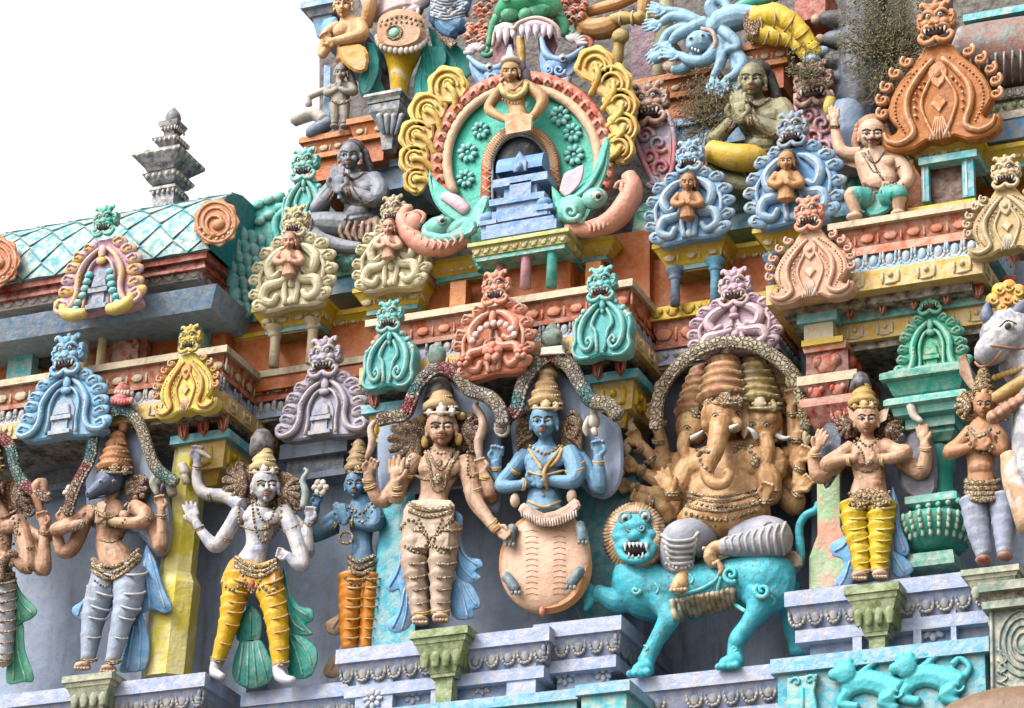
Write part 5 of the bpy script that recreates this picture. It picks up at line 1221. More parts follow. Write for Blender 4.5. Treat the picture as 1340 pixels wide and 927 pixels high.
g = f.g(); g.tube([(397, 664, 6, 5), (400, 645, 6, 5), (396, 630, 6, 4), (402, 618, 6, 3), (398, 613, 6, 1.5)]); f.add('held_flame', g, M((150, 170, 170), .4, .5), hit=False)
g = f.g(); g.tube([(258, 590, 12, 3.5), (268, 594, 14, 3), (276, 600, 16, 1.2)]); g.tube([(243, 620, 6, 7), (238, 608, 6, 6), (244, 632, 6, 5)]); f.add('held_shell', g, OFFW, hit=False)

# ======== small blue praying statue beside the teal slab
f = Fig('blue_praying_statue', 'blue statue with praying hands and striped yellow legs beside the teal slab', 'statue', (465, 850), .1)
g = f.g(); BS = M((105, 145, 175), .3, .5, sat=1.05)
head(g, 465, 634, 14, 13, 18, -.4)
g.tube([(468, 648, 8, 7), (472, 660, 5, 16), (474, 685, 5, 17), (474, 705, 5, 13), (474, 722, 6, 14), (474, 744, 5, 17)], n=14, sq=.75)
arm(g, [(455, 666, 4, 8), (428, 684, 10, 8), (411, 702, 14, 8), (428, 692, 20, 6.5), (444, 678, 24, 4.8)]); arm(g, [(488, 664, 6, 9), (493, 680, 14, 9), (490, 688, 18, 7.5), (470, 686, 22, 6), (456, 680, 25, 4.8)])
hand(g, 445, 682, 25, -100, .95, 'pray', 1); hand(g, 451, 684, 28, -102, .95, 'pray', -1)
arm(g, [(440, 690, -6, 8), (414, 700, -4, 8), (408, 690, 2, 7), (414, 660, 6, 5)]); hand(g, 413, 664, 6, -80, .9, 'curl')
f.add('body', g, BS, remesh=1.0); face(f, 465, 634, 13, 18, -.4)
crown(f, 468, 618, 10, 16, 44, M((170, 140, 100), .4, .6), ANT, 4); g = f.g(); g.ball(484, 640, 4, 9, 14, 8); f.add('hair', g, HAIRB)
banded(f, [[(461, 755, 8, 17), (458, 800, 10, 14), (457, 850, 12, 10)], [(484, 755, 2, 14), (482, 800, 4, 11), (478, 850, 6, 8)]], 7, M((215, 130, 35), .25, .35), M((205, 165, 60), .3, .4))
g = f.g()
for k_ in range(3): f.line(g, [(456, 728+k_*8), (470, 736+k_*8), (490, 728+k_*8)], 3.2)
f.beads(g, [(452, 756), (466, 768), (480, 756), (490, 762)], 2.2); f.beads(g, [(458, 664), (472, 672), (486, 660)], 2.2); f.beads(g, [(456, 664), (474, 684), (490, 664)], 2.2); f.ball = None
g.tube([(453+9*math.cos(a), 704+8*math.sin(a), 24, 2) for a in [i*.7 for i in range(9)]], k=1, closed=True); f.add('belt_and_necklace', g, ANT, hit=False)
bangles(f, [(436, 687, 22, 6, -60), (462, 683, 24, 6, 90), (422, 687, 12, 8, 60), (492, 676, 12, 9.5, 0)], ANT)
drape(f, [(454, 790), (440, 806), (426, 815), (428, 828), (440, 832), (448, 828), (446, 850), (434, 862), (425, 872), (424, 884), (436, 888), (446, 880), (456, 850)], -6, 3, M((195, 160, 130), .4, .6), [[(450, 800), (436, 822)], [(450, 840), (434, 876)]])

# ======== tan four-armed statue
f = Fig('four_armed_statue', 'tan four-armed statue with open raised palm and banded beige leggings on the olive bracket', 'statue', (565, 815), -.35)
sheet(f, [(494, 575), (505, 548), (540, 535), (552, 505), (577, 488), (605, 505), (640, 530), (655, 560), (655, 660), (640, 668), (610, 640), (520, 650), (497, 640)], -10, WALLD, dd=26)
SK = M((214, 174, 146), .4, .6, sat=1.05, second=(188, 144, 116), sscale=9, chipc=(225, 205, 185))
g = f.g(); head(g, 578, 560, 16, 19, 22, 0)
g.tube([(577, 575, 8, 8.5), (576, 586, 6, 11), (577, 598, 4, 24), (575, 618, 6, 26), (570, 640, 6, 19), (567, 655, 6, 19), (565, 675, 6, 27), (564, 695, 4, 27)], n=18, sq=.68)
g.ball(560, 612, 18, 13, 11, 8); g.ball(590, 612, 18, 13, 11, 8)
arm(g, [(547, 600, 2, 10.5), (528, 625, 8, 9), (518, 652, 14, 8.5), (517, 640, 20, 7.5), (518, 630, 22, 6)]); hand(g, 518, 632, 23, -88, 1.35, 'open', -1)
arm(g, [(538, 606, -4, 9), (515, 640, -4, 9), (500, 656, 0, 9), (487, 640, 6, 7.5), (481, 620, 10, 5.5)]); hand(g, 482, 622, 10, -72, 1.2, 'point', 1)
arm(g, [(608, 602, 4, 11), (616, 630, 8, 10), (622, 656, 12, 9), (636, 676, 16, 7.5), (650, 694, 20, 6)]); hand(g, 649, 692, 20, 30, 1.05, 'curl', 1)
arm(g, [(618, 606, -4, 9), (636, 632, -4, 9.5), (642, 648, 0, 9), (638, 632, 6, 7), (632, 618, 8, 5.5)]); hand(g, 632, 618, 8, -105, 1.05, 'fist', -1)
f.add('body', g, SK, remesh=1.0); face(f, 578, 560, 19, 22, 0, gaze=(.1, 0))
hair(f, 548, 578, 2, 30, -1, HAIRB, n=6, rows=5, a0=-50, a1=85); hair(f, 606, 566, 2, 24, 1, HAIRB, a0=-60, a1=60)
crown(f, 577, 540, 12, 23, 30, M((200, 165, 120), .35, .5), OFFW, 2, tip=False); g = f.g(); g.lathe(576, 494, [(2, 0), (10, 4), (16, 14), (19, 30)], d=6); f.add('dark_headdress', g, M((80, 82, 95), .3, .6), hit=False)
g = f.g(); g.ball(600, 575, 14, 5, 8, 4); g.ball(556, 578, 12, 5, 8, 4); g.ball(604, 545, 10, 6, 5, 5); g.ball(552, 548, 10, 6, 5, 5); f.add('earrings', g, GOLDP, hit=False)
banded(f, [[(547, 690, 8, 20), (543, 735, 12, 17), (546, 770, 12, 13), (550, 806, 12, 11)], [(583, 690, 8, 20), (579, 735, 12, 17), (577, 770, 12, 13), (576, 804, 12, 11)]], 6, M((200, 178, 160), .45, .6, chipc=(175, 120, 90)), ANT, amp=.07, beads=True)
g = f.g()
for x, y in ((550, 812), (577, 809)): g.ball(x, y, 20, 10, 5, 14); [g.ball(x-8+i*4, y+3, 33, 2.3, 2.2, 4, n=8) for i in range(5)]
f.add('feet', g, SK)
g = f.g(); g.slab([(528, 668), (540, 655), (590, 655), (594, 672), (594, 700), (590, 722), (575, 726), (566, 712), (556, 724), (534, 724), (526, 700)], 6, 28, bev=7, k=2); f.add('hip_cloth', g, M((200, 178, 160), .45, .6))
g = f.g()
for k_ in range(2): f.line(g, [(536, 660+k_*8), (560, 668+k_*8), (590, 664+k_*7)], 3.4)
f.beads(g, [(524, 692), (536, 680), (548, 688), (560, 704), (572, 700), (582, 688), (594, 682)], 2.4); f.beads(g, [(530, 715), (545, 724), (558, 722), (566, 712), (578, 724), (592, 718)], 2.2); f.beads(g, [(548, 680), (558, 700), (560, 716)], 2); f.beads(g, [(578, 680), (570, 700), (566, 716)], 2)
f.line(g, [(557, 592), (564, 620), (568, 640), (580, 640), (588, 615), (600, 592)], 2.6); f.line(g, [(560, 590), (572, 612), (582, 612), (594, 588)], 1.8); f.beads(g, [(560, 584), (577, 594), (594, 584)], 2); f.line(g, [(542, 622), (560, 628), (590, 626), (602, 620)], 1.8)
f.beads(g, [(538, 592), (534, 612), (536, 622)], 2); f.beads(g, [(612, 592), (612, 612), (614, 624), (626, 622)], 2); f.dot(g, 573, 626, 6, 8, 3); f.dot(g, 574, 606, 5, 5, 3); f.line(g, [(587, 662), (592, 672), (588, 682)], 3.5); f.add('belt_and_necklace', g, ANT, hit=False)
bangles(f, [(518, 637, 22, 6.8, 0), (519, 645, 20, 7.5, 0), (481, 628, 9, 6, 0), (484, 636, 8, 7, -20), (532, 620, 6, 10, 15), (618, 640, 9, 10.5, -10), (614, 620, 6, 11, -5), (648, 690, 19, 6.5, -40), (643, 684, 18, 7, -40), (634, 624, 8, 6, 10), (550, 800, 12, 11.5, 0), (576, 799, 12, 11.5, 0)], GOLDP)
drape(f, [(596, 668), (606, 678), (604, 705), (612, 728), (628, 732), (632, 742), (622, 748), (630, 756), (616, 764), (600, 758), (594, 730)], -6, 3, DB, [[(600, 680), (604, 720), (624, 740)], [(598, 700), (604, 740), (620, 758)]])
drape(f, [(600, 756), (616, 764), (628, 784), (628, 796), (620, 798), (620, 808), (606, 812), (592, 806), (588, 780), (594, 760)], -6, 3, DB, [[(606, 762), (618, 784), (624, 792)], [(600, 764), (608, 790), (612, 808)]])
drape(f, [(526, 700), (522, 730), (516, 748), (506, 758), (505, 770), (514, 776), (522, 772), (524, 790), (516, 806), (506, 814), (510, 826), (524, 828), (542, 812), (538, 770), (534, 720)], -6, 3, DB, [[(526, 715), (522, 745), (510, 768)], [(530, 770), (524, 800), (514, 822)], [(534, 760), (532, 800), (526, 824)]], k=2)
hood(f, [(496, 550), (512, 546), (530, 542), (540, 520), (550, 500), (574, 482), (600, 492), (614, 510), (640, 520), (654, 536), (658, 556)], 9, [HC[4], HC[3], HC[1], HC[2], HC[0], HC[1], HC[3], HC[0], HC[3], HC[0]], d=30)
g = f.g(); g.ball(572, 466, 32, 12, 13, 9); g.ball(572, 456, 32, 7, 8, 6); f.add('arch_finial', g, M((85, 120, 115), .4, .6), hit=False)
g = f.g(); g.tube([(628, 600, 10, 4), (626, 580, 10, 6), (632, 560, 10, 6), (630, 545, 10, 5), (622, 532, 10, 4), (626, 526, 10, 1.5)]); g.tube([(480, 600, 14, 3), (487, 580, 16, 5), (485, 562, 16, 4.5), (490, 552, 16, 3)]); f.add('held_flame', g, ANTP, hit=False)

# ======== blue statue above a turtle shell
f = Fig('turtle_statue', 'light blue four-armed statue rising from a peach turtle shell with praying hands', 'statue', (712, 802), -.3)
sheet(f, [(668, 560), (690, 510), (720, 478), (755, 510), (785, 540), (812, 560), (815, 620), (800, 650), (775, 650), (740, 620), (680, 620)], -12, WALLD, dd=26)
BK = M((128, 168, 198), .35, .5, sat=1.1)
g = f.g(); head(g, 712, 552, 16, 17, 21, -.35)
g.tube([(714, 566, 8, 8), (714, 578, 6, 10), (713, 590, 4, 22), (712, 612, 6, 23), (712, 634, 6, 18), (711, 650, 8, 20), (712, 672, 8, 24)], n=18, sq=.72)
g.ball(698, 602, 16, 12, 10, 8); g.ball(728, 602, 16, 12, 10, 8); g.ball(711, 650, 16, 17, 13, 9)
arm(g, [(690, 594, 4, 9), (672, 616, 10, 9), (656, 636, 16, 8), (676, 636, 22, 6.5), (696, 630, 26, 5)]); arm(g, [(744, 592, 6, 11), (754, 614, 14, 11), (750, 630, 20, 9), (728, 630, 24, 7), (708, 628, 28, 5.2)])
hand(g, 700, 632, 28, -98, 1.15, 'pray', 1); hand(g, 707, 634, 31, -100, 1.1, 'pray', -1)
arm(g, [(684, 596, -4, 8), (664, 625, -2, 8), (652, 625, 4, 7), (648, 604, 10, 5.5)]); hand(g, 649, 606, 10, -85, 1.2, 'curl', 1)
arm(g, [(756, 596, -4, 9), (774, 625, -2, 10), (784, 638, 2, 9), (784, 615, 8, 7.5), (783, 598, 10, 5.5)]); hand(g, 783, 598, 10, -92, 1.15, 'curl', -1)
f.add('body', g, BK, remesh=1.0); face(f, 712, 552, 17, 21, -.35, gaze=(-.3, 0))
for x, s_ in ((690, -1), (748, 1)):
    g = f.g(); g.ball(x, 565, 0, 15, 26, 9)
    for i in range(6): g.tube([(x-s_*6, 545+i*5, 6, 3), (x+s_*2, 540+i*7, 8, 3), (x+s_*10, 548+i*7, 6, 2.6), (x+s_*13, 560+i*6, 3, 2)], n=6)
    g.tube([(x+8*math.cos(a), 562+12*math.sin(a), 9, 2.4) for a in [i*.785 for i in range(8)]], k=2, closed=True); f.add('hair', g, HAIRB, hit=False)
crown(f, 714, 534, 12, 21, 46, M((205, 165, 120), .3, .5), M((215, 185, 140), .3, .4), 4); g = f.g(); g.lathe(717, 472, [(.5, 0), (3, 6), (9, 12), (13, 18), (10, 22)], d=12); f.add('crown_tip', g, M((215, 180, 130), .3, .4))
g = f.g(); g.slab([(714+61*math.cos(a)*(1+.03*math.sin(a)), 738+66*math.sin(a)-(3 if math.sin(a) < 0 else 0)) for a in [2*math.pi*i/28 for i in range(28)]]+[], -34, 12, bev=8, k=2); f.add('shell_rim', g, M((222, 150, 95), .25, .4))
g = f.g(); g.ball(714, 734, 8, 55, 60, 14, n=28); o = f.add('shell_belly', g, M((232, 190, 165), .25, .3))
g = f.g()
for s_ in (-1, 1):
    for i in range(12): f.line(g, [(714+s_*18-8, 696+i*7.5), (714+s_*18, 694+i*7.5), (714+s_*18+8, 696+i*7.5)], .55, k=2, up=.1)
split('shell_line', g, M((200, 140, 110), .1, .2), f.t)
g = f.g()
for x, y, a in ((668, 701, 20), (762, 698, -10), (669, 763, 150), (753, 756, 200)):
    up = 1 if y < 730 else 1; s_ = 1 if x < 714 else -1
    g.tube([(x+s_*4, y-11, 20, 6.5), (x, y, 24, 6.5), (x-s_*1, y+10, 24, 7.5)] if y < 730 else [(x-s_*8, y-10, 20, 6), (x, y, 24, 6.5), (x+s_*6, y+10, 24, 6.5)], n=8)
    for j in (-1, 0, 1): g.ball(x+j*5-(s_ if y < 730 else -s_*6), y+(12 if y < 730 else 13), 28, 2.5, 3, 3, n=6)
f.add('turtle_feet', g, M((85, 120, 135), .3, .4))
g = f.g(); g.ball(710, 800, 10, 4, 7, 5); f.add('shell_tip', g, SALM)
g = f.g(); g.slab([(678, 668), (686, 658), (712, 672), (740, 662), (752, 652), (760, 662), (752, 672), (732, 682), (712, 690), (694, 684)], 12, 34, bev=4, k=2)
for i in range(22): x = 682+i*3.4; g.tube([(x, 668+10*math.sin(i/21*math.pi), 34, 1.2), (x+1, 676+13*math.sin(i/21*math.pi), 34, 1.2)], n=5, k=1)
g.ball(674, 655, 18, 6, 9, 6); g.ball(748, 650, 18, 6, 9, 6); f.add('waist_frill', g, ANTP, hit=False)
g = f.g(); f.beads(g, [(694, 584), (713, 594), (732, 584)], 2.2); f.line(g, [(692, 588), (704, 606), (712, 616), (728, 604), (736, 588)], 2.2); f.line(g, [(736, 584), (720, 605), (712, 618), (716, 640)], 2.4); f.line(g, [(690, 618), (712, 622), (738, 616)], 1.6); f.line(g, [(692, 656), (712, 664), (734, 656)], 2); f.dot(g, 711, 648, 2.4); f.add('necklace', g, GOLDP, hit=False)
bangles(f, [(684, 634, 24, 7, -85), (716, 630, 26, 7, 90), (673, 614, 10, 9.5, 40), (752, 606, 11, 12, -10), (752, 614, 14, 12, -10), (648, 612, 8, 6.5, 0), (783, 604, 9, 6.5, 0)], GOLDP)
hood(f, [(664, 545), (676, 535), (684, 505), (698, 482), (720, 466), (744, 478), (758, 500), (774, 524), (796, 530), (810, 545)], 9.5, [HC[1], HC[2], HC[0], HC[0], HC[1], HC[3], HC[0], HC[2], HC[3], HC[3]], d=26)
g = f.g(); g.slab([(706, 466), (708, 455), (736, 452), (740, 464)], 18, 38, bev=3); g.ball(722, 442, 28, 14, 12, 9, 1); g.ball(722, 432, 28, 8, 8, 6, 1); f.add('arch_finial', g, [OFFW, M((85, 120, 115), .4, .6)], hit=False)
g = f.g(); g.tube([(657, 560, 10, 9), (657, 560, 15, 9)], k=1, n=16); g.tube([(657+9*math.cos(a), 560+11*math.sin(a), 13, 2.2) for a in [i*.6 for i in range(11)]], k=1, closed=True); g.ball(657, 560, 16, 4); f.add('held_disc', g, OFFW, hit=False)
g = f.g(); g.ball(777, 552, 10, 8, 10, 8); g.tube([(777, 562, 10, 5), (780, 570, 10, 3)]); g.tube([(771, 546, 14, 3), (766, 560, 14, 4), (768, 570, 12, 2.5)]); g.ball(777, 540, 10, 5, 6, 5); f.add('held_conch', g, OFFW, hit=False)
# ======== elephant-headed statue on the turquoise lion
f = Fig('elephant_headed_statue', 'brown many-armed elephant-headed statue with several crowned heads riding the turquoise lion', 'statue', (945, 760), .12)
GS = M((220, 176, 128), .35, .6, chipc=(232, 212, 180), sat=1.05, second=(190, 140, 92), sscale=8); GS2 = M((180, 130, 80), .35, .6)
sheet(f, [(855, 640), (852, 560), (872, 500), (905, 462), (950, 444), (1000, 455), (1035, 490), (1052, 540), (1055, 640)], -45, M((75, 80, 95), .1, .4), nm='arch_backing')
g = f.g()
g.tube([(950, 576, 6, 24), (955, 592, 4, 50), (952, 615, 8, 54), (948, 640, 12, 52), (947, 660, 14, 50), (947, 692, 14, 42)], n=22, sq=.5)
g.ball(947, 676, 28, 56, 26, 30, n=22); g.ball(922, 606, 28, 24, 18, 12); g.ball(982, 604, 28, 26, 18, 12); g.ball(1010, 610, 14, 20, 24, 14); g.ball(898, 606, 14, 18, 20, 14)
g.ball(946, 545, 34, 26, 27, 26, n=18); g.ball(934, 528, 46, 13, 10, 10); g.ball(958, 528, 46, 13, 10, 10); g.ball(926, 556, 44, 8, 9, 8); g.ball(962, 556, 44, 10, 10, 8)
g.tube([(944, 552, 54, 13.5), (940, 572, 66, 12), (935, 592, 72, 10.5), (927, 610, 76, 9), (926, 624, 78, 8), (936, 634, 80, 7.2), (949, 632, 82, 6.2), (955, 622, 82, 5.2), (950, 616, 82, 4.2)], n=14, k=5)
g.ball(907, 558, 14, 21, 24, 20, n=16); g.ball(900, 548, 26, 9, 8, 8); g.tube([(898, 570, 26, 9), (894, 585, 30, 8), (900, 600, 30, 6.5), (908, 606, 30, 5)], n=10); g.ball(902, 550, 22, 8, 7, 7)
g.ball(997, 553, 16, 25, 28, 20, n=16); g.ball(1008, 548, 28, 9, 8, 8); g.tube([(1000, 572, 26, 10), (1006, 590, 28, 8), (1004, 606, 28, 7), (994, 612, 30, 6)], n=10); g.ball(984, 548, 26, 8, 7, 7)
g.ball(1018, 562, -6, 14, 20, 14, n=14)
arm(g, [(912, 596, 18, 13), (898, 618, 24, 13), (888, 640, 28, 12), (882, 644, 36, 10), (878, 640, 40, 8)]); hand(g, 880, 646, 42, -118, 1.35, 'open', -1)
arm(g, [(986, 600, 18, 14), (1004, 620, 22, 13), (1010, 645, 26, 11), (1004, 652, 34, 9), (1000, 648, 40, 7)]); hand(g, 1001, 654, 42, -80, 1.2, 'curl', 1)
for (ex, ey, wx, wy, ang, kk) in ((872, 600, 858, 550, -100, 'curl'), (866, 612, 838, 582, -125, 'curl'), (864, 632, 834, 614, -145, 'curl'), (868, 652, 826, 638, -160, 'curl'), (876, 672, 848, 654, -165, 'curl')):
    arm(g, [(900, 606, -10, 11), (ex+8, ey+4, -6, 10), (ex-3, ey-3, 2, 9), ((ex+wx)/2, (ey+wy)/2, 6, 7.5), (wx, wy, 10, 6.5)]); hand(g, wx, wy, 10, ang, 1.2, kk, 1)
for (ex, ey, wx, wy, ang) in ((1040, 590, 1036, 532, -92), (1042, 605, 1046, 566, -75), (1046, 632, 1046, 604, -60), (1044, 655, 1044, 640, -40)):
    arm(g, [(996, 606, -10, 11), (ex-10, ey+6, -6, 10), (ex, ey, 2, 9), ((ex+wx)/2, (ey+wy)/2, 6, 7.5), (wx, wy, 10, 6.5)]); hand(g, wx, wy, 10, ang, 1.2, 'curl', -1)
f.add('body', g, GS, remesh=1.25)
g = f.g()
for x, y in ((936, 544), (966, 542), (899, 560), (1003, 556), (985, 556)): f.dot(g, x, y, 3, 2.3, 1.6); f.dot(g, x, y, 1.6, 1.8, 1.2, 1, up=1.3); f.line(g, [(x-4.5, y-.5), (x, y-3.6), (x+4.5, y)], .7, 1)
split('eye', g, [EYEW, BLACK], f.t)
g = f.g(); g.tube([(950, 564, 56, 4), (958, 560, 62, 3.4), (966, 556, 66, 1.6)]); g.tube([(905, 574, 34, 3.6), (914, 569, 38, 3), (920, 564, 40, 1.4)]); g.tube([(990, 574, 34, 4), (986, 566, 40, 3), (978, 560, 42, 1.4)]); g.tube([(1016, 570, 16, 4), (1026, 574, 18, 3), (1034, 572, 20, 1.4)]); split('tusk', g, WHITE, f.t)
g = f.g(); g.slab([(926, 530), (920, 545), (922, 566), (930, 574), (928, 556), (931, 540)], 24, 34, bev=2, k=2); g.slab([(966, 528), (978, 535), (982, 556), (974, 576), (968, 560), (966, 542)], 24, 36, bev=2, k=2); g.slab([(1004, 545), (1020, 548), (1024, 568), (1010, 582), (1006, 565)], 8, 16, bev=2, k=2); split('ear', g, GS, f.t)
CM = M((205, 158, 112), .35, .65, sat=1.05, second=(180, 118, 80), sscale=12); CM2 = M((192, 170, 108), .35, .7, sat=1.05, second=(160, 130, 80), sscale=12)
crown(f, 948, 528, 30, 30, 62, CM, ANT, 5, nm='crown', ex=.42); crown(f, 909, 545, 8, 23, 66, CM, ANT, 6, lean=-.12, ex=.5); crown(f, 994, 534, 12, 28, 68, CM2, CM2, 6, lean=.14, ex=.5); crown(f, 1022, 540, -16, 22, 66, CM2, CM2, 5, lean=.12, ex=.5)
g = f.g()
for yy, s_ in ((648, 52), (654, 53), (666, 56)): f.line(g, [(946-s_*.85, yy-4), (946-s_*.5, yy+1), (946, yy+3), (946+s_*.5, yy-2), (946+s_*.85, yy-8)], 2.4)
f.beads(g, [(898, 655), (925, 662), (950, 663), (975, 660), (992, 654)], 2.4); f.beads(g, [(898, 672), (925, 678), (950, 680), (990, 668)], 2.8); f.beads(g, [(912, 590), (918, 606), (930, 618)], 2.4); f.beads(g, [(962, 586), (980, 590), (994, 602)], 2.6); f.line(g, [(960, 592), (970, 582), (984, 586)], 3); f.line(g, [(914, 596), (920, 590), (928, 592)], 3)
f.dot(g, 934, 688, 2.6, 2.6, 1.6); f.dot(g, 988, 604, 6, 8, 4); f.dot(g, 936, 664, 5, 4, 4)
f.add('belt_and_necklace', g, ANT, hit=False)
B_ = [(886, 636, 32, 12, 40), (1008, 640, 26, 12, 10), (1002, 654, 38, 8.5, 0), (880, 644, 40, 8.5, 0)]
for (wx, wy, a) in ((864, 552, 5), (836, 586, -40), (838, 615, -60), (830, 638, -65), (850, 657, -80), (1037, 540, 0), (1046, 574, 10), (1046, 612, 30), (1044, 646, 40), (862, 576, 0), (850, 600, -40), (1040, 574, 0)): B_.append((wx, wy, 9, 7.5, a))
bangles(f, B_, ANT, th=1.6)
g = f.g()
for x, y in ((862, 512), (826, 560), (820, 588), (812, 618), (1034, 500), (1050, 536), (1056, 575)): g.ball(x, y, 14, 6, 7, 5, n=8); g.tube([(x, y+8, 14, 2.5), (x-2, y-6, 16, 4), (x+3, y-14, 14, 2)], n=7)
split('held_emblem', g, CREAM2, f.t)
LG = M((172, 174, 188), .4, .6, sat=1.0)
g = f.g(); g.tube([(925, 702, 26, 20), (903, 706, 44, 25), (892, 712, 50, 26), (886, 728, 50, 21), (890, 748, 48, 16)], n=16); o = f.add('trouser_leg', g, LG)
g = f.g(); g.ball(1010, 706, 44, 25, 23, 22); g.tube([(965, 706, 26, 18), (1000, 702, 40, 24), (1014, 706, 46, 22), (995, 710, 50, 20), (970, 713, 53, 15), (944, 717, 54, 10)], n=16); f.add('trouser_leg', g, LG)
g = f.g()
for i in range(6): f.line(g, [(866+i*2, 700+i*7.5), (880, 708+i*7.5), (905, 706+i*7.5), (914-i*2, 697+i*7.5)], 2.3)
for i in range(9): x = 1030-i*9.5; f.line(g, [(x-2, 684+i*2.4), (x-7, 700+i), (x-4, 726-i*.8)], 2.1)
f.beads(g, [(872, 738), (890, 744), (908, 738)], 2.4); split('leg_ring', g, M((200, 200, 205), .3, .5, sat=1.0), f.t)
g = f.g(); g.tube([(892, 744, 48, 12), (893, 756, 50, 11), (890, 766, 58, 10), (884, 770, 66, 8)]); [g.ball(879+i*4.5, 773-i*.3, 72-i, 2.8, 2.6, 4, n=8) for i in range(5)]; f.add('foot', g, GS)
g = f.g(); g.tube([(948, 716, 54, 9), (936, 718, 56, 9), (930, 728, 56, 9), (936, 740, 54, 6)]); [g.ball(922+i*3.2, 718+i*5, 60, 3.4, 2.6, 3, n=8) for i in range(5)]; g.tube([(938, 735, 56, 4), (944, 745, 56, 3.5), (941, 752, 56, 2)]); f.add('foot', g, GS)
g = f.g(); g.slab([(905, 694), (960, 692), (1010, 715), (1042, 722), (1050, 740), (1030, 748), (960, 745), (900, 740)], 4, 24, bev=4, k=2); f.add('saddle_cloth', g, M((190, 140, 105), .4, .6, second=(225, 205, 190)), hit=False)
hd = [(858, 560), (862, 521), (876, 493), (898, 470), (925, 454), (955, 448), (990, 454), (1020, 472), (1040, 494), (1052, 528), (1056, 560)]
hood(f, hd, 8.5, [M(c, .4, .65, carve=24) for c in ((165, 140, 115), (195, 180, 155), (180, 165, 140), (160, 145, 110))], nm='scaled_arch', d=56)

f = Fig('turquoise_lion', 'turquoise roaring lion mount with brown rope mane and curled tail', 'statue', (940, 870), .06)
LT = M((88, 190, 206), .8, .5, cth=.585, chipc=(125, 95, 75)); g = f.g()
g.tube([(836, 735, 30, 26), (838, 765, 26, 34), (862, 776, 20, 35), (900, 776, 14, 34), (940, 768, 12, 29), (975, 758, 14, 30), (1008, 762, 16, 34), (1024, 775, 10, 24)], n=22)
g.ball(1004, 765, 24, 34, 36, 24); g.ball(838, 760, 34, 30, 32, 24)
g.tube([(862, 780, 34, 20), (874, 798, 38, 15), (875, 811, 42, 13), (862, 834, 42, 10), (850, 856, 42, 9.5), (845, 868, 44, 10.5)], n=14); g.tube([(850, 872, 46, 11), (838, 877, 52, 10), (830, 879, 54, 7)], n=12)
for i in range(4): g.ball(824+i*8, 882-i*.6, 58, 4.6, 4.6, 5)
g.tube([(824, 776, 30, 22), (808, 786, 34, 16), (795, 782, 38, 12), (780, 776, 40, 11)], n=12)
for i in range(5): g.tube([(780, 776, 40, 6), (770, 768+i*6, 44, 5), (762+abs(i-2)*2, 762+i*9, 44, 3.5)], n=8)
g.tube([(1000, 782, 30, 24), (992, 800, 34, 15), (980, 818, 36, 11), (966, 836, 36, 10.5), (962, 852, 36, 9), (962, 862, 38, 10)], n=14); g.tube([(968, 864, 40, 11), (955, 868, 46, 10), (944, 870, 48, 7)], n=12)
for i in range(4): g.ball(940+i*8, 873-i*.5, 52, 4.6, 4.4, 5)
g.tube([(1026, 770, -6, 20), (1034, 800, -12, 13), (1036, 820, -16, 11), (1042, 840, -18, 10), (1044, 850, -16, 11)], n=12); g.ball(1046, 852, -12, 12, 7, 10)
g.ball(877, 809, 48, 12, 12, 8); g.ball(964, 838, 42, 9, 9, 7)
g.ball(831, 702, 46, 31, 29, 22, n=18); g.ball(812, 704, 56, 11, 8, 10); g.ball(851, 702, 56, 11, 8, 10); g.ball(831, 690, 60, 19, 10, 12); g.ball(831, 702, 68, 9, 7, 8); g.ball(818, 716, 62, 11, 8, 9); g.ball(845, 714, 62, 11, 8, 9); g.tube([(808, 716, 60, 5), (816, 729, 66, 5), (832, 734, 68, 5), (848, 729, 66, 5), (856, 714, 60, 5)], n=8)
g.ball(818, 681, 56, 9, 11, 10); g.ball(845, 679, 56, 9, 11, 10)
g.tube([(1026, 742, 10, 8), (1038, 744, 6, 7), (1047, 734, 4, 6), (1047, 712, 4, 5.5), (1046, 690, 6, 5), (1054, 675, 8, 5), (1068, 668, 8, 5), (1071, 658, 8, 4.5)], n=10)
f.add('body', g, LT, remesh=1.2, smooth=14)
g = f.g(); 
for i in range(54):
    a = 2*math.pi*i/54; c, n = math.cos(a), math.sin(a)
    if 1: g.tube([(831+c*25, 700+n*27, 58, 3), (831+c*33, 703+n*37, 56, 3.4), (831+c*40, 704+n*44, 44, 2.8)], n=6, k=2)
f.add('mane', g, M((170, 125, 80), .35, .6), hit=False)
g = f.g(); g.ball(832, 719, 62, 20, 9, 9); f.add('mouth', g, M((50, 25, 28), 0, .1), hit=False)
g = f.g()
for x, L in ((818, 10), (824, 6), (829, 5), (834, 5), (839, 6), (846, 10)): g.tube([(x, 711, 72, 2.6), (x, 711+L, 73, .6)], n=6, k=1)
for x, L in ((823, -7), (828, -4), (836, -4), (841, -7)): g.tube([(x, 730, 72, 2.2), (x, 730+L, 73, .6)], n=6, k=1)
f.add('teeth', g, WHITE, hit=False)
for x, y in ((818, 678), (844, 676)):
    g = f.g(); g.ball(x, y, 66, 4.6, 5, 4); g.ball(x, y+1, 69, 2.4, 2.6, 2, 1); g.tube([(x+6.5*math.cos(a), y+7*math.sin(a), 65, 2.2) for a in [i*.7 for i in range(9)]], 2, closed=True, k=2, n=6); build('eye', g, [EYEW, BLACK, LT], f.t)
g = f.g()
for x, s_ in ((806, -1), (858, 1)): g.slab([(x-s_*4, 685), (x+s_*2, 676), (x+s_*6, 690), (x+s_*2, 702), (x-s_*6, 702)], 40, 54, bev=2, k=2)
g.spiral(824, 692, 68, 5, 1.2, 1.8, 0); g.spiral(840, 691, 68, 5, 1.2, 1.8, 180, -1)
split('ear', g, LT, f.t)
g = f.g(); 
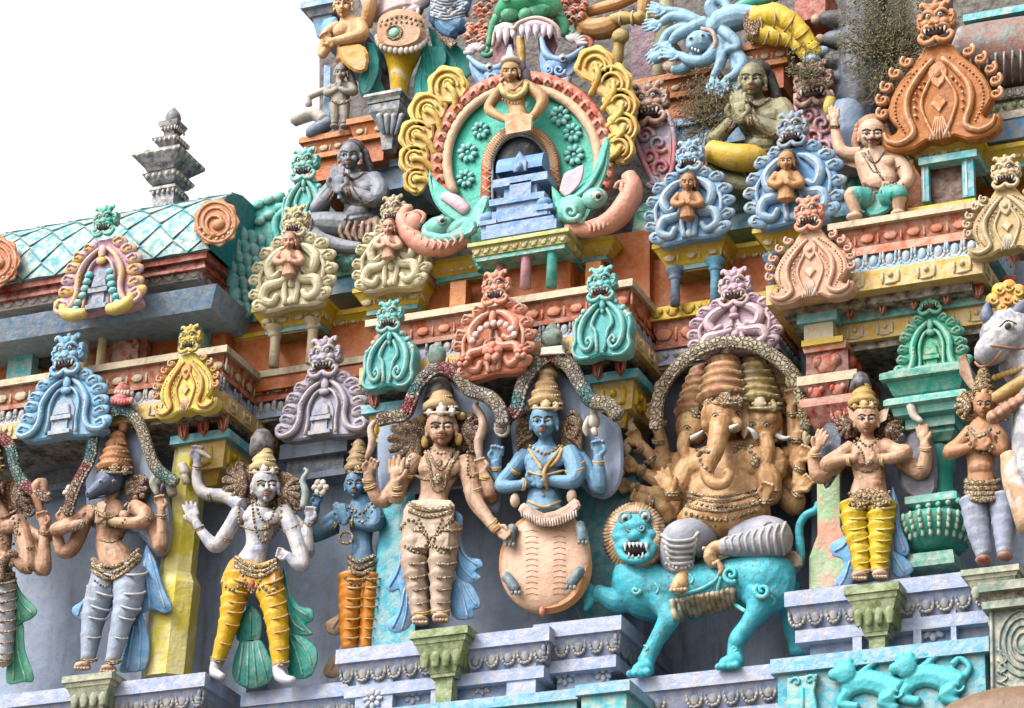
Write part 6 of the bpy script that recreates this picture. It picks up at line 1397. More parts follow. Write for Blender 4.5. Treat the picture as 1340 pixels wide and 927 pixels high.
for i in range(13): x = 880+i*6.6; f.line(g, [(x, 786-i*1.3), (x+1, 798-i*1.2), (x+5, 812-i*1.6)], 4.2)
f.add('ribbed_belly', g, M((140, 112, 72), .4, .7, second=(110, 120, 95)), hit=False)
g = f.g(); g.spiral(957, 752, (f.d(957, 752) or 40)+1, 11, 1.4, 3.4, 60); f.line(g, [(945, 745), (936, 760), (915, 772), (890, 778)], 2.6); f.line(g, [(945, 752), (940, 775), (960, 790), (975, 800)], 2.6); g.spiral(998, 773, (f.d(998, 773) or 40)+1, 11, 1.3, 3.4, 200, -1); g.spiral(832, 773, (f.d(832, 773) or 50), 6, 1, 2.6, 0)
for (x, y, L) in ((860, 770, 14), (868, 778, 14), (850, 780, 12), (876, 800, 10), (862, 812, 9), (1012, 786, 12), (1002, 800, 12), (984, 812, 9), (846, 848, 6), (962, 850, 6), (905, 758, 12), (925, 755, 12), (980, 745, 12), (1020, 752, 10)):
    if x in (860, 1012, 905, 846, 962): f.line(g, [(x-3, y-L*.5), (x+2, y), (x-1, y+L*.5)], 1.6)
for i in range(5): f.line(g, [(940-i*4, 836+0*i), (940, 837)], .1) if False else None
split('curl_carving', g, M((80, 205, 212), .25, .3), f.t)

# ======== small praying statue on the right bay
f = Fig('praying_statue', 'tan praying statue with pointed ears and yellow banded trousers beside the green urn pillar', 'statue', (1136, 756), -.34)
SK2 = M((224, 180, 150), .35, .5, sat=1.05, second=(198, 150, 120), sscale=9)
sheet(f, [(1068, 590), (1080, 545), (1096, 530), (1104, 560), (1100, 610), (1080, 640)], -4, M((90, 100, 120), .2, .4), nm='left_wing'); sheet(f, [(1172, 590), (1200, 560), (1222, 580), (1226, 640), (1205, 655), (1180, 640)], -6, M((110, 110, 125), .2, .4), nm='right_wing')
g = f.g(); head(g, 1134, 549, 14, 15, 19, 0)
g.tube([(1135, 562, 6, 7), (1135, 574, 5, 9), (1136, 584, 4, 20), (1137, 604, 6, 21), (1138, 625, 6, 18), (1137, 642, 5, 21), (1136, 660, 4, 22)], n=16, sq=.72); g.ball(1126, 604, 18, 9, 8, 7); g.ball(1146, 604, 18, 9, 8, 7)
for i in range(3): g.ball(1129, 620+i*7, 14, 8, 5, 6); g.ball(1146, 619+i*7, 14, 8, 5, 6)
arm(g, [(1116, 586, 4, 9), (1098, 598, 10, 8.5), (1082, 608, 14, 8), (1102, 602, 22, 6.5), (1122, 600, 26, 5)]); arm(g, [(1156, 584, 4, 9.5), (1174, 592, 10, 9), (1186, 592, 14, 8), (1166, 600, 22, 6.5), (1144, 601, 27, 5)])
hand(g, 1128, 604, 27, -86, .95, 'pray', 1); hand(g, 1137, 604, 28, -93, .95, 'pray', -1)
arm(g, [(1108, 596, -8, 8), (1082, 620, -6, 8.5), (1070, 622, 0, 8), (1064, 600, 6, 6), (1068, 588, 8, 5)]); hand(g, 1068, 588, 8, -66, 1.05, 'open', 1)
arm(g, [(1168, 594, -6, 9), (1194, 612, -4, 9.5), (1206, 616, 0, 9), (1212, 595, 6, 7), (1210, 580, 8, 5)]); hand(g, 1210, 580, 8, -100, 1.0, 'open', -1)
f.add('body', g, SK2, remesh=1.0); face(f, 1134, 549, 15, 19, 0)
g = f.g(); g.slab([(1120, 540), (1108, 532), (1112, 548), (1121, 556)], 8, 14, bev=1); g.slab([(1149, 540), (1164, 532), (1160, 550), (1149, 556)], 8, 14, bev=1); split('ear', g, SK2, f.t)
hair(f, 1112, 556, 0, 16, -1, HAIRB, n=4, rows=4, a0=-30, a1=80); hair(f, 1160, 560, 0, 18, 1, HAIRB, n=4, rows=4, a0=-30, a1=80)
crown(f, 1130, 532, 12, 17, 30, M((200, 165, 95), .3, .5), GOLDP, 3, tip=False); g = f.g(); g.lathe(1126, 487, [(2, 0), (8, 4), (11, 12), (13, 22)], d=10); f.add('dark_headdress', g, M((75, 78, 95), .3, .6), hit=False)
banded(f, [[(1120, 662, 8, 18), (1120, 690, 10, 15), (1126, 720, 12, 12), (1128, 750, 12, 10)], [(1153, 662, 8, 18), (1153, 690, 10, 15), (1151, 720, 12, 12), (1151, 748, 12, 10)]], 6, M((225, 190, 60), .2, .3), M((235, 205, 90), .2, .3), amp=.08)
g = f.g()
for x, y in ((1125, 754), (1152, 752)): g.ball(x, y, 18, 9, 5, 12); [g.ball(x-7+i*3.6, y+3, 29, 2.1, 2, 3, n=8) for i in range(5)]
f.add('feet', g, SK2)
g = f.g(); g.slab([(1112, 650), (1126, 640), (1150, 640), (1164, 648), (1166, 660), (1150, 668), (1138, 662), (1124, 670), (1110, 664)], 6, 28, bev=5, k=2); f.add('hip_cloth', g, ANT)
g = f.g(); f.beads(g, [(1112, 646), (1138, 652), (1164, 644)], 2.2); f.beads(g, [(1112, 660), (1138, 664), (1164, 658)], 2.2); f.beads(g, [(1122, 574), (1136, 584), (1150, 574)], 2); f.beads(g, [(1118, 578), (1128, 592), (1132, 606)], 1.8); f.line(g, [(1120, 614), (1136, 618), (1154, 612)], 1.6); f.dot(g, 1137, 606, 4, 4, 3); f.add('belt_and_necklace', g, ANT, hit=False)
bangles(f, [(1112, 602, 24, 6.8, 85), (1156, 602, 23, 7, 90), (1097, 600, 10, 9.5, 40), (1176, 594, 11, 9.5, 20), (1066, 594, 7, 6.5, 0), (1211, 586, 8, 6.5, 0), (1204, 608, 1, 9, 0), (1128, 745, 12, 10.5, 0), (1151, 743, 12, 10.5, 0)], GOLDP)
drape(f, [(1114, 665), (1109, 698), (1096, 706), (1086, 714), (1090, 728), (1102, 732), (1104, 746), (1094, 756), (1091, 770), (1112, 770), (1122, 740), (1120, 690)], -6, 2, DB, [[(1112, 690), (1106, 712), (1092, 722)], [(1112, 735), (1106, 755), (1098, 768)]], k=2)
drape(f, [(1168, 636), (1176, 660), (1180, 690), (1190, 716), (1186, 728), (1172, 722), (1168, 700), (1164, 670)], -6, 2, DB, [[(1170, 650), (1174, 690), (1184, 722)]]); drape(f, [(1166, 720), (1182, 728), (1196, 746), (1180, 756), (1168, 750)], -6, 2, DB, [[(1170, 728), (1184, 750)]])
g = f.g(); g.tube([(1206, 552, 12, 3), (1196, 544, 10, 5), (1191, 528, 10, 6), (1186, 522, 10, 3)]); f.add('held_object', g, OFFW, hit=False)

# ======== white bull with crowned figure at the right edge
f = Fig('crowned_bull', 'large white bull with blue grey horns and bead collar at the right edge', 'statue', (1330, 700), -.5)
WB = M((205, 202, 205), .4, .6, sat=1.0, second=(165, 165, 172), sscale=10)
g = f.g(); g.ball(1322, 440, 30, 34, 32, 28, n=18); g.tube([(1316, 445, 40, 26), (1300, 456, 52, 19), (1288, 464, 58, 15), (1282, 467, 60, 12)], n=16); g.tube([(1334, 465, 20, 28), (1358, 500, 14, 32), (1378, 560, 14, 46), (1388, 620, 10, 52), (1380, 680, 4, 40)], n=18); g.ball(1305, 440, 48, 9, 8, 6)
f.add('body', g, WB, remesh=1.6)
g = f.g(); g.tube([(1300, 425, 40, 7), (1292, 414, 44, 8), (1292, 402, 44, 5), (1296, 396, 44, 2)]); g.tube([(1330, 416, 38, 10), (1338, 404, 42, 9), (1350, 394, 42, 6), (1362, 384, 42, 3)]); split('horn', g, M((95, 110, 145), .2, .4), f.t)
g = f.g(); f.dot(g, 1320, 427, 7, 5, 3); f.dot(g, 1319, 427, 3.8, 4, 2, 1, up=2); f.dot(g, 1292, 432, 4, 4, 3); f.dot(g, 1291, 432, 2.4, 3, 2, 1, up=2); f.line(g, [(1308, 428), (1318, 420), (1330, 424)], 1, 1); split('eye', g, [EYEW, BLACK], f.t)
g = f.g(); f.line(g, [(1276, 474), (1284, 480), (1298, 474), (1312, 458)], 1.8); f.line(g, [(1296, 452), (1318, 455), (1340, 456)], 1.6); f.add('lips', g, M((190, 130, 110)), hit=False)
g = f.g()
for x, y, r in ((1300, 393, 9), (1308, 380, 9), (1320, 376, 9), (1332, 382, 9), (1318, 392, 10), (1312, 402, 8), (1330, 394, 8)): g.ball(x, y, 40, r, r, 6); g.spiral(x, y, 46, r*.7, 1, 1.6)
f.add('yellow_crest', g, M((230, 200, 90), .25, .35, second=(225, 150, 50), sscale=12), hit=False)
g = f.g()
for i in range(7): g.ball(1300+i*9, 546-i*5.5, 46, 8, 8, 8); g.ball(1300+i*9, 546-i*5.5, 53, 4, 4, 4, 0)
f.add('bead_collar', g, M((185, 130, 105), .35, .5), hit=False)
g = f.g(); g.tube([(1302, 522, 40, 7), (1325, 508, 44, 8), (1350, 494, 44, 8)], n=8)
for i in range(9): g.ball(1302+i*5.5, 494-i*1.8, 44, 3.6, 3.6, 3.6)
split('neck_band', g, GOLDP, f.t)
g = f.g(); g.tube([(1322, 596, 34, 11), (1326, 625, 36, 13), (1338, 655, 38, 15), (1350, 690, 40, 16)], n=12); f.add('foreleg', g, M((205, 160, 125), .3, .4, second=(222, 215, 210)), hit=False)
f = Fig('small_attendant_statue', 'brown praying attendant with lilac trousers standing under the white bull', 'statue', (1295, 735), -.55)
g = f.g(); head(g, 1288, 530, 14, 12, 16, -.2); g.tube([(1288, 545, 8, 6), (1286, 560, 6, 16), (1284, 590, 8, 17), (1284, 620, 8, 15), (1285, 650, 6, 19)], n=14, sq=.75); g.ball(1283, 612, 14, 14, 10, 9)
arm(g, [(1272, 564, 6, 8), (1256, 582, 12, 8), (1243, 592, 16, 8), (1262, 588, 22, 6), (1278, 582, 26, 4.6)]); arm(g, [(1300, 562, 6, 8), (1312, 578, 12, 8), (1310, 590, 18, 7), (1298, 586, 24, 5.5), (1288, 582, 27, 4.6)]); hand(g, 1281, 586, 27, -84, .95, 'pray', 1); hand(g, 1288, 586, 29, -90, .95, 'pray', -1)
f.add('body', g, M((200, 145, 110), .3, .5), remesh=1.1); face(f, 1288, 530, 12, 16, -.2)
for s_ in (-1, 1): hair(f, 1288+s_*18, 532, 4, 17, s_, ANT, n=4, rows=4, a0=-60, a1=60)
crown(f, 1288, 516, 10, 13, 32, ANT, GOLDP, 4)
banded(f, [[(1276, 655, 8, 17), (1280, 690, 10, 14), (1288, 728, 12, 9)], [(1312, 652, 8, 17), (1314, 690, 10, 13), (1315, 724, 12, 9)]], 5, M((170, 178, 200), .25, .5, sat=1.0), amp=.04)
g = f.g()
for k_ in range(4): g.ring(1286, 630+k_*7, 8, 21, 3.6, 0, sq=.4)
f.line(g, [(1268, 560), (1282, 572), (1296, 562)], 2.4); f.beads(g, [(1264, 568), (1276, 590), (1296, 590), (1306, 566)], 2.6); f.add('belt_and_necklace', g, ANT, hit=False)
g = f.g(); g.ball(1287, 733, 20, 9, 5, 10); g.ball(1315, 728, 20, 9, 5, 10); f.add('feet', g, M((150, 85, 80)))
g = f.g(); g.slab([(1254, 470), (1264, 462), (1276, 500), (1280, 520), (1266, 505), (1256, 490)], 0, 12, bev=2); f.add('brown_fan', g, BROWN, hit=False)

# ======== figurines on crests
def figurine(label, x, y, s, yp, skin, hairm=HAIR, hat=None, pray=True, d0=12, name='praying_figurine', turn=-.2, group=None):
    f = Fig(name, label, 'figurine', (x, y+20*s), yp, group)
    g = f.g(); q = lambda a, b, c, r: (x+a*s, y+b*s, d0+c*s, r*s)
    head(g, x, y-20*s, d0+6*s, 8*s, 10*s, turn); g.tube([q(0, -12, 3, 4), q(0, -7, 2, 9), q(0, 2, 3, 10), q(0, 12, 3, 8), q(0, 20, 2, 9)], n=12, sq=.75)
    if pray:
        arm(g, [q(-9, -6, 2, 4.4), q(-16, 3, 5, 4), q(-9, 5, 9, 3.4), q(-3, 2, 11, 2.6)]); arm(g, [q(9, -6, 2, 4.4), q(15, 3, 5, 4), q(9, 5, 9, 3.4), q(1, 2, 11, 2.6)])
        hand(g, x-3*s, y+3*s, d0+11*s, -80, .36*s, 'pray', 1); hand(g, x+0*s, y+3*s, d0+12*s, -90, .36*s, 'pray', -1)
    f.add('body', g, skin, remesh=max(.7, .62*s)); face(f, x, y-20*s, 8*s, 10*s, turn)
    g = f.g(); g.ball(x+1*s, y-24*s, d0+2*s, 9*s, 8*s, 8*s); g.ball(x+8*s, y-16*s, d0-1*s, 5*s, 10*s, 5*s); f.add('hair', g, hairm, hit=False)
    if hat: g = f.g(); g.lathe(x, y-40*s, [(1, 0), (4*s, 6*s), (5*s, 10*s), (8*s, 13*s), (8*s, 16*s)], d=d0+4*s); f.add('headdress', g, hat)
    return f
figurine('pink-skinned figurine on the left cream crest', 378, 338, 1.1, -.14, M((225, 170, 145), .25, .3), M((150, 70, 75)))
figurine('pale pink figurine with rust headscarf on the right cream crest', 508, 318, 1.0, -.14, M((225, 175, 150), .3, .35), M((160, 80, 70)))
figurine('brown figurine on the left light blue crest', 900, 262, 1.15, -.14, M((195, 140, 100), .3, .45), M((70, 55, 50), .2, .4))
figurine('brown praying figurine on the right light blue crest', 1029, 236, 1.25, -.16, M((205, 150, 105), .3, .4), M((60, 50, 50), .2, .4))

# ======== second tier statues
def sitting(name, label, x, y, s, yp, skin, turn, skirt, hairm=HAIR, knee=-1, kc=None):
    """praying statue sitting cross-legged; x, y the middle of the face, s the face half width"""
    f = Fig(name, label, 'statue', (x+s*.8, y+9.0*s), yp)
    u = s; q = lambda a, b, c, r: (x+a*u, y+b*u, c*u+6, r*u); g = f.g()
    head(g, x, y, 6+1.1*u, u, 1.28*u, turn)
    g.tube([q(.25, .9, .3, .5), q(.35, 1.5, .2, .6), q(.5, 2.2, 0, 1.7), q(.7, 3.3, .1, 1.75), q(.8, 4.3, .1, 1.35), q(.8, 5.1, .2, 1.5), q(.9, 6.2, .2, 1.8)], n=16, sq=.75)
    g.ball(x-.2*u, y+3*u, 6+1.2*u, .9*u, .7*u, .6*u); g.ball(x+1.4*u, y+2.9*u, 6+1.2*u, .9*u, .7*u, .6*u); g.ball(x+.7*u, y+5.0*u, 6+1.2*u, 1.1*u, .75*u, .7*u)
    arm(g, [q(-.9, 2.2, .2, .72), q(-2.2, 3.6, .8, .7), q(-3.0, 4.8, 1.2, .62), q(-2.2, 3.9, 1.8, .52), q(-1.5, 2.9, 2.1, .38)])
    arm(g, [q(2.1, 2.1, .2, .78), q(2.7, 3.2, .9, .8), q(2.2, 4.0, 1.6, .7), q(.6, 3.4, 2.1, .52), q(-.6, 2.8, 2.3, .38)])
    hand(g, x-1.4*u, y+3.1*u, 6+2.2*u, -84, .085*u, 'pray', 1); hand(g, x-1.0*u, y+3.1*u, 6+2.4*u, -90, .085*u, 'pray', -1)
    g.tube([q(-.2, 6.4, .6, 1.3), q(-2.6, 6.2, 1.4, 1.15), q(-4.2, 6.4, 1.8, .95), q(-3.0, 7.5, 2.2, .8), q(-.8, 8.2, 2.2, .7), q(1, 8.3, 2.2, .5)], n=12)
    f.add('body', g, skin, remesh=1.0); face(f, x, y, u, 1.28*u, turn, gaze=(turn, 0))
    g = f.g(); g.ball(x+.3*u, y-.55*u, 6+.6*u, 1.12*u, .95*u, 1.1*u)
    for i in range(9): g.tube([q(.5+.12*i, -.9+.14*i, .4-.06*i, .42), q(1.3+.1*i, -.3+.3*i, .3-.1*i, .4), q(1.5+.08*i, .5+.36*i, .1-.1*i, .34), q(1.9, 1.0+.35*i, 0, .2)], n=7)
    f.add('hair', g, hairm, hit=False)
    g = f.g(); f.line(g, [(x-.6*u, y+1.5*u), (x+.3*u, y+2.1*u), (x+1.3*u, y+1.5*u)], .13*u); f.line(g, [(x-.2*u, y+1.5*u), (x+.2*u, y+2.8*u), (x+1*u, y+3.9*u)], .1*u); f.beads(g, [(x-.4*u, y+5.7*u), (x+.8*u, y+6.0*u), (x+2*u, y+5.5*u)], .18*u)
    f.line(g, [(x-.7*u, y+4.1*u), (x+.8*u, y+4.5*u), (x+2.1*u, y+4*u)], .1*u); f.add('belt_and_necklace', g, HAIRB, hit=False)
    bangles(f, [(x-1.9*u, y+3.5*u, 6+2*u, .5*u, -60), (x, y+3.1*u, 6+2.2*u, .5*u, 80), (x+2.5*u, y+2.7*u, 6+.7*u, .88*u, 15), (x-3.3*u, y+6.5*u, 6+1.8*u, 1.1*u, 90)], HAIRB, th=.13*u)
    g = f.g(); g.slab([(x-.9*u, y+5.7*u), (x+.8*u, y+6.1*u), (x+2.5*u, y+5.4*u), (x+3*u, y+7*u), (x+2.4*u, y+9*u), (x+.9*u, y+8*u), (x-.5*u, y+7.6*u), (x-1.6*u, y+6.9*u)], 4, 6+1.6*u, bev=.5*u, k=2)
    for i in range(5): g.tube([q(-.6+i*.6, 6.0, 1.7, .2), q(-.9+i*.65, 6.8, 1.75, .22), q(-.5+i*.6, 7.7, 1.5, .16)], n=6)
    f.add('waist_cloth', g, skirt, hit=False)
    return f
sitting('grey_praying_statue', 'blue grey sitting statue with long dark hair and praying hands above the cream crests', 458, 204, 14.5, .35, M((158, 162, 170), .35, .6, sat=1.0, second=(135, 138, 148)), -.45, M((150, 110, 95), .35, .6), M((48, 46, 60), .15, .3))
f = sitting('olive_praying_statue', 'olive green sitting statue with black hair and praying hands at upper right', 985, 104, 17, .4, M((168, 160, 122), .3, .5, sat=1.05, second=(140, 135, 105)), -.4, M((165, 120, 90), .35, .5), M((40, 36, 45), .1, .3))
g = G(.2); g.tube([(930, 198, 30, 14), (958, 206, 34, 17), (985, 208, 30, 17), (1000, 215, 22, 12)], n=12); build('yellow_trouser', g, M((215, 175, 60), .3, .4), f.t)

# guard with moustache
f = Fig('seated_guard_statue', 'pink-skinned seated guard with dark moustache, teal shorts and one raised arm', 'statue', (1150, 284), .0)
g = f.g(); PK = M((225, 185, 160), .25, .4); head(g, 1141, 176, 14, 17, 19, 0)
g.tube([(1142, 190, 8, 10), (1144, 200, 4, 24), (1147, 222, 6, 23), (1152, 238, 8, 22), (1154, 252, 4, 20)], n=16, sq=.75); g.ball(1152, 236, 18, 18, 13, 10); g.ball(1136, 212, 18, 10, 8, 6); g.ball(1160, 212, 18, 10, 8, 6)
arm(g, [(1126, 202, 4, 9), (1110, 202, 8, 8), (1100, 196, 10, 7.5), (1095, 180, 10, 6.5), (1092, 160, 12, 5)]); hand(g, 1092, 162, 12, -92, .9, 'open', 1)
arm(g, [(1168, 206, 4, 10), (1182, 220, 8, 9), (1188, 236, 12, 8), (1180, 244, 18, 7), (1170, 246, 22, 5)]); hand(g, 1172, 246, 22, 180, .95, 'curl', 1)
g.tube([(1140, 262, 14, 11), (1122, 256, 24, 11), (1114, 256, 28, 9), (1118, 270, 26, 7.5), (1122, 280, 24, 6)], n=12); g.ball(1118, 284, 28, 10, 5, 9)
g.tube([(1166, 258, 14, 12), (1176, 254, 26, 11), (1176, 266, 24, 8), (1176, 276, 22, 6.5)], n=12); g.ball(1175, 280, 28, 9, 5, 9)
f.add('body', g, PK, remesh=1.0); face(f, 1141, 176, 17, 19, 0)
g = f.g(); f.line(g, [(1131, 180), (1136, 184), (1141, 182), (1147, 184), (1152, 180)], 1.7); f.add('moustache', g, M((60, 45, 40), 0, .2), hit=False)
g = f.g(); g.ball(1141, 164, 8, 19, 13, 16)
for i in range(9): a = math.pi*(1+i/8); g.ball(1141+19*math.cos(a), 172+16*math.sin(a), 10, 5, 5, 5)
for s_ in (-1, 1): g.tube([(1141+s_*17, 170, 8, 6), (1141+s_*21, 185, 8, 6), (1141+s_*19, 196, 8, 4)])
f.add('hair', g, M((185, 125, 95), .35, .5), hit=False)
g = f.g(); g.tube([(1136, 262, 16, 13), (1122, 257, 25, 12.5), (1117, 258, 28, 10)], n=12); g.tube([(1160, 258, 16, 14), (1175, 255, 26, 12.5), (1177, 260, 26, 10)], n=12); g.slab([(1130, 248), (1170, 246), (1172, 268), (1150, 284), (1132, 280)], 4, 20, bev=4, k=2); f.add('teal_shorts', g, M((70, 175, 165), .2, .35), hit=False)
g = f.g(); f.beads(g, [(1132, 246), (1152, 252), (1172, 242)], 3); f.line(g, [(1130, 240), (1152, 246), (1172, 236)], 1.6); f.line(g, [(1128, 196), (1144, 214), (1158, 198)], 1.4); f.line(g, [(1136, 198), (1148, 224), (1156, 236)], 1.4); f.line(g, [(1128, 200), (1142, 224), (1152, 226)], 1); f.add('belt_and_necklace', g, HAIRB, hit=False)
bangles(f, [(1092, 164, 11, 6, 0), (1178, 216, 7, 10, -25), (1184, 242, 16, 8, 60)], HAIRB)
g = f.g(); g.slab([(1166, 196), (1196, 210), (1194, 226), (1180, 222), (1170, 212)], -4, 4, bev=2); g.slab([(1122, 208), (1110, 206), (1104, 216), (1122, 222)], -4, 4, bev=2); split('scarf', g, M((205, 165, 125), .3, .4), f.t)
f = Fig('grey_stump', 'blue grey rounded post with a yellow cap behind the guard statue', 'ornament', (1110, 235), .2)
g = f.g(); g.tube([(1095, 138, 0, 9), (1108, 150, 0, 22), (1114, 180, 0, 24), (1116, 220, 0, 22)], n=14); f.add('post_body', g, M((135, 155, 180), .2, .4)); g = f.g(); g.tube([(1088, 130, 6, 7), (1085, 140, 8, 8), (1086, 150, 6, 6)]); f.add('yellow_cap', g, YG)

# ======== top tier
f = Fig('giant_legged_statue', 'large statue with frilled belt, yellow leg and teal sash cut by the top edge', 'statue', (524, 130), .75)
g = f.g(); g.tube([(523, -30, 6, 34), (522, 0, 8, 33), (524, 20, 8, 34)], n=18, sq=.7)
arm(g, [(480, -30, 4, 12), (484, 0, 10, 12), (492, 20, 14, 10), (505, 5, 20, 8)]); arm(g, [(562, -30, 4, 12), (556, -4, 14, 12), (546, 8, 20, 8)]); hand(g, 548, 8, 22, 150, 1.1, 'curl')
f.add('body', g, M((225, 205, 205), .3, .35), remesh=1.2)
YT2 = M((232, 185, 45), .15, .3, second=(240, 225, 190), sscale=6)
banded(f, [[(528, 50, 12, 34), (526, 75, 12, 24), (524, 95, 12, 16), (522, 126, 12, 11)]], 2, YT2, None, amp=.01)
g = f.g(); g.slab([(494, 30), (500, 20), (520, 12), (545, 16), (556, 30), (556, 50), (545, 62), (525, 68), (505, 66), (494, 56)], 6, 48, bev=8, k=2); f.add('frilled_belt', g, M((195, 145, 110), .35, .5))
g = f.g()
for i in range(15): t_ = i/14; a = math.pi*(1-t_); x, y = 525+32*math.cos(a), 50+17*math.sin(a); g.ball(x, y, 46-12*abs(t_-.5)*2, 4.2, 5.5, 4)
f.add('belt_frill', g, OFFW, hit=False); g = f.g(); g.ball(516, 43, 48, 8, 7, 4, 0); g.tube([(516+10*math.cos(a), 43+9*math.sin(a), 48, 2) for a in [i*.6 for i in range(11)]], 1, k=1, closed=True); f.beads(g, [(500, 28), (525, 22), (550, 28)], 2.6, 1); f.beads(g, [(498, 34), (525, 29), (553, 34)], 2.2, 1); f.add('belt_gem', g, [M((150, 215, 190), .1, .2), ANT], hit=False)
TT = M((70, 195, 190), .2, .3)
drape(f, [(494, 60), (500, 80), (496, 100), (506, 128), (478, 132), (470, 118), (480, 98), (486, 76)], -6, 6, TT, [[(494, 70), (486, 100), (480, 126)], [(498, 90), (494, 110), (490, 128)]])
drape(f, [(556, 40), (562, 60), (580, 62), (584, 80), (572, 98), (560, 100), (562, 112), (572, 120), (546, 132), (542, 105), (550, 80)], -6, 6, TT, [[(558, 55), (566, 80), (568, 96)], [(554, 70), (556, 95), (562, 100)], [(552, 90), (550, 112), (552, 128)]])
drape(f, [(560, 35), (600, 60), (620, 90), (602, 110), (578, 122), (572, 90)], -16, -4, M((55, 180, 175), .15, .25), [[(580, 60), (596, 84), (596, 110)]])
g = f.g(); g.ball(520, 127, 14, 14, 5, 14); f.add('foot', g, OFFW)
t = thing('bell_capital', 'grey blue bell-shaped bracket capital under the giant yellow leg', 'capital', (520, 200), .7)
g = G(.45); g.lathe(512, 132, [(26, 0), (28, 5), (24, 9), (23, 13)], square=True); g.lathe(512, 145, [(22, 0), (21, 10), (14, 24), (10, 34), (9, 42), (7, 60)], square=True); build('capital_block', g, M((110, 130, 150), .35, .5), t)
g = G(.45)
for i in range(4): g.tube([(496+i*10, 150, 23, 4), (499+i*8, 163, 20, 4), (503+i*5, 176, 14, 2.5)], n=7)
build('leaf_carving', g, M((125, 145, 165), .4, .5), t)
f = Fig('woman_statue', 'peach-skinned woman with folded hands cut by the top left edge of the tower', 'statue', (448, 90), .55)
g = f.g(); head(g, 449, 6, 14, 12, 18, -.4); g.tube([(452, 20, 6, 8), (458, 34, 4, 17), (460, 50, 4, 18), (456, 66, 4, 16), (455, 80, 4, 18)], n=14, sq=.8); g.ball(446, 40, 16, 12, 11, 9)
arm(g, [(470, 30, 8, 9), (474, 45, 16, 9), (460, 50, 22, 8), (440, 54, 24, 6), (430, 56, 26, 5)]); arm(g, [(444, 34, 4, 8), (428, 44, 10, 7), (424, 60, 14, 7), (422, 72, 16, 6), (432, 60, 22, 5)]); hand(g, 434, 58, 26, -130, 1, 'curl'); arm(g, [(478, 34, -4, 9), (484, 10, 6, 9), (486, -15, 10, 8)])
f.add('body', g, M((228, 180, 135), .25, .35), remesh=1.1); face(f, 449, 6, 12, 18, -.4)
g = f.g(); g.slab([(440, 62), (470, 58), (482, 70), (480, 92), (466, 95), (448, 82)], 0, 26, bev=4, k=2); f.add('orange_skirt', g, M((225, 160, 75), .3, .4), hit=False)
drape(f, [(424, 26), (438, 22), (442, 30), (432, 44), (421, 48), (420, 36)], -10, 2, BLUE); drape(f, [(478, 55), (492, 60), (496, 90), (484, 120), (472, 122), (470, 100), (480, 80)], -12, -2, TT, [[(484, 66), (484, 95), (478, 118)]])
f = Fig('small_grey_praying_statue', 'small weathered grey praying statue at the left corner of the third tier', 'statue', (443, 166), .55)
WG = M((165, 155, 145), .45, .7); g = f.g(); head(g, 446, 95, 10, 9, 12, -.3); g.tube([(446, 106, 4, 5), (446, 114, 3, 14), (446, 126, 4, 13), (445, 140, 4, 12)], n=12, sq=.8)
arm(g, [(436, 114, 4, 6), (428, 122, 8, 5.5), (436, 120, 14, 4.4), (442, 116, 16, 3.4)]); arm(g, [(458, 112, 4, 6), (463, 120, 8, 5.5), (454, 120, 14, 4.4), (446, 116, 16, 3.4)]); hand(g, 443, 116, 16, -88, .6, 'pray')
for x in (438, 451): g.tube([(x, 136, 6, 8), (x, 150, 8, 6.5), (x, 162, 8, 5)], n=10); g.ball(x, 166, 12, 6, 3.5, 8)
f.add('body', g, WG, remesh=1.0); face(f, 446, 95, 9, 12, -.3); g = f.g(); g.ball(449, 88, 6, 10, 9, 9); g.tube([(455, 92, 4, 5), (460, 104, 2, 6), (464, 116, 0, 5)]); f.add('hair', g, M((80, 75, 78), .3, .6), hit=False)
g = f.g(); f.line(g, [(434, 132), (446, 136), (458, 131)], 2); f.add('belt', g, ANT, hit=False)
t = thing('broken_limb', 'broken pale knee-like plaster limb sticking out at the left edge of the third tier', 'ornament', (400, 168), .6)
g = G(.6); g.tube([(384, 158, 6, 9), (398, 152, 6, 10), (412, 150, 4, 9), (424, 158, 2, 9)], n=12); g.tube([(404, 138, 4, 5), (404, 128, 4, 5), (416, 122, 4, 5), (428, 118, 2, 5)], n=10); g.tube([(404, 176, 2, 8), (418, 168, 2, 10), (432, 160, 0, 10)], 1, n=10); build('limb', g, [OFFW, STEEL], t)
g = G(.62); g.slab([(424, 85), (434, 88), (432, 168), (422, 170)], -14, -4, bev=2); tag(build('blue_strip', g, BLUE), 'narrow light blue plaster strip behind the small grey praying statue', 'strip')
# blue many-armed figure beside it
f = Fig('blue_dancing_figure', 'blue and brown bejewelled figure cut by the top edge left of the green monster', 'statue', (590, 60), .75)
g = f.g(); g.tube([(592, -30, 6, 22), (586, 0, 8, 22), (580, 22, 10, 20), (592, 34, 12, 14), (606, 34, 12, 11)], n=16); g.tube([(578, 20, 12, 14), (582, 38, 16, 12), (594, 46, 16, 10)]); g.tube([(610, -6, 6, 10), (606, 14, 12, 8), (594, 20, 16, 6)]); f.add('body', g, M((95, 140, 180), .3, .4), remesh=1.2)
g = f.g()
for i in range(7): f.line(g, [(564, -4+i*4), (584, 2+i*4), (608, -4+i*4)], 1.8)
for i in range(22): f.dot(g, random.uniform(566, 612), random.uniform(-5, 26), 3.5, 3.5, 3)
f.add('belt_and_necklace', g, M((190, 200, 215), .35, .5), hit=False)
g = f.g(); g.slab([(568, 38), (585, 44), (600, 56), (590, 64), (576, 54)], 10, 22, bev=3); f.add('brown_boot', g, HAIRB, hit=False)
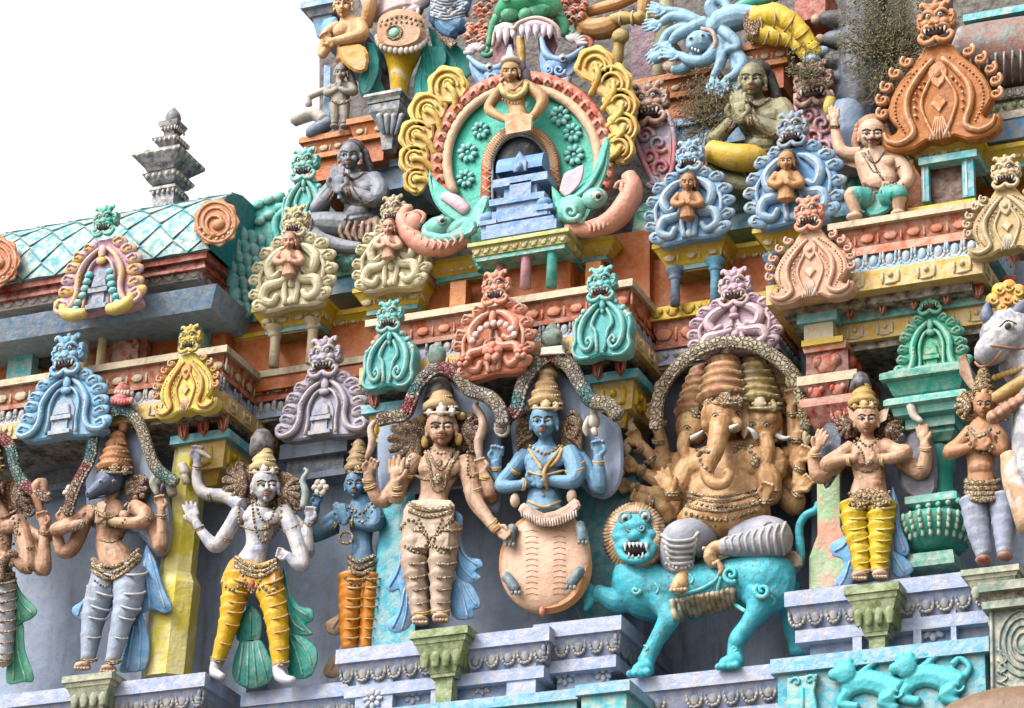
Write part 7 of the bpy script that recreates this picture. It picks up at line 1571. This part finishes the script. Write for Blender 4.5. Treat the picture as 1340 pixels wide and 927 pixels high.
# green giant monster face and its surroundings
t = thing('green_monster_face', 'huge green monster face with white teeth and maroon mouth above the great arch', 'sculpture', (690, 90), .45)
g = G(.45); GM = M((70, 175, 130), .2, .3)
g.tube([(656, 20, 18, 12), (668, 8, 24, 16), (690, 0, 28, 20), (714, 4, 24, 17), (728, 16, 18, 12)], n=14); g.ball(670, 18, 26, 16, 12, 12); g.ball(706, 14, 28, 20, 12, 12); g.ball(688, 20, 34, 10, 10, 10); g.ball(668, -6, 30, 12, 10, 10); g.ball(706, -8, 30, 12, 10, 10); g.tube([(728, 16, 12, 8), (738, 32, 8, 7), (738, 46, 6, 6)]); g.tube([(652, 22, 12, 8), (644, 40, 8, 6), (640, 60, 6, 5)])
g.spiral(746, 44, 4, 10, 1.2, 4); g.spiral(636, 66, 4, 9, 1.2, 4)
g.slab([(655, 15), (672, -10), (700, -16), (725, -2), (734, 20), (700, 24), (688, 30), (670, 26), (654, 30)], 0, 22, bev=4, k=2)
build('monster_brow', g, GM, t)
g = G(.45)
g.tube([(645, 60, 26, 2.5), (649, 40, 30, 3), (660, 33, 34, 3), (672, 38, 38, 3), (680, 30, 40, 3), (700, 24, 40, 3.2), (718, 28, 36, 3.2), (730, 38, 32, 3), (732, 52, 26, 2.6)], n=8); build('cream_lip', g, M((235, 205, 195), .2, .25), t)
g = G(.45); g.slab([(646, 50), (655, 38), (672, 42), (672, 70), (660, 90), (644, 92)], 0, 20, bev=2); g.slab([(704, 50), (724, 42), (730, 60), (722, 80), (706, 70)], 0, 18, bev=2); split('mouth', g, M((135, 70, 85), .05, .2), t, gap=0)
g = G(.45)
for x, y, L, r in ((654, 44, 12, 6), (663, 44, 16, 6), (672, 43, 8, 5), (684, 38, 12, 6), (692, 36, 18, 6), (702, 36, 14, 6), (712, 38, 12, 5), (720, 40, 11, 5)): g.tube([(x, y-4, 34, r), (x-.5, y+L*.4, 37, r*.7), (x-1, y+L, 36, .5)], n=8)
g.tube([(650, 40, 30, 6), (662, 36, 32, 7), (672, 38, 32, 5)], n=8); g.tube([(682, 36, 32, 6), (700, 32, 34, 8), (722, 36, 30, 6)], n=8)
build('teeth', g, M((240, 225, 235), .1, .15), t)
eyes(t, .45, [(662, -6, 44, 8), (694, -8, 46, 8)], lid=GM)
g = G(.45); g.tube([(680, 50, 30, 6), (682, 66, 30, 6), (683, 84, 30, 5)]); build('gold_tongue', g, GOLDP, t)
for lab, cx, cy, w_, h_, col in (('coral frilled plume left of the green monster face', 630, 28, 26, 34, M((225, 140, 120), .35, .35)), ('coral and red frilled plume right of the green monster face', 744, 12, 28, 26, M((225, 120, 95), .35, .35))):
    g = G(.6)
    for i in range(60):
        u, v = random.uniform(-1, 1), random.uniform(-1, 1)
        if u*u+v*v < 1.1: g.ball(cx+u*w_*.75-(v*8), cy+v*h_, random.uniform(0, 8), 5.5, 4.5, 4, n=8, a=random.uniform(0, 90)); g.tube([(cx+u*w_*.75-(v*8)-4, cy+v*h_, 8, 1.6), (cx+u*w_*.75-(v*8), cy+v*h_-3, 11, 2), (cx+u*w_*.75-v*8+4, cy+v*h_+1, 8, 1.6)], n=5)
    tag(build('frilled_plume', g, col), lab, 'ornament')
def bluemak(label, x, y, f_):
    t = thing('blue_monster_head', label, 'sculpture', (x, y+20), .3)
    q = lambda a, b: (x+a*f_, y+b); g = G(.3); B1 = M((145, 185, 228), .25, .3)
    g.slab([q(-18, -32), q(-8, -16), q(4, -4), q(18, -4), q(34, -18), q(30, 4), q(16, 20), q(-4, 24), q(-18, 14), q(-22, -6)], -6, 10, bev=4, k=2); g.ball(*q(0, 2), 10, 16, 13, 10); g.tube([(*q(-20, -36), 8, 3), (*q(-14, -14), 14, 5), (*q(0, -6), 16, 5), (*q(18, -8), 14, 5), (*q(36, -22), 8, 2.5)], n=8); g.spiral(*q(4, 8), 18, 8, 1.3, 2.6, 0, f_); g.spiral(*q(-10, 8), 16, 6, 1.3, 2.4, 90, -f_)
    build('head_body', g, B1, t)
    g = G(.3)
    for i in range(7): a = -2.2+i*.32; g.tube([(*q(24+4*math.cos(a), -26+4*math.sin(a)), 6, 4), (*q(24+17*math.cos(a), -22+17*math.sin(a)), 8, 3)], n=6, k=1)
    build('pale_frill', g, M((232, 215, 222), .25, .25), t)
    g = G(.3)
    for i in range(4): g.tube([(*q(-22, 16+i*5), 14, 3.5), (*q(-4, 26+i*3), 17, 5), (*q(16, 20+i*1), 14, 4)], n=8)
    g.ball(*q(-4, 24), 8, 26, 12, 8); build('lilac_shell', g, M((190, 185, 212), .25, .35), t)
    eyes(t, .3, [(*q(8, -8), 20, 5)], lid=B1)
bluemak('light blue open-mouthed monster head left of the standing woman on the arch', 648, 96, -1); bluemak('light blue open-mouthed monster head right of the standing woman on the arch', 728, 84, 1)
f = Fig('small_woman_statue', 'tan woman with hands on hips standing on the crown of the great arch', 'statue', (682, 175), -.05)
SW = M((205, 160, 118), .3, .5, sat=1.1)
g = f.g(); head(g, 668, 94, 14, 12, 14, -.2); g.tube([(670, 105, 8, 6), (672, 116, 6, 16), (674, 128, 8, 15), (676, 140, 8, 11), (678, 152, 8, 13), (679, 168, 8, 16)], n=14, sq=.8); g.ball(664, 122, 16, 8, 7, 7); g.ball(682, 121, 16, 8, 7, 7)
arm(g, [(660, 114, 4, 7.5), (648, 128, 6, 7), (640, 143, 8, 6.5), (652, 152, 14, 5.5), (664, 158, 18, 4.4)]); hand(g, 662, 157, 18, 30, .8, 'curl'); arm(g, [(686, 112, 4, 8), (700, 120, 6, 8), (710, 132, 8, 7.5), (702, 148, 14, 6), (692, 156, 18, 4.6)]); hand(g, 694, 154, 18, 140, .8, 'curl')
f.add('body', g, SW, remesh=1.0); face(f, 668, 94, 12, 14, -.2)
g = f.g(); g.ball(676, 92, 4, 14, 14, 10); g.ball(686, 102, 2, 9, 16, 7); f.add('hair', g, M((75, 72, 95), .2, .4), hit=False)
g = f.g(); g.lathe(669, 62, [(.5, 0), (4, 8), (6, 14), (12, 18), (13, 25)], d=12); f.add('white_cap', g, OFFW)
g = f.g(); g.slab([(660, 150), (680, 146), (698, 152), (697, 172), (662, 178)], 10, 26, bev=3); f.line(g, [(660, 108), (672, 118), (684, 106)], 1.8); f.beads(g, [(658, 130), (674, 136), (688, 130)], 1.6); f.add('waist_cloth', g, M((205, 145, 95), .3, .5), hit=False)
g = f.g(); f.line(g, [(655, 112), (660, 122), (672, 128), (684, 122), (690, 110)], 4); f.add('blouse', g, M((215, 200, 120), .3, .4), hit=False)
# brown armed figure with mace and the dark niches right of the monster face
f = Fig('mace_bearer', 'tan crouching figure with clubs beside the coral plume, cut by the top edge', 'statue', (800, 80), .7)
g = f.g(); g.tube([(760, 30, 8, 12), (775, 38, 10, 14), (795, 36, 12, 15), (806, 28, 10, 10)], n=12); g.tube([(770, 16, 6, 7), (790, 10, 10, 8), (812, 4, 12, 8), (830, -6, 10, 9)], n=10); g.tube([(845, -10, 8, 10), (842, 10, 8, 9), (840, 20, 8, 7)]); g.tube([(762, 30, 14, 6), (757, 50, 14, 5), (768, 62, 12, 6)]); f.add('body', g, M((215, 160, 110), .35, .45), remesh=1.1)
g = f.g(); g.lathe(0, 0, [(1, 0)], d=0) if False else None
g.tube([(800, 26, 18, 7), (815, 24, 20, 9), (828, 24, 20, 7), (838, 24, 18, 10), (846, 24, 16, 6), (856, 23, 14, 5), (866, 22, 12, 1.5)], n=12); g.tube([(812, 50, 14, 10), (810, 60, 12, 7), (808, 75, 10, 8), (806, 88, 8, 7)], n=12); g.ball(812, 48, 16, 12, 11, 10)
for x in (812, 828, 848): g.ring(x, 24, 20, 9, 1.6, 90)
split('club', g, M((190, 160, 95), .35, .5), f.t)
g = f.g(); g.tube([(766+8*math.cos(a), 58+9*math.sin(a), 12, 4) for a in [i*.7 for i in range(9)]], k=2, closed=True); f.add('coral_ring', g, M((225, 110, 80), .3, .3), hit=False)
slabwall('niche_wall', 'smooth violet brown wall of the niche right of the yellow lobes', 'wall', [(826, 20), (860, 20), (858, 104), (826, 108)], 1.2, 1.9, M((125, 90, 108), .05, .3))
# fallen blue figure with yellow legs
f = Fig('fallen_blue_figure', 'blue many-armed figure lying upside down with yellow trousers on the orange cornice', 'statue', (930, 95), .45)
g = f.g(); BD = M((158, 196, 220), .35, .5, sat=1.05)
g.tube([(930, 42, 10, 10), (945, 30, 10, 17), (962, 24, 10, 18), (980, 22, 10, 15), (992, 26, 10, 16)], n=14); g.ball(914, 55, 20, 17, 15, 14); g.ball(905, 60, 26, 7, 6, 6)
for P_ in ([(940, 26, 10, 8), (930, 10, 14, 8), (938, 0, 14, 7), (950, 6, 16, 6), (955, 22, 22, 5)], [(935, 36, 8, 8), (905, 26, 12, 7), (880, 22, 14, 6), (866, 30, 14, 5)], [(930, 40, 6, 7), (900, 36, 8, 7), (875, 44, 12, 6), (864, 62, 14, 5)], [(945, 40, 16, 7), (958, 50, 20, 7), (965, 62, 20, 6), (950, 66, 22, 5)], [(940, 50, 10, 7), (945, 72, 14, 7), (940, 90, 16, 6), (934, 100, 16, 5)], [(950, 52, 8, 7), (962, 76, 10, 7), (962, 92, 12, 5)], [(930, 36, 4, 7), (894, 18, 6, 6), (872, 14, 8, 5)], [(940, 60, 12, 8), (925, 78, 18, 8), (905, 80, 20, 7), (890, 72, 20, 5)], [(955, 60, 12, 8), (972, 84, 14, 8), (960, 100, 16, 6), (950, 104, 16, 5)], [(925, 30, 8, 9), (910, 36, 12, 8), (888, 46, 16, 7), (878, 56, 16, 5)], [(930, 50, 8, 9), (900, 86, 10, 8), (880, 92, 12, 6)]): arm(g, P_)
for P_ in ((866, 30, 14, 170), (864, 62, 14, 130), (872, 14, 8, 190), (934, 100, 16, 100), (962, 92, 12, 90), (890, 72, 20, 190), (950, 104, 16, 120), (878, 56, 16, 150)): hand(g, P_[0], P_[1], P_[2], P_[3], 1.0, 'open')
g.ball(860, 76, 14, 10, 8, 8)
f.add('body', g, BD, remesh=1.1)
g = f.g()
for x, y in ((919, 46), (904, 50)): f.dot(g, x, y, 3.2, 2.4, 2, 0); f.dot(g, x, y, 1.7, 1.7, 1, 1, up=1.8)
split('eye', g, [EYEW, BLACK], f.t); g = f.g(); g.tube([(918, 38, 24, 3), (932, 42, 24, 3), (936, 58, 22, 3), (928, 72, 20, 3)], n=8); g.ball(884, 84, 10, 18, 12, 10); g.ball(872, 66, 10, 12, 9, 9); f.add('brown_crown', g, ANTP, hit=False)
g = f.g(); [g.ball(906+i*4, 64+i*1.5, 30, 1.8, 3, 2, n=6) for i in range(3)]; f.add('teeth', g, WHITE, hit=False)
banded(f, [[(990, 26, 14, 17), (1015, 22, 20, 17), (1040, 34, 22, 13), (1060, 58, 20, 10), (1070, 72, 18, 8)], [(986, 40, 10, 15), (1010, 46, 14, 14), (1036, 52, 16, 11), (1056, 74, 14, 8)]], 5, M((228, 195, 75), .25, .35), M((170, 110, 80), .3, .4), amp=.05)
g = f.g(); g.slab([(976, 14), (990, 12), (998, 26), (992, 48), (978, 46), (972, 30)], 4, 30, bev=4, k=2); f.add('brown_belt', g, HAIRB, hit=False); g = f.g(); g.ball(1062, 78, 18, 12, 8, 9); g.ball(1076, 68, 14, 9, 7, 8); split('foot', g, BD, f.t)
g = f.g(); g.tube([(955, 14, 2, 4), (980, 4, 2, 8), (1010, -4, 2, 8), (1030, -10, 0, 5)], n=8); f.add('green_cloth', g, M((80, 190, 160), .2, .3), hit=False)
# grey giant hand
t = thing('grey_giant_paw', 'weathered grey giant paw with stacked fingers and streaked arm at upper right', 'sculpture', (1120, 150), .5)
g = G(.5); GP = M((112, 116, 124), .4, .8, second=(78, 74, 72))
for x, y in ((1092, 28), (1098, 54), (1090, 82), (1096, 108)): g.tube([(x-20, y-2, 8, 6), (x-8, y-2, 12, 12), (x+12, y, 10, 14), (x+34, y+4, 4, 15)], n=14)
g.tube([(1125, -20, 0, 28), (1128, 40, 2, 30), (1130, 100, 4, 32), (1128, 150, 4, 26), (1128, 190, 0, 18)], n=16); g.tube([(1118, 40, 26, 4), (1122, 80, 30, 6), (1118, 130, 28, 4)], n=8); g.tube([(1105, 120, 10, 16), (1100, 136, 10, 16), (1106, 148, 8, 8)])
build('paw_body', g, GP, t, remesh=1.8)
g = G(.5)
for x, y in ((1072, 26), (1077, 52), (1070, 80), (1076, 108)): g.ball(x-4, y, 14, 7, 7, 6)
split('nail', g, M((190, 150, 130), .3, .5), t)
for lab, pts in (('second grey weathered plaster column behind the brown crest', [(1165, -20, 0, 24), (1168, 60, 2, 26), (1166, 130, 0, 26), (1160, 200, -2, 24)]), ('mildewed grey plaster column at far upper right behind the crest', [(1215, -30, -6, 30), (1215, 60, -6, 32), (1212, 130, -6, 30)])):
    g = G(.75); g.tube(pts, n=16); tag(build('plaster_column', g, M((112, 100, 90), .35, .9, second=(80, 72, 66))), lab, 'column')
slabwall('red_wall', 'red plaster panel between the yellow legs and the grey paw', 'panel', [(1040, -20), (1080, -20), (1080, 20), (1040, 30)], 1.0, 1.5, RED)
g = G(.7); g.tube([(872, -20, 0, 10), (872, 10, 0, 10), (870, 20, 2, 13), (868, 40, 0, 11), (862, 100, 0, 9)], n=12); tag(build('slim_column', g, M((190, 175, 150), .35, .5, second=(150, 170, 120))), 'cream and green slim column left of the fallen blue figure', 'column')
# dry shrubs
def shrub(label, cx, cy, w, h, yp, n, seed):
    rr = random.Random(seed); t = thing('dry_shrub', label, 'plant', (cx, cy+h), yp); g = G(yp)
    for i in range(n):
        a = rr.uniform(-math.pi, 0) if rr.random() < .8 else rr.uniform(0, math.pi); L = rr.uniform(.4, 1); x, y, d = cx+rr.uniform(-.1, .1)*w, cy+h*.4, rr.uniform(-4, 4); pts = [(x, y, d, 1.5)]
        for j in range(4):
            x += math.cos(a)*w*L*.27; y += math.sin(a)*h*L*.3; d += rr.uniform(-3, 9); a += rr.uniform(-.45, .45); pts.append((x, y, d, 1.0-.2*j))
        g.tube(pts, n=4, k=2)
        for p in pts[1:]:
            for q in range(3): b = rr.uniform(0, 6.3); l = rr.uniform(5, 13); g.tube([(p[0], p[1], p[2], .5), (p[0]+math.cos(b)*l, p[1]+math.sin(b)*l, p[2]+rr.uniform(-4, 6), .25)], n=3, k=1, ends=False)
    build('twigs', g, M((105, 92, 62), 0, .3, bump=0), t)
    g = G(yp)
    for i in range(n*6):
        a = rr.uniform(0, 6.3); r = rr.random()**.6; x, y = cx+math.cos(a)*w*r, cy+math.sin(a)*h*r; g.ball(x, y, rr.uniform(0, 22), 2.1, 1.0, .8, a=rr.uniform(0, 180), n=4)
    build('leaves', g, M((110, 108, 62), 0, .3, bump=0), t)
shrub('brown dry shrub growing on the grey wall at the top right', 1162, 45, 66, 66, .0, 150, 3)
shrub('thin dry shrub growing between the blue band and the olive praying statue', 925, 140, 44, 55, .2, 60, 5)
shrub('small dry shrub above the dark red scroll column', 1058, 88, 30, 36, .1, 16, 9)
# ---------------------------------------------------------------- ground, light, camera
gr = G(0); gr.add([(-400, -400, 0), (400, -400, 0), (400, 400, 0), (-400, 400, 0)], [(0, 1, 2, 3)], 0, False)
go = build('ground', gr, M((150, 140, 125), .1, .4)); go['kind'] = 'structure'
w = bpy.data.worlds.new('World'); sc.world = w; w.use_nodes = True
nt = w.node_tree; bg = nt.nodes['Background']
sky = nt.nodes.new('ShaderNodeTexSky'); sky.sky_type = 'NISHITA'; sky.sun_disc = False
SE, SA = math.radians(48), math.radians(215)   # azimuth clockwise from +Y
sky.sun_elevation = SE; sky.sun_rotation = SA; sky.dust_density = 6.0; sky.air_density = 1.0
hs = nt.nodes.new('ShaderNodeHueSaturation'); hs.inputs['Saturation'].default_value = .06
nt.links.new(sky.outputs[0], hs.inputs['Color']); nt.links.new(hs.outputs[0], bg.inputs[0]); bg.inputs[1].default_value = .15
sl = bpy.data.lights.new('sun', 'SUN'); sl.energy = .8; sl.angle = math.radians(12); sl.color = (1, .96, .9)
so = bpy.data.objects.new('sun', sl); COL.objects.link(so)
sd = Vector((math.sin(SA)*math.cos(SE), math.cos(SA)*math.cos(SE), math.sin(SE)))
so.rotation_euler = sd.to_track_quat('Z', 'Y').to_euler(); so.location = (0, -10, 30)
from mathutils import Matrix
cd = bpy.data.cameras.new('camera'); co = bpy.data.objects.new('camera', cd); COL.objects.link(co)
cd.sensor_width = 36; cd.lens = 36*FPX/1340; cd.clip_end = 2000
mm = Matrix(((CR[0], CU[0], -_f[0], CAM[0]), (CR[1], CU[1], -_f[1], CAM[1]), (CR[2], CU[2], -_f[2], CAM[2]), (0, 0, 0, 1)))
co.matrix_world = mm; sc.camera = co
vs = sc.view_settings; vs.view_transform = 'Standard'; vs.look = 'None'; vs.gamma = 1; vs.exposure = 1.6; vs.use_curve_mapping = False
sc.cycles.max_bounces = 6; sc.cycles.diffuse_bounces = 3; sc.cycles.use_denoising = True
for o in list(COL.objects):
    if 'wo' in o: del o['wo']
